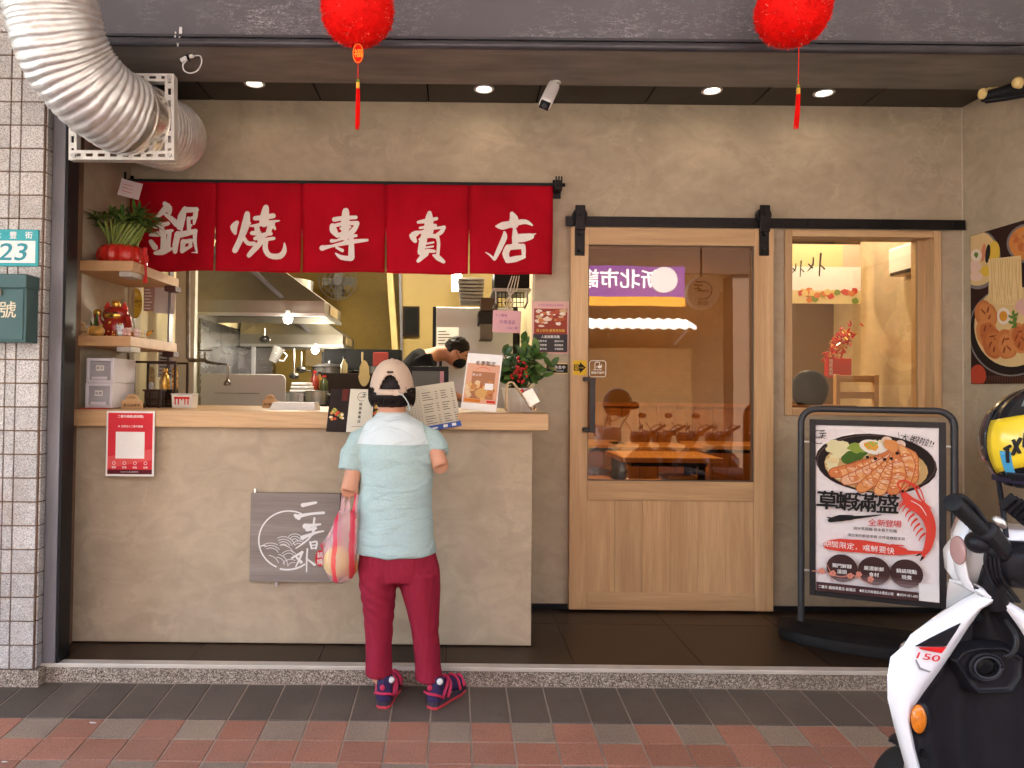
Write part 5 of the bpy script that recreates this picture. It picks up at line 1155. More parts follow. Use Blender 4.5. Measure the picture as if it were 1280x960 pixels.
MB().prism([(0, 0), (w, 0), (w, h * .8), (0, h * .8)], o + Vector((0, .10, 0)), ux, (uy + Vector((0, -.22, 0))).normalized(), .004).build('back_leg', M_INKW, t)
# holly in white pot
hc = on_top(650, 512, 3.98); t = thing('holly_plant', 'leafy holly with red berries in white pot on the counter', 'plant', hc)
MB().lathe([(.075, 0), (.085, .05), (.10, .12), (.108, .128), (.09, .128), (.08, .06)], hc, 24).build('pot', M_WHITE, t, smooth=50); MB().cyl(hc + Vector((0, 0, .10)), hc + Vector((0, 0, .112)), .09).build('soil', pm('soil', (.05, .035, .02), .9), t)
rr = random.Random(14); lf = [MB(), MB(), MB()]; brs = MB(); be = MB()
def oval_leaf(mb, base, d, L, wd, n_up):
    d = d.normalized(); side = d.cross(n_up); side.normalize(); nn = side.cross(d); P = []
    for i in range(6):
        s = i / 5; wv = wd * (0.12, .75, 1, .95, .65, .06)[i]; c = base + d * L * s - nn * .18 * L * s * s
        P.append([c - side * wv / 2 - nn * .12 * wv, c + nn * .05 * wv, c + side * wv / 2 - nn * .12 * wv])
    mb.grid(P)
for i in range(15):
    a = rr.uniform(0, 6.28); el = rr.uniform(.3, 1.5); L = rr.uniform(.14, .27); d = Vector((math.cos(a) * math.cos(el), math.sin(a) * math.cos(el) * .8, math.sin(el)))
    b0 = hc + Vector((rr.uniform(-.03, .03), rr.uniform(-.03, .03), .11)); tip = b0 + d * L + Vector((0, 0, .02)); brs.tube([b0, (b0 + tip) / 2 + Vector((0, 0, .02)), tip], [.004, .003, .002], 6)
    for k in range(12):
        s = .3 + .7 * (k + rr.random()) / 12; pt = b0.lerp(tip, s); ld = Vector((rr.uniform(-1, 1), rr.uniform(-1.2, .6), rr.uniform(-.3, .9)))
        oval_leaf(lf[rr.randrange(3)], pt, ld, rr.uniform(.05, .085), rr.uniform(.03, .048), Vector((rr.uniform(-.5, .5), -1, rr.uniform(0, 1))))
for (px, py, n) in ((648, 463, 13), (651, 473, 13), (643, 468, 9), (655, 466, 7), (648, 448, 4), (655, 458, 4)):
    for i in range(n):
        q = W(px + rr.uniform(-4, 4), py + rr.uniform(-5, 5), 3.86 + rr.uniform(-.02, .02)); be.ball(q, .0075, n=8, m=6)
brs.build('branches', pm('twig', (.10, .07, .03), .7), t)
for i, c in enumerate([(.045, .10, .02), (.09, .17, .035), (.025, .065, .016)]): tag(lf[i].build('leaves', pm('holly_leaf%d' % i, c, .35, var=.3, vs=30), t, smooth=180, fix=False), kind='stuff')
tag(be.build('berries', pm('berry_red', (.45, .012, .015), .25, coat=.4), t, smooth=180), kind='stuff')
# bent wood napkin stand with silver tin
nb_ = on_top(640, 514, 3.74); t = thing('bent_wood_stand', 'bent pale wood stand on the counter before the holly', 'stand', nb_)
pts = [W(633, 513.5, 3.72), W(634, 485, 3.72), W(636.5, 478.5, 3.72), W(641, 478, 3.72), W(645, 482, 3.72), W(664, 508, 3.72), W(667.5, 513.5, 3.72), W(671, 509, 3.72)]
for q in pts: q.z = max(q.z, CT + .004)
L_ = []
for i in range(len(pts) - 1):
    for k in range(4):
        p0, p1, p2, p3 = pts[max(i - 1, 0)], pts[i], pts[i + 1], pts[min(i + 2, len(pts) - 1)]; s = k / 4
        L_.append(.5 * ((2 * p1) + (p2 - p0) * s + (2 * p0 - 5 * p1 + 4 * p2 - p3) * s * s + (3 * p1 - p0 - 3 * p2 + p3) * s ** 3))
L_.append(pts[-1]); MB().grid([[p_, p_ + Vector((0, .09, 0))] for p_ in L_]).build('strip', pm('pale_ply', (.58, .42, .24), .5), t, smooth=60, solid=.007)
tc_ = W(664, 497, 3.715); Mt = Matrix.Rotation(R(-28), 3, 'Y') @ Matrix.Rotation(R(0), 3, 'X'); t = thing('silver_tin', 'silver box tin leaning on the bent wood stand', 'tin', tc_)
b = MB(); M4 = Matrix.Translation(tc_ + Vector((.0, .03, .0))) @ Matrix.Rotation(R(-30), 4, 'Y'); b.obox(M4, .06, .05, .10) if False else b.obox(M4, .065, .05, .085); b.build('body', M_ALU, t, bevel=.004)
b = MB(); b.obox(M4 @ Matrix.Translation((-.022, -.002, .047)), .014, .03, .022); b.build('cap', M_INKR, t, bevel=.003)
# POS monitor behind the counter edge
t = thing('till_screen', 'black till screen standing inside the hatch before the cook', 'monitor', on_top(538, 500, 4.45)); A, C = W(509, 457.5, 4.45), W(560.5, 500, 4.45)
MB().box(A.x, C.x, 4.45, 4.49, C.z, A.z).build('housing', M_BLACK, t, bevel=.005); MB().box(A.x + .03, C.x - .028, 4.4465, 4.4495, C.z + .02, A.z - .03).build('screen', pm('screen_grey', (.10, .105, .10), .15), t); MB().box(C.x - .052, C.x - .0285, 4.444, 4.4462, C.z + .02, A.z - .03).build('side_panel', flat('screen_pink', (.50, .25, .28)), t)
MB().box((A.x + C.x) / 2 - .05, (A.x + C.x) / 2 + .05, 4.46, 4.55, CT, C.z - .0005).build('stand', M_BLACK, t)
# ================================================================ red curtain (noren)
YN = 4.265
nr = thing('shop_curtain', 'long red shop curtain in five panels with white brush characters', 'curtain', W(430, 345, YN))
M_NOREN = None
def _noren():
    t = NT('noren_red'); f = t.noise(t.co((1, 1, .6)), 3.0, 5, .6); wv = t.noise(t.co((400, 400, 400)), 1.0, 2)
    t.col(t.mix(t.ramp(f, [(.3, 0.0), (.7, 1.0)]), (.30, .0015, .008), (.45, .003, .016))); t.rough(.8); t.bump(wv, .25, .001); t.b.inputs['Specular IOR Level'].default_value = .1; return t.m  # wide red variation paints darker tones in place of fold shading
M_NOREN = _noren()
NT_, NB = (W(165, 222, YN).z + W(690, 235, YN).z) / 2, (W(180, 336, YN).z + W(690, 345, YN).z) / 2
nx = [W(162, 280, YN).x, W(269.5, 280, YN).x, W(376.5, 285, YN).x, W(482.5, 290, YN).x, W(586.5, 290, YN).x, W(691, 290, YN).x]
def ndisp(p):
    s = max(0.0, min(1.0, (NT_ - p.z) / (NT_ - NB))); x = p.x
    y = .020 * s * math.sin(x * 7.5 + 1.0 + 1.4 * s) + .010 * s * math.sin(x * 19 + 2.2 * s) + .024 * noise.noise(Vector((x * 4, p.z * 3, 0))) * s
    return Vector((0, -abs(y) * .0 + y, 0))
for i in range(5):
    a, c = nx[i] + (.0035 if i else 0), nx[i + 1] - (.0035 if i < 4 else 0); P = []
    for r_ in range(25):
        z = NT_ + (NB - NT_) * r_ / 24; row = []
        for k in range(25):
            u = k / 24; g = (.002 * (r_ / 24) ** 2) * (1 if u < .5 else -1) * abs(2 * u - 1) ** 4; x = a + (c - a) * u + g
            cl = max(0., min(1., (16 - r_) / 4)); x += cl * ((-.0048 if (i and k == 0) else .0) + (.0028 if (i < 4 and k == 24) else 0))
            zz = z - (.004 * math.sin(u * 3.14) if r_ == 24 else 0)
            q = Vector((x, YN, zz)); row.append(q + ndisp(q) + (Vector((0, .004 * (1 if u < .03 or u > .97 else 0), 0))))
        P.append(row)
    pn = MB().grid(P).build('cloth_panel', M_NOREN, nr, smooth=180, fix=False, solid=.0015)
    hm = MB(); 
    hm.grid([[Vector((a + (c - a) * k / 24, YN, z)) + ndisp(Vector((a + (c - a) * k / 24, YN, z))) + Vector((0, -.0025, 0)) for k in range(25)] for z in (NB + .014, NB + .011)]); hm.grid([[Vector((a + (c - a) * k / 24, YN - .0025, z)) for k in range(25)] for z in (NT_ - .052, NT_ - .050)])
    hm.build('seam', pm('seam_red', (.33, .004, .012), .9), pn, fix=False)
# brush characters
G = [
 (180, 220, 8.0, [([(205, 275), (240, 320), (250, 370)], [40, 66, 30]), ([(230, 300), (170, 370), (105, 425)], [60, 46, 20]), ([(212, 385), (262, 420), (320, 475)], [30, 44, 60]), ([(105, 512), (165, 492), (232, 470)], [34, 40, 36]), ([(165, 480), (180, 560)], [44, 40]),
   ([(60, 592), (150, 575), (272, 540)], [22, 52, 26]), ([(188, 560), (190, 650), (192, 740)], [46, 50, 70]), ([(248, 560), (238, 640), (236, 730)], [34, 36, 30]), ([(68, 655), (105, 712)], [40, 52]), ([(105, 768), (170, 755), (265, 722)], [30, 56, 26]),
   ([(404, 318), (372, 400), (350, 500)], [34, 74, 66]), ([(400, 335), (525, 338)], [52, 44]), ([(522, 330), (512, 400), (498, 478)], [36, 46, 20]), ([(350, 470), (366, 535)], [60, 24]), ([(440, 420), (446, 530)], [34, 40]), ([(436, 428), (500, 412)], [26, 28]), ([(452, 500), (472, 490)], [30, 20]),
   ([(330, 575), (306, 680), (302, 752)], [56, 54, 42]), ([(325, 585), (420, 570), (515, 552)], [60, 52, 44]), ([(510, 555), (512, 660), (538, 772)], [44, 34, 14]), ([(388, 655), (376, 750)], [54, 40]), ([(385, 655), (470, 645)], [40, 40]), ([(468, 645), (462, 705)], [36, 34]), ([(380, 748), (430, 722), (478, 702)], [40, 34, 20]), ([(482, 768), (535, 768)], [6, 14])]),
 (270, 230, 960 / 110, [([(232, 425), (200, 475), (215, 540)], [44, 76, 36]), ([(346, 330), (332, 450), (280, 600), (215, 728)], [54, 84, 62, 58]), ([(382, 435), (310, 490)], [22, 60]), ([(310, 590), (360, 655), (430, 660)], [36, 42, 40]), ([(551, 262), (540, 340), (532, 430)], [56, 80, 90]), ([(435, 382), (530, 372), (628, 350)], [44, 50, 48]), ([(388, 466), (470, 458), (600, 420), (695, 400)], [18, 36, 36, 8]),
   ([(452, 470), (462, 510), (470, 560)], [44, 52, 40]), ([(615, 430), (590, 490), (575, 545)], [60, 50, 46]), ([(620, 440), (645, 492)], [36, 22]), ([(405, 545), (480, 545)], [40, 52]), ([(455, 590), (530, 560), (600, 545)], [30, 36, 40]), ([(440, 605), (500, 590), (560, 565)], [36, 36, 24]), ([(480, 625), (560, 610), (632, 594)], [30, 34, 30]), ([(520, 620), (450, 700), (372, 788)], [44, 58, 44]), ([(556, 615), (545, 710), (590, 782), (690, 782), (738, 720), (740, 640)], [40, 48, 52, 58, 44, 12])]),
 (380, 235, 960 / 110, [([(455, 252), (450, 360), (448, 540)], [66, 84, 70]), ([(330, 342), (440, 325), (565, 320)], [46, 40, 36]), ([(312, 415), (320, 460), (365, 520)], [60, 72, 40]), ([(330, 408), (450, 385), (582, 382)], [34, 40, 40]), ([(582, 385), (550, 450), (500, 500)], [44, 52, 60]), ([(360, 515), (450, 500), (520, 490)], [40, 60, 50]), ([(400, 440), (500, 425)], [26, 30]), ([(300, 575), (360, 570), (440, 540), (570, 522)], [38, 22, 36, 30]), ([(195, 652), (300, 632), (500, 592), (695, 575)], [56, 26, 50, 26]), ([(513, 530), (520, 650), (522, 765)], [50, 56, 66]), ([(345, 712), (410, 760), (520, 778)], [14, 46, 50]), ([(352, 648), (420, 684)], [22, 34])]),
 (485, 240, 960 / 105, [([(475, 240), (470, 320), (465, 450)], [44, 86, 100]), ([(345, 345), (430, 332), (555, 305)], [30, 46, 34]), ([(365, 410), (540, 385)], [24, 40]), ([(330, 470), (280, 500), (310, 558)], [50, 72, 42]), ([(310, 462), (410, 458)], [34, 34]), ([(400, 455), (520, 420), (640, 402)], [40, 22, 34]), ([(642, 402), (610, 455), (560, 490)], [34, 44, 36]), ([(420, 480), (400, 560), (372, 690)], [60, 80, 62]), ([(360, 540), (470, 500), (560, 510)], [24, 44, 44]), ([(560, 505), (578, 580), (568, 710)], [44, 34, 34]), ([(440, 590), (520, 575)], [20, 20]), ([(430, 634), (515, 620)], [20, 18]), ([(385, 692), (460, 672), (530, 675)], [50, 40, 30]), ([(430, 700), (345, 788)], [66, 36]), ([(520, 720), (570, 745), (635, 790)], [24, 60, 36])]),
 (590, 240, 1047 / 120, [([(435, 240), (455, 290), (455, 350)], [44, 84, 100]), ([(262, 380), (330, 376), (460, 345), (580, 328), (655, 368)], [18, 78, 60, 46, 14]), ([(352, 445), (352, 500), (300, 620), (245, 735)], [24, 54, 50, 34]), ([(240, 740), (190, 692), (145, 665)], [26, 16, 6]), ([(462, 405), (470, 500), (468, 590)], [30, 66, 56]), ([(480, 510), (560, 505), (640, 490)], [84, 82, 60]), ([(625, 485), (695, 460)], [36, 5]), ([(392, 610), (365, 680), (390, 750)], [60, 66, 50]), ([(390, 612), (470, 600), (545, 600)], [52, 60, 50]), ([(552, 595), (560, 650), (560, 715)], [50, 42, 34]), ([(385, 752), (470, 735), (565, 712)], [50, 60, 34])])]
pr_ = Print((0, YN, 0), (1, 0, 0), (0, 0, 1), .0022, lambda q: ndisp(q)); M_NINK = pm('noren_white', (.76, .70, .65), .85, var=.04, vs=60)
for gi, (ox, oy, k, strokes) in enumerate(G):
    pp = Print((0, YN, 0), (1, 0, 0), (0, 0, 1), .0022, lambda q: ndisp(q))
    for pts, ws in strokes:
        q = [W(ox + u / k, oy + v / k, YN) for u, v in pts]; pp.stroke(M_NINK, [(a_.x, a_.z) for a_ in q], [1.12 * x / k / (FPX / YN) for x in ws])
    pp.done(nr, 'brush_character')
MB().cyl((nx[0] - .02, YN + .006, NT_ + .002), (nx[5] + .07, YN + .006, NT_ + .002), .011, n=12).build('rod', M_BLACK, nr)
for px, py in ((154.5, 222), (698, 238)):
    q = W(px, py, YN); b = MB(); b.box(q.x - .02, q.x + .02, YN - .02, YW - .001, NT_ - .03, NT_ - .018); b.box(q.x - .024, q.x + .024, YW - .012, YW - .0005, NT_ - .06, NT_ + .05)
    for s in (-.020, -.004, .012): b.box(q.x + s, q.x + s + .008, YN - .022, YN - .008, NT_ - .0175, NT_ + .045)
    b.build('rod_bracket', M_BLACK_STEEL, nr)

# ================================================================ exhaust duct
du = thing('flexible_duct', 'fat corrugated aluminium exhaust duct bending in at upper left', 'duct', W(190, 160, 3.6))
M_DUCT = pm('duct_foil', (.66, .65, .63), .45, .80, var=.12, vs=25, bump=.25, bs=90)
def spline(P, n):
    out = []
    for i in range(len(P) - 1):
        p0, p1, p2, p3 = P[max(i - 1, 0)], P[i], P[i + 1], P[min(i + 2, len(P) - 1)]
        for k in range(n):
            s = k / n; out.append(.5 * ((2 * p1) + (p2 - p0) * s + (2 * p0 - 5 * p1 + 4 * p2 - p3) * s * s + (3 * p1 - p0 - 3 * p2 + p3) * s ** 3))
    out.append(P[-1]); return out
def resample(P, step):
    out = [P[0]]; acc = 0.0
    for a, c in zip(P, P[1:]):
        L = (c - a).length; d = step - acc
        while d <= L: out.append(a + (c - a) * (d / L)); d += step
        acc = (acc + L) % step
    return out
def corrugated(path, r, pitch, depth, name, mat, parent):
    q = resample(spline(path, 60), pitch / 5); b = MB(); rad = []
    for i in range(len(q)):
        ph_ = i % 5; rad.append(r + depth * (.5, 1, 1, .5, -1.6)[ph_] + .0007 * random.uniform(-1, 1))
    b.tube(q, rad, 64, cap=True); o = b.build(name, mat, parent, smooth=180)
    for v in o.data.vertices:
        n_ = noise.noise(v.co * 30); m_ = noise.noise(v.co * 9); v.co += Vector((n_, noise.noise(v.co * 30 + Vector((9, 0, 0))), noise.noise(v.co * 30 + Vector((0, 9, 0))))) * .0024 + Vector((m_, noise.noise(v.co * 9 + Vector((4, 0, 0))), noise.noise(v.co * 9 + Vector((0, 4, 0))))) * .006
    return o
corrugated([W(58, -60, 2.95), W(61, -20, 2.95), W(70, 35, 2.98), W(88, 80, 3.05), W(112, 112, 3.12), W(135, 131, 3.19), W(158, 145, 3.27)], .178, .028, .0030, 'corrugated_hose', M_DUCT, du)
ca, cb_ = W(156, 144, 3.26), W(177, 154, 3.36)
MB().tube([ca, ca.lerp(cb_, .5), cb_], [.170, .171, .170], 48).build('collar', pm('collar_steel', (.66, .62, .56), .25, .95, var=.1), du, smooth=50)
for f in (.12, .86): MB().tube([ca.lerp(cb_, f - .03), ca.lerp(cb_, f + .03)], .1745, 48).build('clamp', M_ALU, du, smooth=30)
cs = ca + Vector((.01, -.13, -.115)); MB().box(cs.x - .02, cs.x + .02, cs.y - .02, cs.y, cs.z - .008, cs.z + .008).build('clamp_screw', M_STEEL, du)
corrugated([cb_, W(190, 160, 3.45), W(203, 166, 3.60), W(213, 170, 3.80), W(214, 171, 4.0), W(213, 171, 4.2), W(213, 171, 4.42)], .172, .024, .0042, 'corrugated_hose', pm('duct_foil_fine', (.62, .61, .60), .45, .75, var=.15, vs=30, bump=.3, bs=120), du)
# slotted angle bracket
br = thing('slotted_bracket', 'zinc slotted angle frame carrying the exhaust duct', 'bracket', W(150, 195, 3.4)); M_ZINC = pm('zinc_angle', (.62, .61, .57), .45, .55, var=.1, vs=12)
def slotted(a, c, w, nrm=(0, -1, 0), slot=.03, gap=.024, dash=True):
    a, c = Vector(a), Vector(c); z = (c - a); L = z.length; z.normalize(); n = Vector(nrm); x = n.cross(z).normalized(); b = MB(); tk = .003
    def pl(s0, s1, x0, x1):
        M = Matrix((z, x, n)).transposed().to_4x4(); M.translation = a + z * (s0 + s1) / 2 + x * (x0 + x1) / 2; b.obox(M, s1 - s0, x1 - x0, tk)
    q = w * .17; pl(0, L, -w / 2, -q); pl(0, L, q, w / 2); s = 0.0
    while s < L:
        e = min(s + gap, L); pl(s, e, -q, q); s = e + slot
    M = Matrix((z, x, n)).transposed().to_4x4(); M.translation = a + z * L / 2 + x * (-w / 2 + tk / 2) - n * w / 2; b.obox(M, L, tk, w)
    b.build('slotted_bar', M_ZINC, br)
slotted(W(86, 193.5, 3.30), W(216, 194.5, 3.30), .042); slotted(W(212, 200, 3.298), W(212, 93, 3.298), .042, slot=.03); slotted(W(150, 96.5, 3.302), W(217, 97, 3.302), .036); slotted(W(91, 200, 3.303), W(91, 150, 3.303), .036)
pass
for (px, py) in ((92, 194.5), (212, 97), (212, 194)): q = W(px, py, 3.295); MB().cyl(q, q + Vector((0, -.008, 0)), .011, n=6).build('bolt', M_STEEL, br)
# ================================================================ lanterns
M_LRED = pm('lantern_plush', (.80, .006, .004), .6, var=.12, vs=30, spec=.1); M_LPINK = pm('lantern_tinsel', (.80, .16, .11), .45, var=.3, vs=60)
def lantern(lb, px, tz, tagged, tass):
    c = W(px, 5, 3.12); R_ = .158; cz = W(px, 56, 3.12).z + R_ * .93; c.z = cz; t = thing('red_lantern', lb, 'lantern', c, 'red lanterns hanging at the beam')
    b = MB(); b.ball(c, R_ * .97, R_ * .97, R_ * .93, 40, 26)
    b.v = [tuple(Vector(v) * 1.0 + (Vector(v) - c).normalized() * .006 * noise.noise(Vector(v) * 22)) for v in b.v]; b.build('body', M_LRED, t, smooth=180)
    rr = random.Random(px); f1 = MB(); f2 = MB()
    for i in range(5200):
        z = rr.uniform(-1, 1); a = rr.uniform(0, 6.283); s = math.sqrt(1 - z * z); d = Vector((s * math.cos(a), s * math.sin(a), z)); base = c + Vector((d.x * R_ * .96, d.y * R_ * .96, d.z * R_ * .92)); tn = Vector((rr.uniform(-1, 1), rr.uniform(-1, 1), rr.uniform(-1, 1))); tip = base + d * .006 + tn * .010; sd = d.cross(tn).normalized() * .0016
        (f2 if (i % 4 == 0 and noise.noise(d * 3.0) > .08) else f1).add([base - sd, base + sd, tip], [(0, 1, 2)])
    tag(f1.build('tinsel', M_LRED, t, fix=False), kind='stuff'); tag(f2.build('tinsel', M_LPINK, t, fix=False), kind='stuff')
    for i in range(6):   # spherical ribs seen through the plush
        pass
    MB().cyl(c + Vector((0, 0, R_ * .85)), c + Vector((0, 0, R_ * .85 + .03)), .05).build('cap', M_GOLD, t, smooth=40); MB().cyl(c + Vector((0, 0, R_ * .9)), Vector((c.x, c.y, 4.15)), .002, n=6).build('cord', M_LRED, t)
    x = c.x + (.0 if tagged else .045); yb = c.y; z0 = c.z - R_ * .90
    if tagged:
        q0, q1 = W(px - 0, 54, 3.10), W(px + 1, 79, 3.10); mid = (q0 + q1) / 2; hh = (q0.z - q1.z) / 2; out = [(.024 * math.cos(a), hh * 1.02 * math.sin(a)) for a in [i * 2 * math.pi / 20 for i in range(20)]]
        tp = MB().prism(out, (mid.x, 3.10, mid.z), (1, 0, 0), (0, 0, 1), .004).build('pendant', M_LRED, t); p = Print((mid.x, 3.10, mid.z), (1, 0, 0), (0, 0, 1)); gl = flat('pendant_gold', (.78, .42, .05)); p.ring(gl, 0, 0, .022, hh * .95, .0025); p.text(gl, '福', 0, 0, .034, bold=.02); p.done(t, 'lettering')
    s0 = W(px + tass[0], tass[1], 3.11); s1 = W(px + tass[0] - tass[4], tass[2], 3.11); s2 = W(px + tass[0] - tass[5], tass[3], 3.11)
    top = Vector((s0.x, 3.11, z0 + (.0 if not tagged else 0))); MB().cyl(s0, s1, .0018, n=6).build('string', M_LRED, t)
    b = MB(); b.ball(s1, .007, n=10, m=6); b.build('bead', pm('bead_green', (.15, .25, .03), .3), t, smooth=180); MB().cyl(s1 + Vector((0, 0, -.008)), s1 + Vector((0, 0, -.034)), .008, n=12).build('tassel_cap', pm('cap_yellow', (.75, .42, .05), .4), t, smooth=40)
    b = MB()
    for i in range(40): 
        a = rr.uniform(0, 6.28); r_ = .008 * math.sqrt(rr.random()); q = s1 + Vector((r_ * math.cos(a), r_ * math.sin(a), -.034)); e = s2 + Vector((r_ * 1.3 * math.cos(a), r_ * 1.3 * math.sin(a), rr.uniform(0, .02))); b.tube([q, (q + e) / 2 + Vector((rr.uniform(-.002, .002), 0, 0)), e], .0013, 4)
    tag(b.build('tassel', M_LRED, t), kind='stuff')
lantern('red plush lantern with oval fortune pendant, left of the two', 447, 0, True, (.5, 78, 101, 162, 0, 1.0)); lantern('red plush lantern with plain tassel, right of the two', 991, 0, False, (7.5, 58, 108, 162, .5, 3.5))
# ================================================================ downlights, camera, cables
M_DLI = emis('downlight_glow', (1.0, .88, .70), .8)
for i, (px, py, lb) in enumerate([(318, 104, 'round recessed ceiling light above left end of the curtain'), (605, 111, 'round recessed ceiling light above middle of the front'), (890, 113, 'round recessed ceiling light above the sliding door'), (1030, 116, 'round recessed ceiling light above the right window')]):
    c = WZ(px, py, ZC); t = thing('downlight', lb, 'lamp', c, 'recessed ceiling lights')
    MB().lathe([(.058, .0), (.058, -.004), (.050, -.007), (.044, -.004), (.040, .004)], c, 28).build('rim', M_WHITE, t, smooth=50)
    MB().lathe([(.040, -.0015), (.039, -.003), (.0005, -.003)], c, 24).build('lens', M_DLI, t)
    b = MB(); b.tube([c + Vector((-.034, 0, -.005)), c + Vector((.034, 0, -.005))], .006, 8); b.build('baffle', M_WHITE, t)
    spot(c + Vector((0, 0, -.02)), DOWN_W, (1.0, .74, .46), 150, .05, c + Vector((0, .06, -1)))
t = thing('security_camera', 'small white security camera under the beam', 'camera', W(686, 115, 3.8)); a = W(693, 96, 3.80); 
MB().cyl(Vector((a.x, 3.78, ZB - .021)), Vector((a.x, 3.78, ZB - .03)), .03).build('mount', M_WHITE, t); MB().tube([Vector((a.x, 3.78, ZB - .03)), W(693, 103, 3.76), W(691, 108, 3.74)], .011, 10).build('arm', M_WHITE, t, smooth=40)
u0, u1 = W(692, 108, 3.76), W(681, 131, 3.63); b = MB(); b.bar(u0, u1, .062, .058, up=(0, 1, 0)); cb2 = b.build('body', M_WHITE, t, bevel=.016); dv = (u1 - u0).normalized()
b = MB(); b.bar(u1 + dv * .0005, u1 + dv * .006, .050, .046, up=(0, 1, 0)); b.build('face', M_BLACK, t, bevel=.006); MB().cyl(u1 + dv * .006, u1 + dv * .012, .014, n=14).build('lens', pm('lens_grey', (.06, .06, .07), .1), t)
t = thing('cable_hook', 'little white cable clip screwed to the dark beam', 'hook', W(225, 40, YS - .01)); q0, q1 = W(226, 34, YS - .006), W(225.5, 46, YS - .006); MB().bar(q0, q1, .012, .006).build('clip', M_WHITE, t); MB().tube([W(225, 44, YS - .01), W(222, 58, YS - .03), W(219, 48, YS - .02), W(219.5, 40, YS - .01)], .0035, 6).build('wire', M_WHITE, t, smooth=60)
t = thing('loose_connector', 'loose white wire loop with plug under the beam', 'cable', W(235, 80, 3.55)); Y_ = 3.5
MB().bar(W(226, 76, Y_), W(234, 72.5, Y_), .018).build('plug', M_WHITE, t, bevel=.003); MB().bar(W(234, 72.5, Y_), W(236, 71.8, Y_), .022).build('band', M_BLACK, t); MB().bar(W(236.5, 71.6, Y_), W(242, 69.5, Y_), .016).build('plug', M_WHITE, t, bevel=.003)
MB().tube(spline([W(242, 70, Y_), W(250, 70, Y_), W(252, 78, Y_), W(247, 88, Y_), W(238, 91.5, Y_), W(230, 88, Y_), W(229, 80, Y_), W(233, 75, Y_), W(236, 60, Y_ + .1)], 5), .0035, 6).build('wire', M_WHITE, t, smooth=60)
# foam covered pipes at the upper right
t = thing('foam_pipes', 'black pipes with yellow sealing foam at upper right corner', 'pipe', W(1260, 115, 3.5)); M_FOAM = pm('pu_foam', (.68, .50, .20), .8, var=.25, vs=20, bump=.6, bs=60)
MB().tube([W(1228, 121, 3.72), W(1250, 117, 3.66), W(1275, 110, 3.58), W(1320, 98, 3.45)], [.028, .032, .04, .045], 14).build('pipe', M_BLACK, t, smooth=60); MB().tube([W(1232, 126, 3.70), W(1255, 123, 3.64), W(1290, 117, 3.55)], .014, 10).build('pipe', M_BLACK, t, smooth=60)
b = MB(); rr = random.Random(9)
for i in range(22): b.ball(W(1226 + rr.uniform(0, 22), 113 + rr.uniform(0, 9), 3.70), rr.uniform(.012, .026), n=10, m=7)
for i in range(14): b.ball(W(1270 + rr.uniform(0, 25), 100 + rr.uniform(0, 9), 3.55), rr.uniform(.012, .03), n=10, m=7)
tag(remeshed(b, 'foam', M_FOAM, .006, t, 3), kind='stuff')
# ================================================================ people
M_SKIN = pm('skin', (.58, .29, .18), .5, var=.08, vs=14, bump=.05, bs=200); M_SKIN.node_tree.nodes['Principled BSDF'].inputs['Subsurface Weight'].default_value = .12
M_SKIN.node_tree.nodes['Principled BSDF'].inputs['Subsurface Radius'].default_value = (.02, .008, .005)
def _fabric(name, c, var, fs=900.0, fold=.35, m1=((5, 5, 15), (0, .55, 0)), m2=((13, 9, 7), (0, -.35, 0))):
    t = NT(name); co = t.co(); f = t.noise(co, 9, 5, .6); g = t.noise(t.co((1, 1, .25)), fs, 2)
    t.col(t.mix(t.ramp(g, [(.35, 0.0), (.65, 1.0)]), sc3(c, 1 - var), sc3(c, 1 + var))); t.rough(.9); t.b.inputs['Specular IOR Level'].default_value = .1
    w1 = t.noise(t.co(*m1), 1.0, 3, .5, .9); w2 = t.noise(t.co(*m2), 1.0, 2, .5, .6)
    t.bump(t.math('ADD', t.math('ADD', t.ramp(w1, [(.40, 0.0), (.5, .8), (.60, 1.0)]), t.math('MULTIPLY', w2, .6)), t.math('MULTIPLY', g, .03)), fold, .018); return t.m
M_TEAL = _fabric('shirt_teal', (.385, .515, .505), .10, 500, .38, ((4, 4, 13), (0, .75, 0)), ((11, 8, 6), (0, .6, 0))); M_YOKE = _fabric('shirt_white', (.60, .68, .69), .06); M_PANT = _fabric('trouser_red', (.265, .018, .040), .10, 900, .34, ((16, 12, 3.2), (0, .22, 0)), ((7, 7, 9), (0, -.7, 0))); M_HAIR = pm('hair_black', (.014, .010, .009), .45, var=.4, vs=60, stretch=(3, 3, .3), bump=.6, bs=50)
M_CAP = _fabric('cap_cream', (.58, .45, .35), .07, 900, .06)
def hand(mb, wrist, d, palm_n, k=1.0, curl=.6, thumb=1):
    """palm and five bent fingers added to mb; d = pointing direction, palm_n = palm normal"""
    d = Vector(d).normalized(); n = Vector(palm_n); n = (n - d * n.dot(d)).normalized(); s = d.cross(n) * thumb
    M = Matrix((s, n, d)).transposed()
    mb.loft([(Vector(wrist) + d * q * k, a * k, b * k, M) for q, a, b in ((-.02, .024, .018), (.01, .026, .016), (.04, .036, .015), (.07, .039, .014), (.09, .036, .011))], 14)
    for i, (o, L) in enumerate(((.027, .066), (.0095, .074), (-.0085, .068), (-.026, .054))):
        b = Vector(wrist) + (d * .085 + s * o) * k; p = [b]; ang = .15
        for f in (.42, .33, .25):
            ang += curl * (.5 if f > .4 else 1.0); p.append(p[-1] + (d * math.cos(ang) + n * math.sin(ang)) * L * f * k)
        mb.tube(p, [.0092 * k, .0088 * k, .008 * k, .0068 * k], 8)
    b = Vector(wrist) + (d * .025 + s * .026) * k; mb.tube([b, b + (s * .026 + d * .022 + n * .006) * k, b + (s * .034 + d * .048 + n * .018) * k, b + (s * .030 + d * .068 + n * .026) * k], [.013 * k, .0115 * k, .0095 * k, .0075 * k], 8)
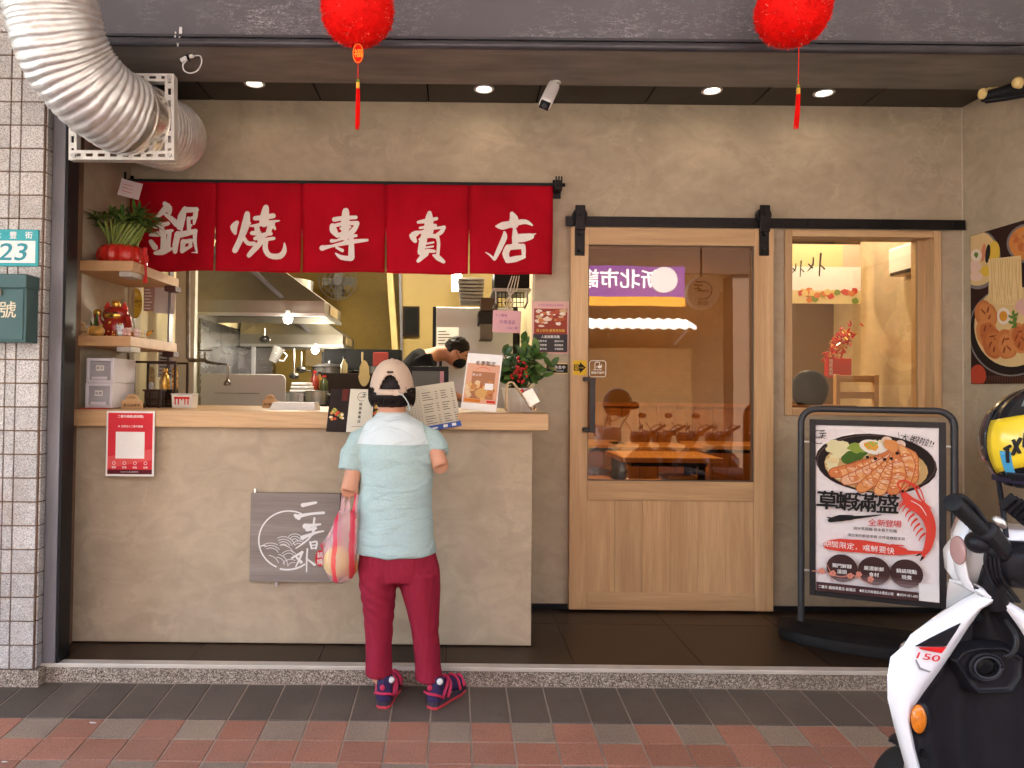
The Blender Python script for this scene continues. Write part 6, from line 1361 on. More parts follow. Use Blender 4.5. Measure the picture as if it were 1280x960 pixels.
def wrinkle(o, amp, f):
    N = [v.normal.copy() for v in o.data.vertices]
    for v, n in zip(o.data.vertices, N): v.co += n * amp * f(v.co)
PYC = 3.26
def C_(px, py, Y=PYC): return W(px, py, Y)
cust = thing('person', 'customer in teal shirt, red trousers and cream cap seen from behind', 'person', W(505, 880, 3.25))
def sec(py, xl, xr, ry, Y): a, c = W(xl, py, Y), W(xr, py, Y); return ((a + c) / 2, (c.x - a.x) / 2, ry)
# --- body (one skin): torso, neck, head, arms with hands, legs, feet
sh_l, el_l, wr_l = W(451, 541, 3.285), W(436.5, 614, 3.235), W(447, 578, 3.46)
sh_r, el_r, wr_r = W(537, 540, 3.285), W(551, 583, 3.238), W(541, 556, 3.49)
b = MB()
b.loft([sec(700, 452, 540, .11, 3.27), sec(660, 453, 537, .105, 3.27), sec(600, 455, 536, .10, 3.28), sec(550, 452, 538, .10, 3.29), sec(532, 462, 528, .08, 3.30), sec(520, 472, 508, .056, 3.315), sec(505, 473, 507, .054, 3.325), sec(488, 474, 506, .055, 3.33)], 24)
hcn = W(490, 484, 3.335)
b.ball(hcn, .074, .088, .095, 24, 16)
b.tube([sh_l, (sh_l + el_l) / 2, el_l], [.026, .037, .038], 14); b.tube([el_l + Vector((0, -.006, 0)), (el_l * .55 + wr_l * .45), wr_l], [.039, .037, .023], 14)
b.tube([sh_r, (sh_r + el_r) / 2, el_r], [.024, .036, .037], 14); b.tube([el_r + Vector((0, -.006, 0)), (el_r * .55 + wr_r * .45), wr_r], [.038, .035, .023], 14)
hand(b, wr_l, (wr_l - el_l) + Vector((.02, .05, 0)), (.9, 0, .2), .92, .5, -1); hand(b, wr_r, (wr_r - el_r) + Vector((-.1, .05, -.03)), (-.4, 0, -1), .92, .75, -1)
gf = gz(3.22)
for (top, kn, an) in ((W(472, 712, 3.27), W(473, 780, 3.25), W(474, 852, 3.245)), (W(522, 712, 3.27), W(531, 780, 3.25), W(538, 852, 3.245))):
    b.tube([top, (top + kn) / 2, kn, (kn + an) / 2, an], [.075, .065, .05, .048, .032], 14)
for (hx, hy, dx) in ((W(480, 870, 3.245), 0, .12), (W(545, 870, 3.245), 0, .62)):
    f = Vector((math.sin(dx), math.cos(dx), 0)); z = gf + .05; p0 = Vector((hx.x, 3.235, z)); b.tube([p0 + Vector((0, 0, .03)) - f * .02, p0 + f * .03, p0 + f * .1 + Vector((0, 0, -.012)), p0 + f * .17 + Vector((0, 0, -.022))], [.03, .036, .036, .025], 12)
body = remeshed(b, 'body', M_SKIN, .0075, cust, 4)
# face on the far side of the head: nose, brow, ears
fb = MB(); fb.ball(hcn + Vector((0, .096, -.022)), .013, .016, .02); 
for s in (-1, 1): fb.ball(hcn + Vector((s * .081, .0, -.028)), .009, .02, .03)
fb.build('ear', M_SKIN, body, smooth=180)
e = MB()
for s in (-1, 1): e.ball(hcn + Vector((s * .03, .088, .0)), .012, .006, .006, 10, 6)
e.build('eye', M_INKK, body, smooth=180); MB().ball(hcn + Vector((0, .088, -.056)), .022, .008, .005, 12, 6).build('mouth', pm('lip', (.38, .10, .09), .5), body, smooth=180)
# --- shirt
b = MB()
b.loft([(W(495.5, 691, 3.27), .182, .142), sec(686, 445.5, 545.5, .142, 3.27), sec(660, 447, 541.5, .126, 3.27), sec(630, 448.5, 540, .121, 3.275), sec(600, 449, 541, .119, 3.28), sec(572, 447, 543, .117, 3.285), sec(550, 446.5, 543, .112, 3.29), sec(538, 451, 538, .102, 3.295), sec(528, 459, 529, .088, 3.30), sec(520, 469, 513, .068, 3.31), sec(515, 472, 509, .062, 3.315)], 36)
sl1, sr1 = W(437, 589, 3.255), W(547, 567.5, 3.262)
b.tube([W(463, 541, 3.29), W(450, 550, 3.285), W(441, 568, 3.27), sl1], [.042, .056, .056, .054], 18); b.tube([W(525, 541, 3.29), W(539, 549, 3.285), W(546, 560, 3.277), sr1], [.042, .056, .055, .053], 18)
shirt = remeshed(b, 'shirt', M_TEAL, .008, cust, 8)
ox, oz = W(495, 600, 3.25).x, W(495, 600, 3.25).z
def shf(p):
    x, z = p.x - ox, p.z - oz
    back = 1.0 if p.y < 3.30 else .5; w_ = 0.0
    low = max(0, min(1, (oz + .10 - p.z) / .25))
    w_ += (math.sin((z * .95 - x * .75) * 62 + 3 * noise.noise(Vector((x * 5, z * 5, 3)))) * max(0, noise.noise(Vector((x * 6 + 1, z * 4, 1))) + .15)) * low * 1.1
    w_ += .9 * noise.noise(Vector((x * 9, z * 14, 5))) + .5 * noise.noise(Vector((x * 18 + z * 10, z * 18, 8)))
    w_ += math.sin((z + abs(x) * .8) * 70) * max(0, noise.noise(Vector((x * 8, z * 8, 12)))) * (1 if abs(x) > .09 else .25)
    return w_ * back
wrinkle(shirt, .0065, shf)
bm = bmesh.new(); bm.from_mesh(shirt.data)
zy = W(495, 556, 3.2).z
xa, xb = W(446, 545, 3.22).x, W(535, 545, 3.22).x
for co, no in (((0, 0, zy), (.0, .0, 1)), ((xa, 0, zy), (1, 0, -.35)), ((xb, 0, zy), (1, 0, .30))):
    bmesh.ops.bisect_plane(bm, geom=bm.verts[:] + bm.edges[:] + bm.faces[:], plane_co=co, plane_no=Vector(no).normalized())
yk = [f for f in bm.faces if f.calc_center_median().z > zy and (f.calc_center_median().x - xa) - .35 * (f.calc_center_median().z - zy) > 0 and (f.calc_center_median().x - xb) + .30 * (f.calc_center_median().z - zy) < 0]
bm2 = bm.copy(); idx = {f.index for f in yk}
bmesh.ops.delete(bm, geom=yk, context='FACES'); bm.to_mesh(shirt.data); bm.free()
bm2.faces.ensure_lookup_table()
bmesh.ops.delete(bm2, geom=[f for f in bm2.faces if not (f.calc_center_median().z > zy and (f.calc_center_median().x - xa) - .35 * (f.calc_center_median().z - zy) > 0 and (f.calc_center_median().x - xb) + .30 * (f.calc_center_median().z - zy) < 0)], context='FACES')
me = bpy.data.meshes.new('yoke'); bm2.to_mesh(me); bm2.free(); me.polygons.foreach_set('use_smooth', [True] * len(me.polygons)); me.materials.append(M_YOKE); o = bpy.data.objects.new('yoke', me); link(o, shirt)
shirt.data.polygons.foreach_set('use_smooth', [True] * len(shirt.data.polygons))
for v in me.vertices: v.co += Vector((0, -.0008, .0004))
sm = MB(); P = []
hm_ = [W(447, 684, 3.20), W(470, 688, 3.14), W(500, 689, 3.135), W(525, 685, 3.145), W(543, 679, 3.20)]
nk = MB(); nk.tube([W(490, 519, 3.315) + Vector((.071 * math.cos(a), .066 * math.sin(a), .004 * math.sin(a))) for a in [i * 2 * math.pi / 30 for i in range(31)]], .006, 6); nk.build('collar', M_TEAL, shirt, smooth=180)
# --- trousers
b = MB(); b.loft([sec(668, 455, 537, .108, 3.27), sec(690, 450, 544.5, .122, 3.27), sec(708, 447.5, 549.5, .13, 3.268), sec(722, 449, 549.5, .12, 3.265)], 32)
for rows in ([(712, 448, 503, .118), (735, 449.5, 496, .105), (760, 453, 493, .088), (790, 456, 490.5, .076), (820, 457, 489.5, .072), (843, 456.5, 490, .072)], [(712, 494, 550, .118), (735, 500, 550.5, .105), (760, 508, 550, .088), (790, 514.5, 549, .076), (820, 518, 550.5, .072), (848, 518.5, 554, .074)]):
    b.loft([sec(py, xl, xr, ry, 3.262 - .00005 * (py - 700)) for py, xl, xr, ry in rows], 24)
tr = remeshed(b, 'trousers', M_PANT, .008, cust, 7)
def trf(p):
    x, z = p.x, p.z; w_ = .8 * noise.noise(Vector((x * 9, z * 5, p.y * 4)))
    w_ += math.sin((z + x * 1.3 + .6 * noise.noise(Vector((x * 3, z * 3, 2)))) * 38) * max(0, noise.noise(Vector((x * 5, z * 4, 7))) + .1) * 1.2 + .6 * math.sin((x * 1.0 + z * .35) * 75) * max(0, noise.noise(Vector((x * 4 + 5, z * 2, 1))))
    return w_
wrinkle(tr, .0040, trf)
# --- hair and cap
hr = MB(); hr.ball(W(490, 486, 3.336), .093, .103, .112, 24, 16); hr.loft([(W(490, 488.5, 3.335), .094, .102), (W(490, 493, 3.33), .112, .106), (W(490, 500, 3.32), .098, .088), (W(491, 506.5, 3.315), .062, .060)], 24)
hair = remeshed(hr, 'hair', M_HAIR, .009, cust, 2); wrinkle(hair, .003, lambda p: noise.noise(Vector((p.x * 40, p.y * 40, p.z * 8))))
rr = random.Random(31); sp = MB()
for i in range(520):
    a = rr.uniform(math.pi * .95, 2.05 * math.pi); r_ = .104; zt = W(490, rr.uniform(484, 498), 3.33).z; c = W(490, 490, 3.33)
    p0 = Vector((c.x + r_ * math.cos(a), c.y + r_ * .92 * math.sin(a), zt)); L = rr.uniform(.02, .045); inw = Vector((-math.cos(a) * .35 + rr.uniform(-.25, .25), -math.sin(a) * .25, -1)); sp.tube([p0, p0 + inw * L * .5, p0 + inw * L], [.0035, .003, .0006], 4, cap=False)
tag(sp.build('hair_strands', M_HAIR, hair, smooth=180, fix=False), kind='stuff')
cc = W(490, 487, 3.335); P = []; ca_ = R(-6)
capm = MB(); NU, NV = 64, 22
for j in range(NV + 1):
    t_ = j / NV * (math.pi / 2) * 1.02
    for i in range(NU):
        a = 2 * math.pi * i / NU; seam = .97 -  .010 * (1 - min(1, abs(((a / (math.pi / 3)) + .5) % 1 - .5) * 14)); rx, ry, rz = .101 * seam, .112 * seam, .146
        capm.v.append(tuple(cc + Matrix.Rotation(.10, 3, 'X') @ Vector((rx * math.cos(a) * math.cos(t_) ** .85 if math.cos(t_) > 0 else 0, ry * math.sin(a) * (math.cos(t_) ** .85 if math.cos(t_) > 0 else 0), rz * math.sin(t_) - .010))))
for j in range(NV):
    for i in range(NU):
        a = 2 * math.pi * (i + .5) / NU; dx = (a - 1.5 * math.pi); tt = (j + .5) / NV
        if (dx / .50) ** 2 + (tt / .40) ** 2 < 1 and j > 1: continue
        capm.f.append((j * NU + i, j * NU + (i + 1) % NU, (j + 1) * NU + (i + 1) % NU, (j + 1) * NU + i))
cap = capm.build('cap', M_CAP, cust, smooth=180, solid=.003)
arch = [cc + Matrix.Rotation(.10, 3, 'X') @ Vector((.102 * math.cos(1.5 * math.pi + .51 * math.cos(q)) * math.cos(.64 * math.sin(q)) ** .85, .113 * math.sin(1.5 * math.pi + .51 * math.cos(q)) * math.cos(.64 * math.sin(q)) ** .85 - .001, .146 * math.sin(.64 * math.sin(q)) - .010)) for q in [math.pi * i / 20 for i in range(21)]]
MB().tube(arch, .0028, 6).build('opening_edge', M_CAP, cap, smooth=180)
stp = MB(); stp.grid([[cc + Vector((.104 * math.cos(1.5 * math.pi + d_), .116 * math.sin(1.5 * math.pi + d_), z)) for d_ in [-.6 + .06 * i for i in range(21)]] for z in (-.024, -.002)]); stp.build('strap', M_CAP, cap, smooth=180, solid=.003)
bk = cc + Vector((.028, -.118, -.013)); MB().box(bk.x - .012, bk.x + .012, bk.y - .003, bk.y + .003, bk.z - .013, bk.z + .013).build('buckle', M_CAP, cap, bevel=.003); MB().tube(spline([bk + Vector((.01, 0, -.005)), bk + Vector((.03, .0, -.012)), bk + Vector((.052, .012, -.045)), bk + Vector((.058, .02, -.078))], 5), [.006] * 16, 6, sq=.4).build('strap_end', M_YOKE, cap, smooth=60)
MB().ball(cc + Matrix.Rotation(.10, 3, 'X') @ Vector((0, 0, .138)), .007, .007, .004, 10, 6).build('button', M_CAP, cap, smooth=180)
bill = []
for i in range(9):
    a = R(20 + 140 * i / 8); bill.append([cc + Vector((.10 * math.cos(a), .110 * math.sin(a), -.006)), cc + Vector((.095 * math.cos(a), .11 * math.sin(a) + .04 * math.sin(a), -.010)), cc + Vector((.085 * math.cos(a), .11 * math.sin(a) + .075 * math.sin(a), -.022))])
MB().grid(bill).build('bill', M_CAP, cap, smooth=180, solid=.004)
em = MB()
for i in range(7):
    d_ = (-.16 + .05 * i); t_ = .72; p_ = cc + Matrix.Rotation(.10, 3, 'X') @ Vector((.1035 * math.cos(1.5 * math.pi + d_) * math.cos(t_) ** .85, .1145 * math.sin(1.5 * math.pi + d_) * math.cos(t_) ** .85, .146 * math.sin(t_) - .010)); em.ball(p_, .0028, .0022, .0045, 8, 5)
em.build('stitching', M_INKK, cap)
# --- sandals
M_SOCK = _fabric('sock_purple', (.045, .030, .085), .2); M_SPINK = pm('strap_pink', (.52, .03, .09), .6); M_SOLE = pm('sole_dark', (.05, .035, .05), .7); M_SRED = pm('sole_red', (.52, .045, .06), .6)
def sandal(hx, ang, flip):
    z = gf - .010; f = Vector((math.sin(ang), math.cos(ang), -.03)); r_ = Vector((math.cos(ang), -math.sin(ang), 0)); o = Vector((hx.x, 3.20, 0)); up = Vector((0, 0, 1)); zf = lambda L: gz(o.y + L * f.y)
    out = [(-.030, .0), (-.034, .05), (-.031, .10), (-.040, .16), (-.034, .21), (-.012, .238), (.014, .236), (.036, .205), (.042, .16), (.034, .10), (.034, .05), (.030, .0), (.016, -.012), (-.016, -.012)]
    for nm, z0, z1, mat, k in (('outsole', .001, .012, M_SRED, 1.02), ('midsole', .0125, .034, M_SOLE, 1.0)):
        b = MB(); n = len(out); vs = [o + r_ * (a * k) + Vector((f.x * L, f.y * L, zf(L) + z0)) for a, L in out] + [o + r_ * (a * k) + Vector((f.x * L, f.y * L, zf(L) + z1 + (.004 if L < .03 else 0))) for a, L in out]
        b.add(vs, [tuple(range(n)), tuple(range(2 * n - 1, n - 1, -1))] + [(i, (i + 1) % n, (i + 1) % n + n, i + n) for i in range(n)]); b.build(nm, mat, cust, bevel=.003)
    q = lambda a, L, h: o + r_ * a + Vector((f.x * L, f.y * L, zf(L) + h))
    b = MB(); b.tube([q(0, .018, .03), q(0, .02, .07), q(0, .03, .13)], [.036, .034, .036], 16); b.tube([q(0, .02, .05), q(0, .09, .065), q(0, .16, .05), q(0, .215, .042)], [.034, .037, .034, .022], 16); remeshed(b, 'sock', M_SOCK, .006, cust, 4)
    for pts in ([q(-.04, .03, .045), q(-.028, -.012, .07), q(0, -.022, .072), q(.028, -.012, .07), q(.04, .03, .045)], [q(-.04, .06, .035), q(-.036, .085, .085), q(0, .09, .108), q(.036, .085, .085), q(.04, .06, .035)], [q(-.044, .15, .035), q(-.03, .15, .075), q(0, .15, .092), q(.03, .15, .075), q(.044, .15, .035)], [q(-.036, .03, .045), q(-.038, .055, .09), q(-.026, .08, .105)], [q(.036, .03, .045), q(.038, .055, .09), q(.026, .08, .105)], [q(-.04, .19, .035), q(0, .2, .075), q(.04, .19, .035)]):
        MB().tube(spline([Vector(p) for p in pts], 4), .0085, 8, sq=.7).build('strap', M_SPINK, cust, smooth=180)
    MB().ball(q(.0, -.016, .095), .011, .006, .013).build('heel_tab', M_SPINK, cust, smooth=180); MB().ball(q(.032 * flip, .012, .118), .014, .012, .014).build('ankle_badge', M_WHITE, cust, smooth=180)
sandal(W(479, 872, 3.20), .16, 1); sandal(W(540, 874, 3.20), .62, 1)
# --- shopping bag hung on the left forearm
bag = thing('shopping_bag', 'red striped translucent plastic bag of yellow fruit on the arm', 'bag', W(424, 727, 3.2))
def _bagm():
    m = bpy.data.materials.new('bag_film'); m.use_nodes = True; n = m.node_tree.nodes; l = m.node_tree.links; bs = n['Principled BSDF']; tc = n.new('ShaderNodeTexCoord'); sx = n.new('ShaderNodeSeparateXYZ'); l.new(tc.outputs['Object'], sx.inputs[0])
    nz = n.new('ShaderNodeTexNoise'); nz.inputs['Scale'].default_value = 14; nz.inputs['Detail'].default_value = 5; l.new(tc.outputs['Object'], nz.inputs['Vector'])
    ad = n.new('ShaderNodeMath'); ad.operation = 'MULTIPLY_ADD'; l.new(nz.outputs[0], ad.inputs[0]); ad.inputs[1].default_value = .02; l.new(sx.outputs[0], ad.inputs[2])
    mu = n.new('ShaderNodeMath'); mu.operation = 'MULTIPLY'; mu.inputs[1].default_value = 14.5; l.new(ad.outputs[0], mu.inputs[0]); fr = n.new('ShaderNodeMath'); fr.operation = 'FRACT'; l.new(mu.outputs[0], fr.inputs[0]); st = n.new('ShaderNodeMath'); st.operation = 'GREATER_THAN'; st.inputs[1].default_value = .72; l.new(fr.outputs[0], st.inputs[0])
    mx = n.new('ShaderNodeMix'); mx.data_type = 'RGBA'; mx.inputs[6].default_value = (.85, .54, .55, 1); mx.inputs[7].default_value = (.70, .04, .09, 1); l.new(st.outputs[0], mx.inputs[0]); l.new(mx.outputs[2], bs.inputs['Base Color']); bs.inputs['Roughness'].default_value = .25
    al = n.new('ShaderNodeMath'); al.operation = 'MULTIPLY_ADD'; l.new(st.outputs[0], al.inputs[0]); al.inputs[1].default_value = .42; al.inputs[2].default_value = .36; l.new(al.outputs[0], bs.inputs['Alpha']); bp = n.new('ShaderNodeBump'); bp.inputs['Strength'].default_value = .6; bp.inputs['Distance'].default_value = .01; l.new(nz.outputs[0], bp.inputs['Height']); l.new(bp.outputs[0], bs.inputs['Normal']); return m
M_BAG = _bagm(); YG = 3.20
def bsec(py, xl, xr, ry): a, c = W(xl, py, YG), W(xr, py, YG); return ((a + c) / 2, (c.x - a.x) / 2, ry)
b = MB(); b.loft([bsec(638, 425, 446, .03), bsec(650, 419, 446.5, .045), bsec(665, 412, 446.5, .06), bsec(682, 405, 446.5, .072), bsec(700, 403, 446, .078), bsec(714, 406, 444.5, .07), bsec(722, 411, 440, .055), bsec(728, 420, 432, .02)], 40)
o = b.build('film', M_BAG, bag, smooth=180); 
for v in o.data.vertices: 
    q = Vector((v.co.x * 28, v.co.y * 28, v.co.z * 7)); v.co += Vector((noise.noise(q), noise.noise(q + Vector((5, 5, 5))), .3 * noise.noise(q * 2))) * .011
for (x0, y0, x1, y1) in ((428, 641, 429, 622), (443, 641, 446, 618), (434, 641, 436, 624)):
    MB().tube(spline([W(x0, y0, YG), W((x0 + x1) / 2, (y0 + y1) / 2, YG), W(x1, y1, YG + .03), W(x1, y1 - 3, YG + .09)], 4), [.012, .012, .011, .011, .010, .010, .009, .009, .008, .008, .008, .008, .008], 8, sq=.4).build('handle', M_BAG, bag, smooth=180)
b = MB(); b.add([W(421, 652, YG), W(411, 672, YG - .02), W(400, 682, YG - .01), W(404, 690, YG + .01), W(412, 700, YG)], [(0, 1, 2), (1, 2, 3), (1, 3, 4)]); b.build('loose_flap', M_BAG, bag, fix=False)
M_FRUIT = pm('yellow_fruit', (.80, .64, .16), .45, var=.12, vs=20, bump=.2, bs=120); fr_ = thing('yellow_fruit', 'round yellow fruit in the plastic bag', 'fruit', W(420, 718, YG + .005))
MB().ball(W(421, 702, YG + .0), .058, .052, .066, 24, 16).build('fruit', M_FRUIT, fr_, smooth=180)
fr2 = thing('orange_fruit', 'orange fruit behind the yellow one in plastic bag', 'fruit', W(436, 718, YG + .02)); MB().ball(W(437, 708, YG + .02), .036, .036, .045, 20, 14).build('fruit', pm('orange_fruit', (.62, .25, .05), .5), fr2, smooth=180)

# ================================================================ cook
ck = thing('person', 'cook in black shirt and face mask stooping behind the hatch', 'person', W(500, 620, 5.72)); Yk = 5.72
b = MB(); hips = W(478, 560, Yk); hips.z = .92; chest = W(515, 470, Yk); shd = W(531, 447, Yk); nck = W(549, 442, Yk); hd_ = W(571, 440, Yk)
def ori(d): 
    z = Vector(d).normalized(); x = Vector((0, 1, 0)); x = (x - z * x.dot(z)).normalized(); return Matrix((x, z.cross(x), z)).transposed()
ax = ori(shd - hips)
b.loft([(hips, .16, .11, ax), (hips.lerp(chest, .5), .15, .105, ax), (chest, .18, .12, ax), (shd, .19, .09, ax), (nck, .06, .06, ori(hd_ - nck)), (hd_ - Vector((.04, 0, .01)), .055, .055, ori(hd_ - nck))], 20)
Mh = Matrix.Rotation(R(28), 3, 'Y'); b.ball(hd_, .092, .076, .112, 22, 16, Mh); fwd = Mh @ Vector((1, 0, 0)); dn = Mh @ Vector((0, 0, -1))
b.ball(hd_ + fwd * .096 + dn * .015, .016, .013, .02); b.ball(hd_ + fwd * .05 + dn * .085, .04, .04, .035)
b.ball(hd_ - Vector((0, .077, 0)) + dn * .012 - fwd * .005, .02, .008, .03)
for s in (-1, 1):
    s0 = shd + Vector((-.01, s * .17, 0)); e0 = s0 + Vector((.10, s * .05, -.24)); w0 = e0 + Vector((.22, -s * .07, -.08)); b.tube([s0, e0], [.052, .042], 12); b.tube([e0, w0], [.041, .027], 12); hand(b, w0, w0 - e0, (0, -s, -.3), 1.0, .5, s)
    l0 = hips + Vector((0, s * .085, -.02)); b.tube([l0, Vector((l0.x + .02, l0.y, .48)), Vector((l0.x, l0.y, .08))], [.085, .06, .04], 12); b.tube([Vector((l0.x - .03, l0.y, .04)), Vector((l0.x + .16, l0.y, .03))], [.04, .03], 10)
kb = remeshed(b, 'body', M_SKIN, .010, ck, 4)
M_KSH = pm('cook_black', (.008, .008, .009), .9, var=.2)
b = MB(); b.loft([(hips, .175, .125, ax), (hips.lerp(chest, .5), .168, .12, ax), (chest, .198, .138, ax), (shd - (shd - hips).normalized() * .0, .205, .108, ax), (shd + (shd - hips).normalized() * .05, .09, .075, ax)], 22)
for s in (-1, 1): s0 = shd + Vector((-.01, s * .17, 0)); e0 = s0 + Vector((.10, s * .05, -.24)); b.tube([s0, s0.lerp(e0, .8)], [.075, .06], 14)
ks = remeshed(b, 'shirt', M_KSH, .012, ck, 6); wrinkle(ks, .006, lambda p: noise.noise(Vector((p.x * 12, p.y * 8, p.z * 12))))
b = MB()
for s in (-1, 1): l0 = hips + Vector((0, s * .085, 0)); b.tube([l0, Vector((l0.x + .02, l0.y, .48)), Vector((l0.x, l0.y, .1))], [.105, .078, .065], 14)
b.ball(hips, .13, .17, .12); remeshed(b, 'trousers', M_KSH, .013, ck, 5)
b = MB(); b.ball(hd_ + (-fwd * .012) - dn * .026, .098, .084, .098, 22, 14, Mh); hk = remeshed(b, 'hair', M_HAIR, .009, ck, 2)
bm = bmesh.new(); bm.from_mesh(hk.data); cut = hd_ + fwd * .055 - dn * .03
bmesh.ops.bisect_plane(bm, geom=bm.verts[:] + bm.edges[:] + bm.faces[:], plane_co=cut, plane_no=(fwd * .75 + dn * .65).normalized(), clear_outer=True); bm.to_mesh(hk.data); bm.free(); wrinkle(hk, .006, lambda p: noise.noise(p * 45))
b = MB(); b.ball(hd_ + fwd * .045 + dn * .058, .062, .064, .055, 20, 12, Mh); b.build('face_mask', pm('mask_black', (.012, .013, .018), .7), ck, smooth=180)
MB().tube([hd_ + fwd * .05 + dn * .04 - Vector((0, .062, 0)), hd_ + fwd * .01 + dn * .015 - Vector((0, .083, 0)), hd_ - fwd * .018 - dn * .012 - Vector((0, .083, 0))], .002, 5).build('mask_loop', M_INKK, ck); MB().ball(hd_ + fwd * .078 - Vector((0, .038, 0)) - dn * .008, .008, .008, .006).build('eye', M_INKK, ck, smooth=180); MB().tube([hd_ + fwd * .088 - Vector((0, .02, 0)) - dn * .03, hd_ + fwd * .076 - Vector((0, .052, 0)) - dn * .028], .004, 5).build('eyebrow', M_HAIR, ck)
# ================================================================ standing poster board
SO, SBR, STL = W(1012, 743, 3.90), W(1183, 764.5, 3.66), W(1008, 524, 3.90); SBR.z = SO.z
sux = (SBR - SO); SWD = sux.length; sux.normalize(); suy = Vector((0, 0, 1)); SH = STL.z - SO.z; snn = sux.cross(suy)
sb = thing('poster_stand', 'black framed standing poster board with prawn noodle advert', 'poster stand', SO + sux * SWD / 2 - Vector((0, 0, SO.z)))
def onp(px, py):
    d = ray(px, py); c = Vector((0, 0, CZ)); t = (SO - c).dot(snn) / d.dot(snn); q = c + d * t - SO; return (q.dot(sux), q.dot(suy))
back = -snn
def fr(u0, u1, v0, v1, d0, d1, name, mat, bev=.002):
    b = MB(); b.prism([(u0, v0), (u1, v0), (u1, v1), (u0, v1)], SO + snn * d1, sux, suy, d1 - d0); return b.build(name, mat, sb, bevel=bev)
M_FRM = pm('stand_black', (.022, .020, .022), .42, .2, var=.2); fw = .028
fr(fw, SWD - fw, fw * .9, SH - fw, -.012, 0, 'poster_sheet', flat('poster_pale', (.80, .74, .74)))
fr(0, fw, 0, SH, -.02, .012, 'panel_frame', M_FRM); fr(SWD - fw, SWD, 0, SH, -.02, .012, 'panel_frame', M_FRM); fr(fw + .0005, SWD - fw - .0005, 0, fw * .9, -.02, .0118, 'panel_frame', M_FRM); fr(fw + .0005, SWD - fw - .0005, SH - fw, SH, -.02, .0118, 'panel_frame', M_FRM); fr(.002, SWD - .002, .002, SH - .002, -.03, -.0205, 'back_panel', M_FRM)
g_ = .04; rc = .075; top = SH + .055
def pt(u, v): return SO + sux * u + suy * v + back * .02
path = [pt(-g_, -SO.z + .04), pt(-g_, top - rc)] + [pt(-g_ + rc - rc * math.cos(R(a)), top - rc + rc * math.sin(R(a))) for a in range(15, 90, 15)] + [pt(-g_ + rc, top), pt(SWD + g_ - rc, top)] + [pt(SWD + g_ - rc + rc * math.sin(R(a)), top - rc + rc * math.cos(R(a))) for a in range(15, 90, 15)] + [pt(SWD + g_, top - rc), pt(SWD + g_, -SO.z + .04)]
MB().tube(path, .017, 14, up=snn).build('tube_frame', pm('tube_grey', (.05, .05, .055), .4, .3), sb, smooth=60)
for u in (-g_ / 2, SWD + g_ / 2):
    for v in (.12, SH - .12): q = pt(u, v); MB().cyl(q - sux * .02, q + sux * .02, .007, n=10).build('fixing_screw', M_ALU, sb)
out = [( -g_ - .09, 0)] ; n = 16
out = [(SWD / 2 - (SWD / 2 + .15) * math.cos(math.pi * i / n), -.05 - .17 * math.sin(math.pi * i / n)) for i in range(n + 1)] + [(SWD + .15, .10), (-.15, .10)]
bs = MB(); o2 = Vector((SO.x, SO.y, .0)); fy = Vector((-snn.x, -snn.y, 0)).normalized()
def ring(z, k): c = (SWD / 2, -.02); return [o2 + sux * (c[0] + (u - c[0]) * k) + fy * (c[1] + (v - c[1]) * k) + Vector((0, 0, z)) for u, v in out]
m_ = len(out); lay = [(.0, 1.0), (.03, 1.0), (.05, .97), (.065, .86), (.07, .80)]; vs = []
for z, k in lay: vs += ring(z + .001, k)
bs.add(vs, [(i * m_ + j, i * m_ + (j + 1) % m_, (i + 1) * m_ + (j + 1) % m_, (i + 1) * m_ + j) for i in range(len(lay) - 1) for j in range(m_)] + [tuple(range(m_)), tuple((len(lay) - 1) * m_ + j for j in range(m_))]); bs.build('base', pm('base_black', (.009, .008, .008), .6, var=.3), sb, smooth=35)
P = Print(SO, sux, suy, .0006)
rr = random.Random(77); PALE2 = flat('poster_pale2', (.75, .65, .64))
for i in range(60): P.ring(PALE2, rr.uniform(.05, SWD - .05), rr.uniform(.06, SH - .06), .02, .02, .003, 0, 360, 12)
def S(*a): return [onp(x, y) for x, y in a]
def SPX(zx, zy, crop): return (960 + zx / 5.333, (480 if crop == 5 else 640) + zy / 5.333)
def st(mat, pts, ws, crop=5): P.stroke(mat, [onp(*SPX(x, y, crop)) for x, y in pts], [w_ / 5.333 / 243 for w_ in ws])
def blob(mat, x, y, rx, ry, crop=5, rot=0, wob=.0, seed=0, n=26): u, v = onp(*SPX(x, y, crop)); P.disc(mat, u, v, rx / 5.333 / 243, ry / 5.333 / 243, n, rot, wob, seed)
K1 = flat('bowl_black', (.020, .013, .012)); SHR = [flat('prawn%d' % i, c) for i, c in enumerate([(.66, .27, .09), (.72, .36, .15), (.60, .20, .07), (.70, .40, .24)])]
blob(K1, 710, 530, 352, 196, rot=-.06); P.ring(flat('bowl_rim', (.10, .06, .055)), *onp(*SPX(710, 530, 5)), 345 / 1296, 190 / 1296, .004); blob(flat('soup', (.52, .34, .14)), 712, 555, 300, 160, rot=-.06)
NOO = flat('noodle', (.72, .56, .28)); CAB = flat('cabbage', (.68, .62, .36))
for i in range(40): a = rr.uniform(0, 6.28); blob(NOO if i % 2 else CAB, 700 + 270 * math.cos(a), 530 + 130 * math.sin(a), rr.uniform(20, 46), rr.uniform(16, 30), wob=.5, seed=i)
for i in range(16): blob(CAB, rr.uniform(430, 640), rr.uniform(385, 470), 40, 24, wob=.5, seed=i + 50)
blob(flat('broc', (.06, .12, .02)), 580, 470, 80, 45, rot=.5, wob=.5, seed=3); blob(flat('broc2', (.22, .30, .05)), 590, 430, 50, 34, wob=.6, seed=5)
blob(flat('egg_white', (.76, .70, .62)), 700, 420, 82, 46, rot=-.25); blob(flat('yolk', (.68, .33, .05)), 690, 412, 45, 28, rot=-.25, wob=.25)
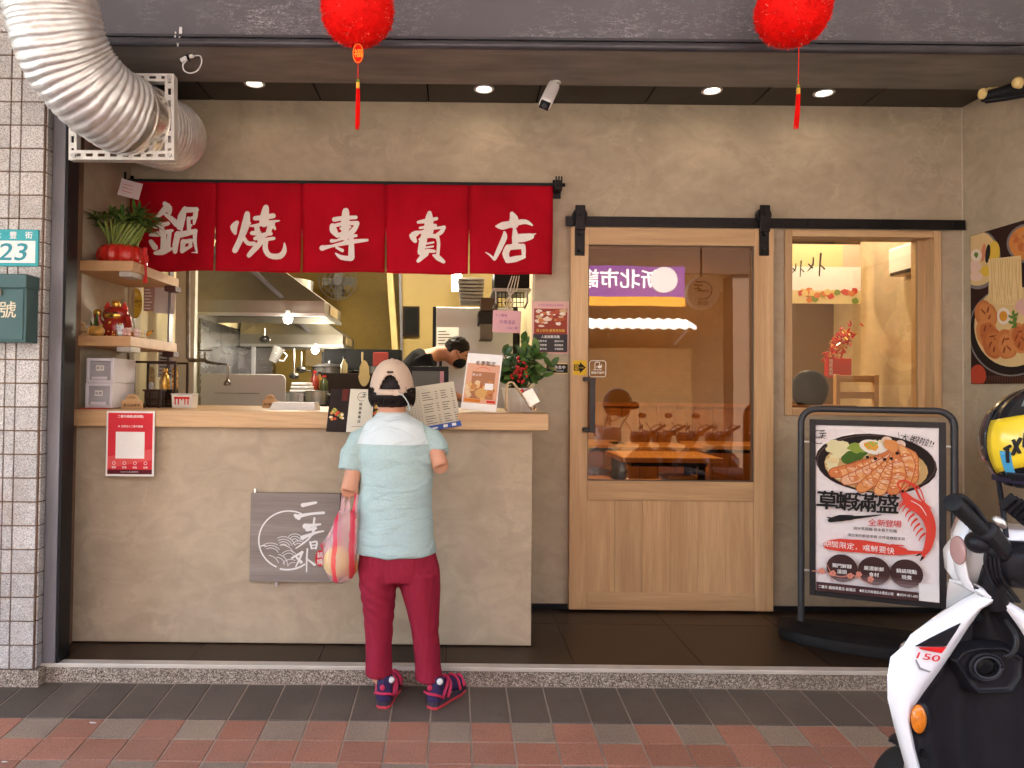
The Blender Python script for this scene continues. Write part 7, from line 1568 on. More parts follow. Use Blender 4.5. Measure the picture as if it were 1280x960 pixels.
for i in range(12): blob(flat('scallion', (.32, .42, .08)), 690 + rr.uniform(-40, 40), 405 + rr.uniform(-20, 20), 8, 5)
blob(flat('shell', (.70, .52, .42)), 880, 402, 30, 28); blob(flat('shell', (.70, .52, .42)), 790, 372, 30, 22)
LN = flat('prawn_line', (.45, .11, .04)); EY = M_INKK
for i, (hx, hy, mx, my, tx, ty) in enumerate([(960, 470, 950, 540, 960, 630), (900, 440, 930, 540, 900, 680), (800, 470, 600, 560, 440, 590), (820, 480, 660, 590, 520, 640), (830, 490, 740, 600, 620, 690), (835, 490, 800, 610, 740, 710), (850, 480, 870, 600, 830, 710)]):
    st(LN, [(830, 400), (hx, hy), (mx, my), (tx, ty)], [16, 52, 92, 72]); st(SHR[i % 4], [(830, 400), (hx, hy), (mx, my), (tx, ty)], [12, 42, 80, 60])
    pts_ = [((1 - f) ** 2 * hx + 2 * f * (1 - f) * (2 * mx - (hx + tx) / 2) + f * f * tx, (1 - f) ** 2 * hy + 2 * f * (1 - f) * (2 * my - (hy + ty) / 2) + f * f * ty) for f in [.12 + .1 * k for k in range(9)]]
    for k, (cx, cy) in enumerate(pts_): blob(SHR[(i + k) % 4], cx, cy, 26 + 9 * math.sin(k * .4), 20, wob=.25, seed=k + i); blob(flat('prawn_light', (.78, .52, .34)), cx - 9, cy - 6, 9, 5, wob=.4, seed=k)
    for k in range(6):
        f = .15 + .15 * k; cx = hx + (tx - hx) * f; cy = hy + (ty - hy) * f; dx, dy = (tx - hx), (ty - hy); L = math.hypot(dx, dy); st(LN, [(cx - dy / L * 32, cy + dx / L * 32), (cx + dx / L * 10, cy + dy / L * 10), (cx + dy / L * 32, cy - dx / L * 32)], [4, 5, 4])
for (x, y) in ((660, 485), (712, 495), (775, 500), (818, 495), (857, 460), (850, 415), (805, 388)): blob(EY, x, y, 10, 10)
blob(SHR[0], 820, 410, 50, 34, rot=-.7, wob=.3)
# brush title
def glyphs(mat, s, pxs, py, h, crop=5, bold=.03, rough=.06, white=None):
    for ch, x in (zip(s, pxs) if white else ()):
        u, v = onp(*SPX(x, py + (x - pxs[0]) * .06, crop)); P.text(white, ch, u, v, h * 1.08, bold=bold + .05, rough=rough, shear=.06)
    for ch, x in zip(s, pxs):
        u, v = onp(*SPX(x, py + (x - pxs[0]) * .06, crop)); P.text(mat, ch, u, v, h, bold=bold, rough=rough, shear=.06)
glyphs(M_INKK, '草蝦滿盛', [395, 525, 650, 795], 770, 124 / 1296, bold=.045)
st(M_INKK, [(410, 905), (480, 890), (560, 885)], [26, 44, 30]); st(M_INKK, [(540, 888), (640, 880), (750, 868)], [26, 14, 5]); st(M_INKK, [(395, 885), (420, 890)], [8, 10])
glyphs(M_INKR, '全新登場', [692, 752, 805, 858], 918, 46 / 1296, bold=.02, rough=.03)
# red prawn drawing
RP = flat('prawn_red', (.66, .06, .04))
st(RP, [(890, 715), (950, 790), (1020, 830), (1065, 900), (1080, 960)], [26, 76, 84, 66, 56]); st(RP, [(1080, 950), (1078, 1010), (1060, 1080), (1040, 1120)], [56, 52, 42, 30]); st(RP, [(1045, 1110), (1000, 1130)], [26, 10]); st(RP, [(1045, 1110), (1025, 1160)], [26, 10]); st(M_INKK, [(1010, 1126), (985, 1138)], [14, 8]); st(M_INKK, [(1025, 1150), (1012, 1172)], [14, 6])
st(RP, [(890, 710), (860, 665), (900, 640), (970, 680), (1010, 760), (1080, 825)], [8, 12, 14, 14, 12, 6]); st(RP, [(895, 705), (950, 660), (1010, 700), (1040, 790)], [6, 8, 8, 5])
for i in range(7): x0, y0 = 930 + 18 * i, 800 + 32 * i; st(RP, [(x0, y0), (x0 - 25, y0 + 22), (x0 - 38, y0 + 48)], [16, 10, 4])
for i in range(3): st(RP, [(920, 790), (890, 780 + 12 * i), (868, 790 + 22 * i)], [10, 8, 4])
blob(M_INKK, 893, 712, 9, 9); st(M_INKW, [(950, 775), (1010, 810), (1050, 870)], [4, 5, 4])
minilogo(P, *onp(1023, 546), .036); P.text(M_INKK, '太蝦啦!!', *onp(1145, 550), .040, rot=-.22, bold=.01, rough=.08, shear=.1); P.stroke(M_INKK, [onp(1122, 540), onp(1123, 546)], .002)
P.text(M_INKK, '說好蒸鍋麵·根本看不到麵', *onp(1093, 661), .016, bold=.015, rot=-.0); P.text(M_INKK, '滿出來的鮮美草蝦·大呼過癮超澎湃', *onp(1094, 670), .0155, bold=.015)
st(RP, [(395, 215), (480, 215), (640, 225), (800, 245), (900, 255)], [56, 84, 84, 70, 46], 6); st(RP, [(820, 215), (900, 218)], [14, 5], 6); st(RP, [(880, 262), (980, 264), (1060, 258)], [36, 20, 4], 6)
P.text(M_INKW, '期間限定，嚐鮮要快', *onp(*SPX(600, 228, 6)), .034, bold=.01, rough=.05, rot=-.03)
MAR = [flat('maroon%d' % i, c) for i, c in enumerate([(.055, .025, .025), (.085, .045, .045), (.13, .08, .08), (.2, .14, .14)])]
for i, x in enumerate((490, 702, 918)):
    cy = 368 + i * 18; u, v = onp(*SPX(x, cy, 6)); r_ = 92 / 1296; P.disc(MAR[0], u, v, r_, r_, 36)
    for k in range(1, 5): 
        c0 = -.15 - .2 * k; pts = [(u + r_ * math.cos(a), v + r_ * math.sin(a)) for a in [math.pi + math.asin(max(-1, min(1, -c0))) + (math.pi - 2 * math.asin(max(-1, min(1, -c0)))) * q / 14 for q in range(15)]]
        P.poly(MAR[min(k, 3)], pts)
    a_, b_ = (('獨門鮮醇', '湯頭'), ('嚴選新鮮', '食材'), ('鍋鍋現點', '現煮'))[i]; P.text(M_INKW, a_, u, v + .012, .021, bold=.03); P.text(M_INKW, b_, u, v - .018, .021, bold=.03)
BR_ = flat('blossom', (.66, .25, .18)); st(BR_, [(295, 385), (380, 392), (480, 425), (560, 412), (640, 455), (690, 475)], [8, 8, 6, 7, 5, 3], 6); st(BR_, [(400, 395), (430, 450)], [5, 3], 6); st(BR_, [(410, 385), (385, 330)], [5, 3], 6)
for (x, y) in ((355, 385), (545, 418), (602, 408), (680, 440), (430, 400)):
    for k in range(5): blob(BR_, x + 12 * math.cos(k * 1.257), y + 12 * math.sin(k * 1.257), 9, 9, 6, n=10)
q = [onp(*SPX(x, y, 6)) for x, y in ((292, 512), (1158, 585), (1158, 565), (1028, 505), (292, 452))]; P.poly(flat('footer_brown', (.07, .03, .03)), [(fw + .002, q[0][1]), (SWD - fw - .002, q[0][1]), (SWD - fw - .002, q[4][1] - .004), (fw + .002, q[4][1])])
P.text(M_INKW, '二春外 鍋燒專賣店-板橋店', fw + .012, (q[0][1] + q[4][1]) / 2, .017, bold=.02, anchor='l', w=.17); P.text(M_INKW, '●新北市板橋區永豐街23號', fw + .20, (q[0][1] + q[4][1]) / 2, .015, bold=.02, anchor='l', w=.15); P.text(M_INKW, '●0939-451-682', fw + .365, (q[0][1] + q[4][1]) / 2, .013, bold=.02, anchor='l', w=.09)
P.rect(M_INKW, SWD - fw - .092, q[0][1] + .004, SWD - fw - .006, q[0][1] + .09)
P.done(sb)

# ================================================================ food poster on the right wall
xw = XR - .014; pl = thing('food_poster', 'large ramen bowl photo poster on the right side wall', 'poster', WX(1245, 480, xw)); q0 = WX(1213, 295, xw); q1 = WX(1213, 480, xw); y0 = q0.y; zb = q1.z; hh = q0.z - q1.z; ww = .95
MB().box(xw, XR - .0005, y0 - ww, y0, zb, zb + hh).build('board', flat('poster_dark', (.030, .012, .010)), pl)
p = Print((xw, y0, zb), (0, -1, 0), (0, 0, 1), .0006)
def pw(zx, zy): d = WX(1200 + zx / 4.36, 270 + zy / 4.36, xw); return (y0 - d.y, d.z - zb)
U0 = pw(270, 600); kx = abs(pw(280, 600)[0] - pw(270, 600)[0]) / 10; ky = abs(pw(270, 610)[1] - pw(270, 600)[1]) / 10
def bl(mat, x, y, rx, ry, rot=0, wob=0, seed=0, n=26):
    pts = []
    for i in range(n):
        a = 2 * math.pi * i / n; k = 1 + wob * noise.noise(Vector((math.cos(a) * 1.7 + seed, math.sin(a) * 1.7, seed * 3.1))); xx, yy = rx * k * math.cos(a), ry * k * math.sin(a); u, v = pw(x + xx * math.cos(rot) - yy * math.sin(rot), y + xx * math.sin(rot) + yy * math.cos(rot)); pts.append((min(max(u, .002), ww - .002), min(max(v, .002), hh - .002)))
    p.poly(mat, pts[::-1])
fm_ = lambda n_, *c: flat(n_, c)
BRO = fm_('broth', .66, .46, .22); CH = [fm_('cha0', .52, .17, .05), fm_('cha1', .58, .22, .07), fm_('cha2', .46, .13, .04)]; CHD = fm_('chad', .22, .05, .02); RIM = fm_('rim', .20, .17, .16); NO2 = fm_('noodle2', .74, .54, .27); NOL = fm_('noodle3', .56, .34, .12)
bl(RIM, 95, 235, 128, 165, n=30); bl(BRO, 95, 230, 116, 150, n=30); bl(fm_('ylk', .70, .45, .06), 188, 195, 30, 60); bl(M_INKK, 152, 205, 13, 52, .12); bl(fm_('crab', .62, .22, .12), 128, 200, 12, 50, .12); bl(fm_('eggw', .74, .62, .50), 90, 215, 30, 35); bl(fm_('gr', .12, .2, .04), 90, 212, 12, 14, wob=.4); bl(fm_('pk', .72, .50, .40), 90, 330, 35, 25); bl(fm_('pk', .72, .50, .40), 80, 275, 40, 30); bl(fm_('ylk', .70, .45, .06), 140, 300, 26, 30)
bl(RIM, 380, 150, 125, 110); bl(fm_('fry', .60, .22, .05), 380, 150, 112, 98); 
for i in range(14): bl(CH[i % 3], 310 + 26 * (i % 5), 110 + 30 * (i // 5), 26, 18, i, wob=.4, seed=i)
bl(fm_('redsoup', .45, .06, .03), 100, 870, 44, 60); bl(RIM, 280, 630, 235, 245, n=40); bl(K1, 280, 630, 226, 236, n=40); bl(BRO, 285, 600, 205, 222, n=40)
for (x, y, s_) in ((145, 540, 0), (150, 640, 1), (185, 690, 2), (255, 700, 0), (330, 665, 1), (400, 640, 2), (460, 600, 0)):
    bl(CH[s_], x, y, 58, 84, -.2, .12, x); bl(CH[(s_ + 1) % 3], x + 4, y + 4, 44, 66, -.2, .2, y); 
    for k in range(4): bl(CHD, x + 18 * math.cos(k * 1.6 + x), y + 36 * math.sin(k * 1.6 + x), 5, 20, k + .4, .5, k)
bl(fm_('eggw', .74, .62, .50), 243, 545, 36, 46); bl(fm_('yk', .62, .26, .03), 241, 546, 22, 28)
nq = [pw(x, y) for x, y in ((160, 235), (338, 215), (345, 440), (300, 485), (200, 480), (165, 440))]; p.poly(NO2, nq[::-1])
for i in range(26):
    x = 166 + i * 6.6; p.stroke(NOL if i % 2 else NO2, [pw(x, 235), pw(x + 6 * math.sin(i), 330), pw(x - 5 * math.cos(i * 2), 420), pw(x + 10 * math.sin(i * 3), 480)], .004)
for i in range(8): bl(fm_('gr', .12, .2, .04), 298 + 14 * math.sin(i * 2.2), 570 + 10 * (i - 4), 8, 16, i, .5, i)
bl(fm_('pinkm', .66, .38, .32), 345, 500, 40, 40, 0, .3, 4)
for i in range(30): p.stroke(fm_('brownstripe', .16, .07, .04), [pw(150 + i * 9, 872), pw(150 + i * 9, 912)], .0035)
p.done(pl)

# ================================================================ house number and mailbox on the pier
YM = YP - .012
A, C = W(-45, 286, YM), W(47, 333, YM); t = thing('number_plate', 'turquoise and white house number plate on the tiled pier', 'sign', ((A.x + C.x) / 2, YM, C.z)); w, h = C.x - A.x, A.z - C.z; TQ = pm('enamel_turquoise', (.045, .36, .40), .3, var=.04, coat=.3)
MB().box(A.x, C.x, YM, YP - .0005, C.z, A.z).build('plate', TQ, t, bevel=.003); p = Print((A.x, YM, C.z), (1, 0, 0), (0, 0, 1)); p.rect(M_INKW, .035 * w, .09 * h, .965 * w, .69 * h)
ux_ = lambda px: W(px, 300, YM).x - A.x
for ch, px in (('永', -3), ('豐', 16.5), ('街', 36)): p.text(M_INKW, ch, ux_(px), .845 * h, .19 * h, bold=.02)
p.text(flat('number_teal', (.05, .28, .33)), '23', ux_(17), .39 * h, .46 * h, w=.125, bold=.035, shear=.18); p.done(t, 'lettering')
t = thing('mailbox', 'dark green steel mailbox hanging on the tiled pier', 'mailbox', W(10, 428, YM)); Yb = YP - .095; A, C = W(-70, 343, Yb), W(32, 428, Yb); MG = pm('mailbox_green', (.055, .115, .118), .4, .2, var=.08)
MB().box(A.x, C.x, Yb, YP - .0005, C.z, A.z).build('body', MG, t, bevel=.004); MB().box(A.x + .03, C.x - .012, Yb - .004, Yb - .0003, W(0, 425, Yb).z, W(0, 361, Yb).z).build('door', MG, t, bevel=.002); MB().box(A.x - .004, C.x + .004, Yb - .012, YP - .0006, A.z - .058, A.z + .004).build('lid', MG, t, bevel=.003); l0 = W(0, 365.5, Yb); MB().box(l0.x - .012, l0.x + .012, Yb - .012, Yb - .0045, l0.z - .013, l0.z + .013).build('lock', M_PIPE, t)
p = Print((W(10.5, 387, Yb).x, Yb - .0045, W(10.5, 387, Yb).z), (1, 0, 0), (0, 0, 1)); p.text(flat('cream_ink', (.66, .60, .45)), '號', 0, 0, .072, bold=.02); p.done(t, 'lettering')
# ================================================================ scooter at the right
M_SW = pm('scooter_white', (.74, .73, .73), .22, var=.03, coat=.6); M_SB = pm('scooter_black', (.013, .012, .014), .38, var=.2, vs=12, bump=.08, bs=300); M_TYRE = pm('tyre', (.018, .018, .018), .75, bump=.3, bs=40)
sct = thing('scooter', 'white scooter with black leg shield parked at right edge', 'scooter', (1.33, 1.9, gz(1.9)))
YK = 1.85; XC = W(1240, 830, YK).x
def kp(px, py): q = W(px, py, YK); return (q.x, q.z)
inner = [(1262, 737), (1243, 749), (1224, 760), (1207, 784), (1191, 809), (1173, 836), (1153, 863), (1138, 885), (1135, 903), (1141, 935), (1150, 968), (1168, 1030), (1185, 1090)]
outer = [(1252, 734), (1234, 742), (1205, 758), (1175, 777), (1146, 798), (1137, 812), (1121, 826), (1117, 850), (1117.5, 878), (1126, 914), (1139, 960), (1160, 1030), (1182, 1090)]
I_ = [kp(*q) for q in inner]; O_ = [kp(*q) for q in outer]
# inner black shield: concave panel
G_ = []
for (x, z) in I_:
    hw = XC - x; row = []
    for k in range(17):
        u = -1 + 2 * k / 16; row.append(Vector((XC + u * hw, YK + .055 * (1 - abs(u) ** 2.2) + .012 * math.cos(u * 9) * (1 - u * u), z)))
    G_.append(row)
MB().grid(G_).build('leg_shield', M_SB, sct, smooth=50, solid=.008)
# white rim of the front fairing, left and right, then the nose
for s in (-1, 1):
    g = []
    for (a, c) in zip(I_, O_):
        ax_, cx_ = XC + s * (XC - a[0]), XC + s * (XC - c[0])
        g.append([Vector((ax_, YK - .004, a[1])), Vector((ax_ * .7 + cx_ * .3, YK - .008, a[1] * .7 + c[1] * .3)), Vector((ax_ * .25 + cx_ * .75, YK + .0, a[1] * .25 + c[1] * .75)), Vector((cx_, YK + .022, c[1])), Vector((cx_ - s * .041, YK + .06, c[1] + .002))])
    MB().grid(g).build('fairing_edge', M_SW, sct, smooth=60, fix=False, solid=.006)
nz_ = []
for i, (x, z) in enumerate(O_):
    hw = XC - x + .004; dep = .10 + .14 * math.sin(min(1, i / 7) * math.pi / 2) * (1 if i < 9 else .8); row = []
    for k in range(25): a = math.pi * k / 24; s_ = -1 + 2 * k / 24; row.append(Vector((XC + (hw - .045) * s_, YK + .06 + dep * (1 - abs(s_) ** 1.35), z + .002 - (.16 if i < 6 else .05) * (1 - abs(s_)))))
    nz_.append(row)
MB().grid(nz_).build('front_fairing', M_SW, sct, smooth=60, fix=False)
# side graphics
def onrim(pts, mat, name, y=-.014, th_=.004, par=sct):
    q = [kp(*p_) for p_ in pts]; b = MB(); n = len(q); b.add([(x, YK + y, z) for x, z in q] + [(x, YK + y + th_, z) for x, z in q], [tuple(range(n)), tuple(range(2 * n - 1, n - 1, -1))] + [(i, (i + 1) % n, (i + 1) % n + n, i + n) for i in range(n)]); return b.build(name, mat, par, bevel=.001, seg=1)
onrim([(1140, 806), (1160, 795), (1197, 777), (1192, 786), (1179, 806)], M_SB, 'vent_panel', -.013); onrim([(1143, 806.5), (1178, 806), (1172, 814), (1146, 809)], pm('red_panel', (.60, .02, .02), .3), 'red_panel', -.0165)
a = kp(1156, 818.5); p = Print((a[0], YK - .0145, a[1]), Vector((1, 0, -.16)), Vector((.16, 0, 1))); p.text(pm('red_panel', (.60, .02, .02), .3), '150', 0, 0, .0155, w=.056, bold=.04, shear=.25); p.done(sct, 'lettering')
onrim([(1142, 822), (1147, 832), (1152, 834), (1160, 837), (1158, 838.5), (1150, 836), (1145, 834), (1140, 823)], pm('panel_gap', (.25, .25, .25), .5), 'panel_gap', -.0125, .001)
MB().ball((kp(1150, 897)[0], YK - .004, kp(1150, 897)[1]), .022, .014, .042, 20, 12).build('reflector_bezel', M_SB, sct, smooth=180); MB().ball((kp(1144.5, 896)[0], YK - .012, kp(1144.5, 896)[1]), .0185, .013, .035, 20, 12).build('orange_reflector', pm('amber_lens', (.62, .17, .01), .15, var=.2, vs=60, coat=.5), sct, smooth=180)
# pocket, ring and hook on the inner shield
def rng(px, py, rx, rz, y, r, name, mat): x, z = kp(px, py); return MB().tube([Vector((x + rx * math.cos(a), y, z + rz * math.sin(a))) for a in [i * 2 * math.pi / 32 for i in range(33)]], r, 8).build(name, mat, sct, smooth=180)
hexa = [(1190, 826), (1203, 812), (1225, 806), (1262, 806), (1290, 822), (1290, 850), (1275, 872), (1224, 874), (1212, 862)]
q = [kp(*z) for z in hexa]; cx_, cz_ = kp(1240, 842); b = MB(); n = len(q); b.add([(x, YK + .035, z) for x, z in q] + [(cx_ + (x - cx_) * .82, YK + .006, cz_ + (z - cz_) * .82) for x, z in q] + [(cx_ + (x - cx_) * .72, YK + .016, cz_ + (z - cz_) * .72) for x, z in q], [(i, (i + 1) % n, (i + 1) % n + n, i + n) for i in range(n)] + [(i + n, (i + 1) % n + n, (i + 1) % n + 2 * n, i + 2 * n) for i in range(n)] + [tuple(range(2 * n, 3 * n))]); b.build('pocket_panel', M_SB, sct, bevel=.004)
rng(1236, 836, .040, .033, YK + .010, .005, 'cap_ring', M_SB); rng(1237, 836, .032, .026, YK + .007, .0025, 'cap_ring', pm('ring_grey', (.05, .05, .055), .3)); x, z = kp(1237, 836); MB().ball((x, YK + .02, z), .031, .01, .025, 24, 10).build('fuel_cap', pm('cap_black', (.008, .008, .009), .2), sct, smooth=180)
MB().tube(spline([Vector((*kp(1257, 776), 0)).xzy if False else Vector((kp(1257, 775)[0], YK + .0, kp(1257, 775)[1])), Vector((kp(1258, 790)[0], YK - .03, kp(1258, 790)[1])), Vector((kp(1255, 806)[0], YK - .035, kp(1255, 806)[1])), Vector((kp(1247, 815)[0], YK - .03, kp(1247, 815)[1])), Vector((kp(1243, 813)[0], YK - .03, kp(1243, 813)[1]))], 5), .006, 8).build('bag_hook', pm('hook_black', (.02, .02, .02), .2), sct, smooth=180)
for (px, py) in ((1222, 771), (1155, 943)): x, z = kp(px, py); MB().cyl((x, YK - .004, z), (x, YK + .05, z), .010, n=12).build('screw', pm('cap_black', (.008, .008, .009), .2), sct, smooth=40)
# handlebar cowl
hx, hz = kp(1268, 700)
b = MB(); b.loft([((hx - .01, YK + .09, hz - .085), .075, .05), ((hx - .005, YK + .085, hz - .05), .105, .075), ((hx, YK + .075, hz + .0), .118, .09), ((hx + .01, YK + .06, hz + .045), .105, .085), ((hx + .02, YK + .05, hz + .075), .07, .06)], 10); cw = b.build('handlebar_cowl', M_SW, sct, bevel=.006)
for i in range(4): MB().tube(spline([W(1236 + 3 * i, 676, 1.80), W(1232 + 6 * i, 705 + 4 * i, 1.80), W(1246 + 5 * i, 735, 1.83), W(1262 + 4 * i, 752, 1.86)], 5), .0045, 6).build('cable', M_SB, sct, smooth=60)
b = MB(); b.loft([((hx + .03, YK - .0, hz - .065), .06, .04), ((hx + .022, YK - .015, hz - .03), .088, .06), ((hx + .022, YK - .02, hz + .02), .092, .062), ((hx + .03, YK - .01, hz + .052), .07, .045)], 12); b.build('dashboard', M_SB, sct, bevel=.01); b = MB(); b.ball((hx + .02, YK - .075, hz + .014), .05, .02, .035, 20, 10); b.build('gauge', pm('gauge_black', (.006, .006, .007), .1), sct, smooth=180)
g = [[Vector((kp(px, py)[0] + dx, YK + dy, kp(px, py)[1])) for (dx, dy) in ((0, .0), (.006, .05), (.04, .11))] for (px, py) in ((1214, 655), (1207, 672), (1206, 700), (1210, 722), (1217, 738), (1230, 745))]; MB().grid(g).build('headlight_shell', M_SW, sct, smooth=180, fix=False, solid=.005)
x, z = kp(1201.5, 690); MB().ball((x + .006, YK + .02, z), .008, .03, .036, 16, 12).build('position_lamp', pm('lamp_pink', (.62, .36, .33), .15, trans=.3), sct, smooth=180)
b = MB(); b.tube([W(1278, 700, 1.86), W(1250, 690, 1.82), W(1235, 672, 1.78)], [.028, .026, .02], 14); b.tube([W(1246, 712, 1.84), W(1240, 735, 1.86), W(1244, 756, 1.87)], [.03, .032, .03], 14); b.build('steering_stem', M_SB, sct, smooth=60)
gp = spline([W(1248, 686, 1.80), W(1232, 668, 1.765), W(1212, 648, 1.735), W(1196, 633, 1.71), W(1190, 628, 1.70)], 8); gr = [.0165 + .0012 * (i % 2) for i in range(len(gp))]; gr[-4:] = [.019, .021, .021, .019]
MB().tube(gp, gr, 16).build('grip', pm('rubber_black', (.014, .014, .015), .6, bump=.3, bs=150), sct, smooth=60)
MB().tube(spline([W(1240, 668, 1.80), W(1222, 640, 1.80), W(1204, 622, 1.78), W(1190, 622, 1.76), W(1189, 634, 1.75)], 6), [.008] * 25, 8).build('brake_lever', M_SB, sct, smooth=60)
b = MB(); b.bar(W(1228, 660, 1.755), W(1252, 690, 1.79), .045, .05); b.build('switch_housing', M_SB, sct, bevel=.012); x, z = kp(1226, 678); MB().ball(W(1222, 678, 1.78), .026, .03, .026, 16, 10).build('horn_switch', M_SB, sct, smooth=180); bq = W(1249, 653, 1.75); MB().ball(bq, .02, .012, .012, 14, 8, Matrix.Rotation(R(40), 3, 'Y')).build('badge', M_ALU, sct, smooth=180)
for s, px in ((-1, 1258), (1, 1330)): MB().tube([W(px, 672, 1.84), W(px + 4 * s, 640, 1.86), W(px + 10 * s, 600, 1.90)], .006, 8).build('mirror_stem', M_SB, sct, smooth=60)
b = MB(); b.ball(W(1342, 560, 1.93), .055, .02, .035, 20, 12); b.build('mirror', M_SB, sct, smooth=180)
gq = W(1262, 628, 1.86); 
for i in range(5): MB().bar(gq + Vector((-.02 + .012 * i, 0, -.012 - .01 * i)), gq + Vector((-.012 + .012 * i, -.03, .02 - .006 * i)), .008, .02).build('cable_boot', M_SB, sct, bevel=.002)
# front wheel, fork, fender
wy = 2.12; wx = XC + .0; wz = gz(wy) + .215
b = MB(); n1, n2 = 40, 14
wp = [[Vector((wx + .052 * math.sin(q_) , wy + (.163 + .052 * math.cos(q_)) * math.cos(a_), wz + (.163 + .052 * math.cos(q_)) * math.sin(a_))) for q_ in [2 * math.pi * j / n2 for j in range(n2 + 1)]] for a_ in [2 * math.pi * i / n1 for i in range(n1 + 1)]]
wh = thing('x', 'x', 'x') if False else None
tyre = b.grid(wp).build('front_wheel', M_TYRE, sct, smooth=180, fix=False)
MB().lathe([(.125, -.03), (.125, .03), (.11, .025), (.03, .03), (.03, -.03), (.11, -.025)], (wx, wy, wz), 32, Matrix.Rotation(R(90), 3, 'Y')).build('rim', M_SB, tyre, smooth=30)
for s in (-1, 1): MB().tube([Vector((XC + s * .07, wy, wz)), Vector((XC + s * .07, wy - .06, wz + .22)), Vector((XC + s * .05, YK + .12, .55))], .017, 10).build('fork_leg', M_ALU, sct, smooth=60)
fd = [[Vector((wx + .065 * math.sin(q_) * 1.0, wy + (.225 + .03 * math.cos(q_)) * math.cos(a_), wz + (.225 + .03 * math.cos(q_)) * math.sin(a_))) for q_ in [R(-90 + 180 * j / 8) for j in range(9)]] for a_ in [R(75 + 30 * i / 12) for i in range(13)]]
MB().grid(fd).build('fender', M_SB, sct, smooth=180, fix=False, solid=.004)
# floor board, seat, tail, rear wheel (behind the picture edge)
MB().box(XC - .16, XC + .16, 1.40, YK + .03, gz(1.6) + .26, gz(1.6) + .32).build('floor_board', M_SB, sct, bevel=.02)
b = MB(); b.loft([((XC, 1.36, gz(1.2) + .30), .10, .06), ((XC, 1.30, gz(1.2) + .5), .13, .12), ((XC, 1.05, gz(1.2) + .66), .15, .34), ((XC, 1.0, gz(1.2) + .72), .14, .36)], 28); b.build('rear_body', M_SW, sct, smooth=50)
b = MB(); b.loft([((XC, 1.0, gz(1.2) + .725), .135, .36), ((XC, 1.0, gz(1.2) + .77), .14, .365), ((XC, 1.0, gz(1.2) + .80), .11, .33)], 28); b.build('seat', M_SB, sct, smooth=50)
wy2 = .82; wz2 = gz(wy2) + .215; b = MB(); b.grid([[Vector((wx + .055 * math.sin(q_), wy2 + (.163 + .052 * math.cos(q_)) * math.cos(a_), wz2 + (.163 + .052 * math.cos(q_)) * math.sin(a_))) for q_ in [2 * math.pi * j / n2 for j in range(n2 + 1)]] for a_ in [2 * math.pi * i / n1 for i in range(n1 + 1)]]); rw = b.build('rear_wheel', M_TYRE, sct, smooth=180, fix=False); MB().lathe([(.12, -.03), (.12, .03), (.03, .03), (.03, -.03)], (wx, wy2, wz2), 28, Matrix.Rotation(R(90), 3, 'Y')).build('rim', M_SB, rw, smooth=30); MB().box(XC - .10, XC - .02, .78, 1.35, gz(1) + .18, gz(1) + .34).build('engine', M_GREY_STEEL, sct, bevel=.02)
# ---- helmet
hm = thing('helmet', 'black and yellow motorcycle helmet on the scooter handlebar', 'helmet', W(1300, 610, 1.87)); hc = W(1303, 553, 1.87)
def hs(th, ph, k=1.0): return hc + Vector((-.130 * k * math.cos(ph) * math.cos(th), -.118 * k * math.cos(ph) * math.sin(th), .138 * k * math.sin(ph)))
sh = MB(); sh.grid([[hs(2 * math.pi * j / 40, R(-52 + 142 * i / 22)) for j in range(41)] for i in range(23)]); sh.build('shell', pm('helmet_black', (.010, .010, .011), .25, coat=.5), hm, smooth=180, fix=False, solid=.006)
def patch(t0, t1, f0, f1, k, name, mat, n=14): 
    return MB().grid([[hs(R(t0 + (t1 - t0) * j / n), R(f0(j / n) + (f1(j / n) - f0(j / n)) * i / 8), k) for j in range(n + 1)] for i in range(9)]).build(name, mat, hm, smooth=180, fix=False, solid=.002)
M_YEL = pm('helmet_yellow', (.72, .50, .02), .3, coat=.5); M_BLU = pm('helmet_blue', (.05, .30, .50), .3, coat=.5)
patch(-4, 130, lambda t: -34 + 36 * t, lambda t: 22 + 26 * t, 1.03, 'yellow_band', M_YEL); patch(14, 26, lambda t: -34, lambda t: -8, 1.035, 'blue_flash', M_BLU)
patch(-50, -6, lambda t: -20, lambda t: 34, 1.04, 'visor', pm('visor_smoke', (.03, .03, .035), .08, trans=.3)); patch(30, 130, lambda t: 40 + 8 * t, lambda t: 62, 1.03, 'grey_stripe', pm('helmet_grey', (.22, .21, .2), .3))
patch(16, 46, lambda t: -50, lambda t: -30, 1.05, 'chin_guard', M_SB)
b = MB()
def hstroke(pts, w): 
    for (a, c) in zip(pts, pts[1:]): b.tube([hs(R(a[0]), R(a[1]), 1.055), hs(R((a[0] + c[0]) / 2), R((a[1] + c[1]) / 2), 1.057), hs(R(c[0]), R(c[1]), 1.055)], w, 6)
L0 = [(20, -14), (29, -5), (40, 3), (51, 10)]
for i, (t0, f0) in enumerate(L0):
    f = lambda dt, df: (t0 + dt, f0 + df)
    if i == 0: hstroke([f(0, 8), f(7, 12)], .004); hstroke([f(3.5, 10), f(2, -5)], .004)
    if i == 1: hstroke([f(0, 9), f(6, -4)], .004); hstroke([f(7, 11), f(-1, -6)], .004)
    if i == 2: hstroke([f(0, 8), f(7, 11), f(6, -3), f(-1, -6), f(0, 8)], .004)
    if i == 3: hstroke([f(-1, -6), f(0, 8), f(7, 10), f(6, 3), f(0, 1), f(7, -4)], .004)
b.build('lettering', M_INKK, hm, smooth=60)
MB().lathe([(.105, -.10), (.10, -.06), (.085, -.07), (.08, -.11)], hc, 28).build('lining', pm('lining', (.02, .014, .03), .95), hm, smooth=60)
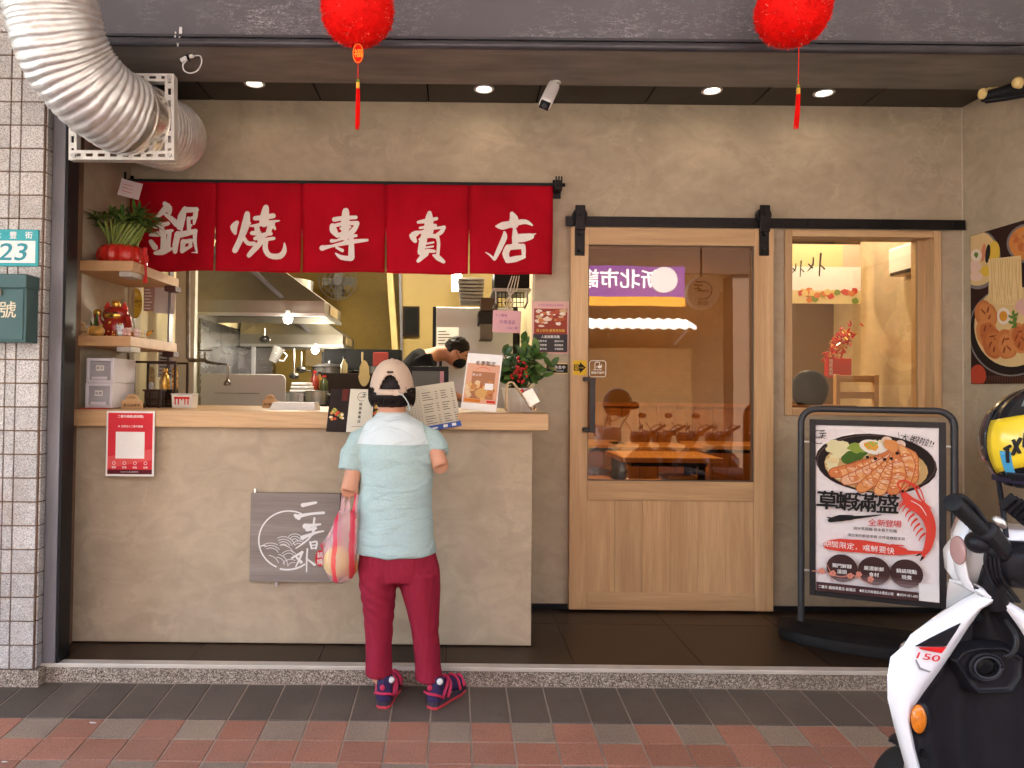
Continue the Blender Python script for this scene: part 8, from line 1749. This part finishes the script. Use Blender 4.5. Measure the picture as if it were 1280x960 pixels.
MB().tube(spline([hc + Vector((-.05, -.07, -.09)), hc + Vector((-.055, -.08, -.14)), hc + Vector((-.02, -.08, -.165)), hc + Vector((.03, -.07, -.13))], 5), .007, 6, sq=.4).build('strap', pm('strap_red', (.20, .02, .02), .7), hm, smooth=60)

# ================================================================ the street behind the camera (seen in the glass)
M_FAC = pm('opposite_wall', (.44, .38, .30), .7, var=.15, vs=2); Yo = -7.6
op = thing('opposite_shophouse', 'shuttered shophouse across the street', 'building', (2, Yo, zr))
b = MB(); b.box(-14, 16, Yo - .5, Yo, 3.9, 7.2); b.build('wall', M_FAC, op); MB().box(-14, 16, Yo - 3.2, Yo - 3.0, zr, 3.9).box(-14, 16, Yo - 3.2, Yo, 3.85, 3.899).build('arcade_wall', pm('arcade_brown', (.22, .15, .085), .6), op)
for x in (-6, -1.6, 6.4, 11): MB().box(x - .3, x + .3, Yo - .6, Yo - .02, zr, 3.9).build('column', pm('brown_column', (.09, .06, .04), .6), op)
MB().box(-14, 16, Yo + .0, Yo + .03, 3.86, 5.4).build('dark_reflection_board', pm('dark_reflection_brown', (.045, .025, .015), .6), op)  # dark board added so the door glass mirrors darkness above the banner
M_SHUT = pm('shutter_tan', (.36, .25, .13), .45, .2, var=.1)
for (x0, x1) in ((-5.6, -2.0), (-1.2, 1.6), (1.75, 6.0)):
    b = MB()
    for i in range(34): b.box(x0, x1, Yo - 2.6 + (.0 if i % 2 else .04), Yo - 2.55, zr + .085 * i, zr + .085 * i + .08)
    b.build('roller_shutter', M_SHUT, op)
for i in range(6):
    for f in range(1): MB().box(-9 + i * 4.2, -7 + i * 4.2, Yo - .02, Yo + .02, 5.5, 6.7).build('window', pm('far_glass', (.08, .10, .12), .1), op)
bn = thing('purple_banner', 'purple campaign banner across the street', 'banner', (1, Yo + .08, 3.5)); MB().box(-3.5, 5.0, Yo + .04, Yo + .08, 3.32, 4.0).build('board', flat('banner_purple', (.11, .04, .17)), bn); MB().box(-3.5, 5.0, Yo + .04, Yo + .081, 3.12, 3.319).build('stripe', flat('banner_orange', (.40, .20, .03)), bn)
p = Print((0, Yo + .08, 0), (-1, 0, 0), (0, 0, 1), .004); p.text(M_INKW, '新北市議員', -3.35, 3.72, .42, bold=.03); p.disc(flat('banner_grey', (.40, .40, .42)), -4.55, 3.70, .30, .30); p.stroke(M_INKW, [(-1.6, 3.95), (-1.9, 3.6), (-1.5, 3.5)], .09); p.stroke(M_INKW, [(-1.7, 3.8), (-1.3, 3.85), (-1.4, 3.45)], .08); p.done(bn, 'lettering')
aw = thing('white_awning', 'pale corrugated awning across the street', 'awning', (1, Yo + .4, 2.7)); MB().grid([[Vector((-3.5 + 8.5 * i / 160, Yo + d_, 2.62 + d2 + .02 * math.sin(i * 1.57))) for i in range(161)] for d_, d2 in ((.1, .22), (.9, 0.0), (.91, -.06))]).build('sheet', pm('awning_white', (.46, .48, .46), .5), aw, fix=False)
MB().bar((-3.3, Yo + .85, 2.55), (-3.3, Yo + .02, 2.3), .04).build('stay', M_GREY_STEEL, aw); MB().bar((4.8, Yo + .85, 2.55), (4.8, Yo + .02, 2.3), .04).build('stay', M_GREY_STEEL, aw)
for i, (x, y, lb) in enumerate([(-4.8, -.78, 'tiled arcade column at the street, far left'), (4.6, -.78, 'tiled arcade column at the street, far right')]):
    t = thing('arcade_column', lb, 'column', (x, y, gz(y)), 'arcade columns'); MB().box(x - .3, x + .3, y - .2, y + .2, gz(y) - .05, 4.15).build('shaft', M_BGROUT, t)
    for r_ in range(36):
        for c in range(5): MB().box(x - .295 + c * .118, x - .183 + c * .118, y + .2, y + .206, gz(y) + .11 * r_, gz(y) + .11 * r_ + .104).build('tile', M_GRANITE, t) if r_ < 26 and i == 1 else None
ls = thing('oval_lightbox', 'oval shop lightbox hanging at the arcade edge', 'sign', (2.95, -.25, 2.2)); MB().lathe([(.19, -.07), (.2, 0), (.19, .07)], (2.95, -.25, 2.45), 32, Matrix.Rotation(R(90), 3, 'X') @ Matrix.Scale(1.0, 3)).build('box', flat('lightbox_cream', (.66, .56, .44)), ls, smooth=40); MB().cyl((2.95, -.25, 2.64), (2.95, -.25, 4.15), .012).build('hanger', M_BLACK, ls)
p = Print((2.95, -.179, 2.45), (-1, 0, 0), (0, 0, 1), .001); minilogo(p, 0, .03, .11); p.text(M_INKK, '鍋燒', .0, -.12, .06); p.done(ls, 'lettering')

M_DARKP = pm('scooter_grey', (.06, .055, .05), .3, coat=.4)
for (x, y, a, lb) in ((2.35, -.55, 172, 'dark scooter parked at the arcade edge, mirrored in door glass'), (2.63, -.62, 178, 'second dark scooter added to cover bright road in the door glass'), (2.92, -.52, 170, 'third dark scooter added to cover bright road in the door glass'), (3.3, -.60, 184, 'fourth dark scooter parked at the arcade edge beside the column')):  # second and third are added to block the bright road's reflection
    o = copy_tree(sct); tag(o, lb, 'scooter', 'scooters parked at the arcade edge'); o.location = (x, y, gz(y)); o.rotation_euler = (0, 0, R(a))
    for ch in o.children_recursive:
        if ch.data.materials and ch.data.materials[0] == M_SW: ch.material_slots[0].link = 'OBJECT'; ch.material_slots[0].material = M_DARKP

q = WZ(117, 904, gz(3.0) + .004)
for (px, py, k, lb) in ((117, 904, .018, 'tiny torn scrap of white paper on the paving'), (6, 953, .012, 'tiny pale litter scrap at bottom left of paving')):
    d = ray(px, py); t_ = (gz(0) + .003 - CZ) / (d.z - .069 * d.y); q = Vector((d.x * t_, d.y * t_, CZ + d.z * t_)); rr = random.Random(px)
    o = MB().add([q + Vector((k * math.cos(a) * rr.uniform(.5, 1.2), k * .5 * math.sin(a) * rr.uniform(.5, 1.2), rr.uniform(0, .004))) for a in [i * .9 for i in range(7)]], [(0, 1, 2, 3, 4, 5, 6)]).build('paper_scrap', M_PAPER, solid=.0006); tag(o, lb, 'litter')
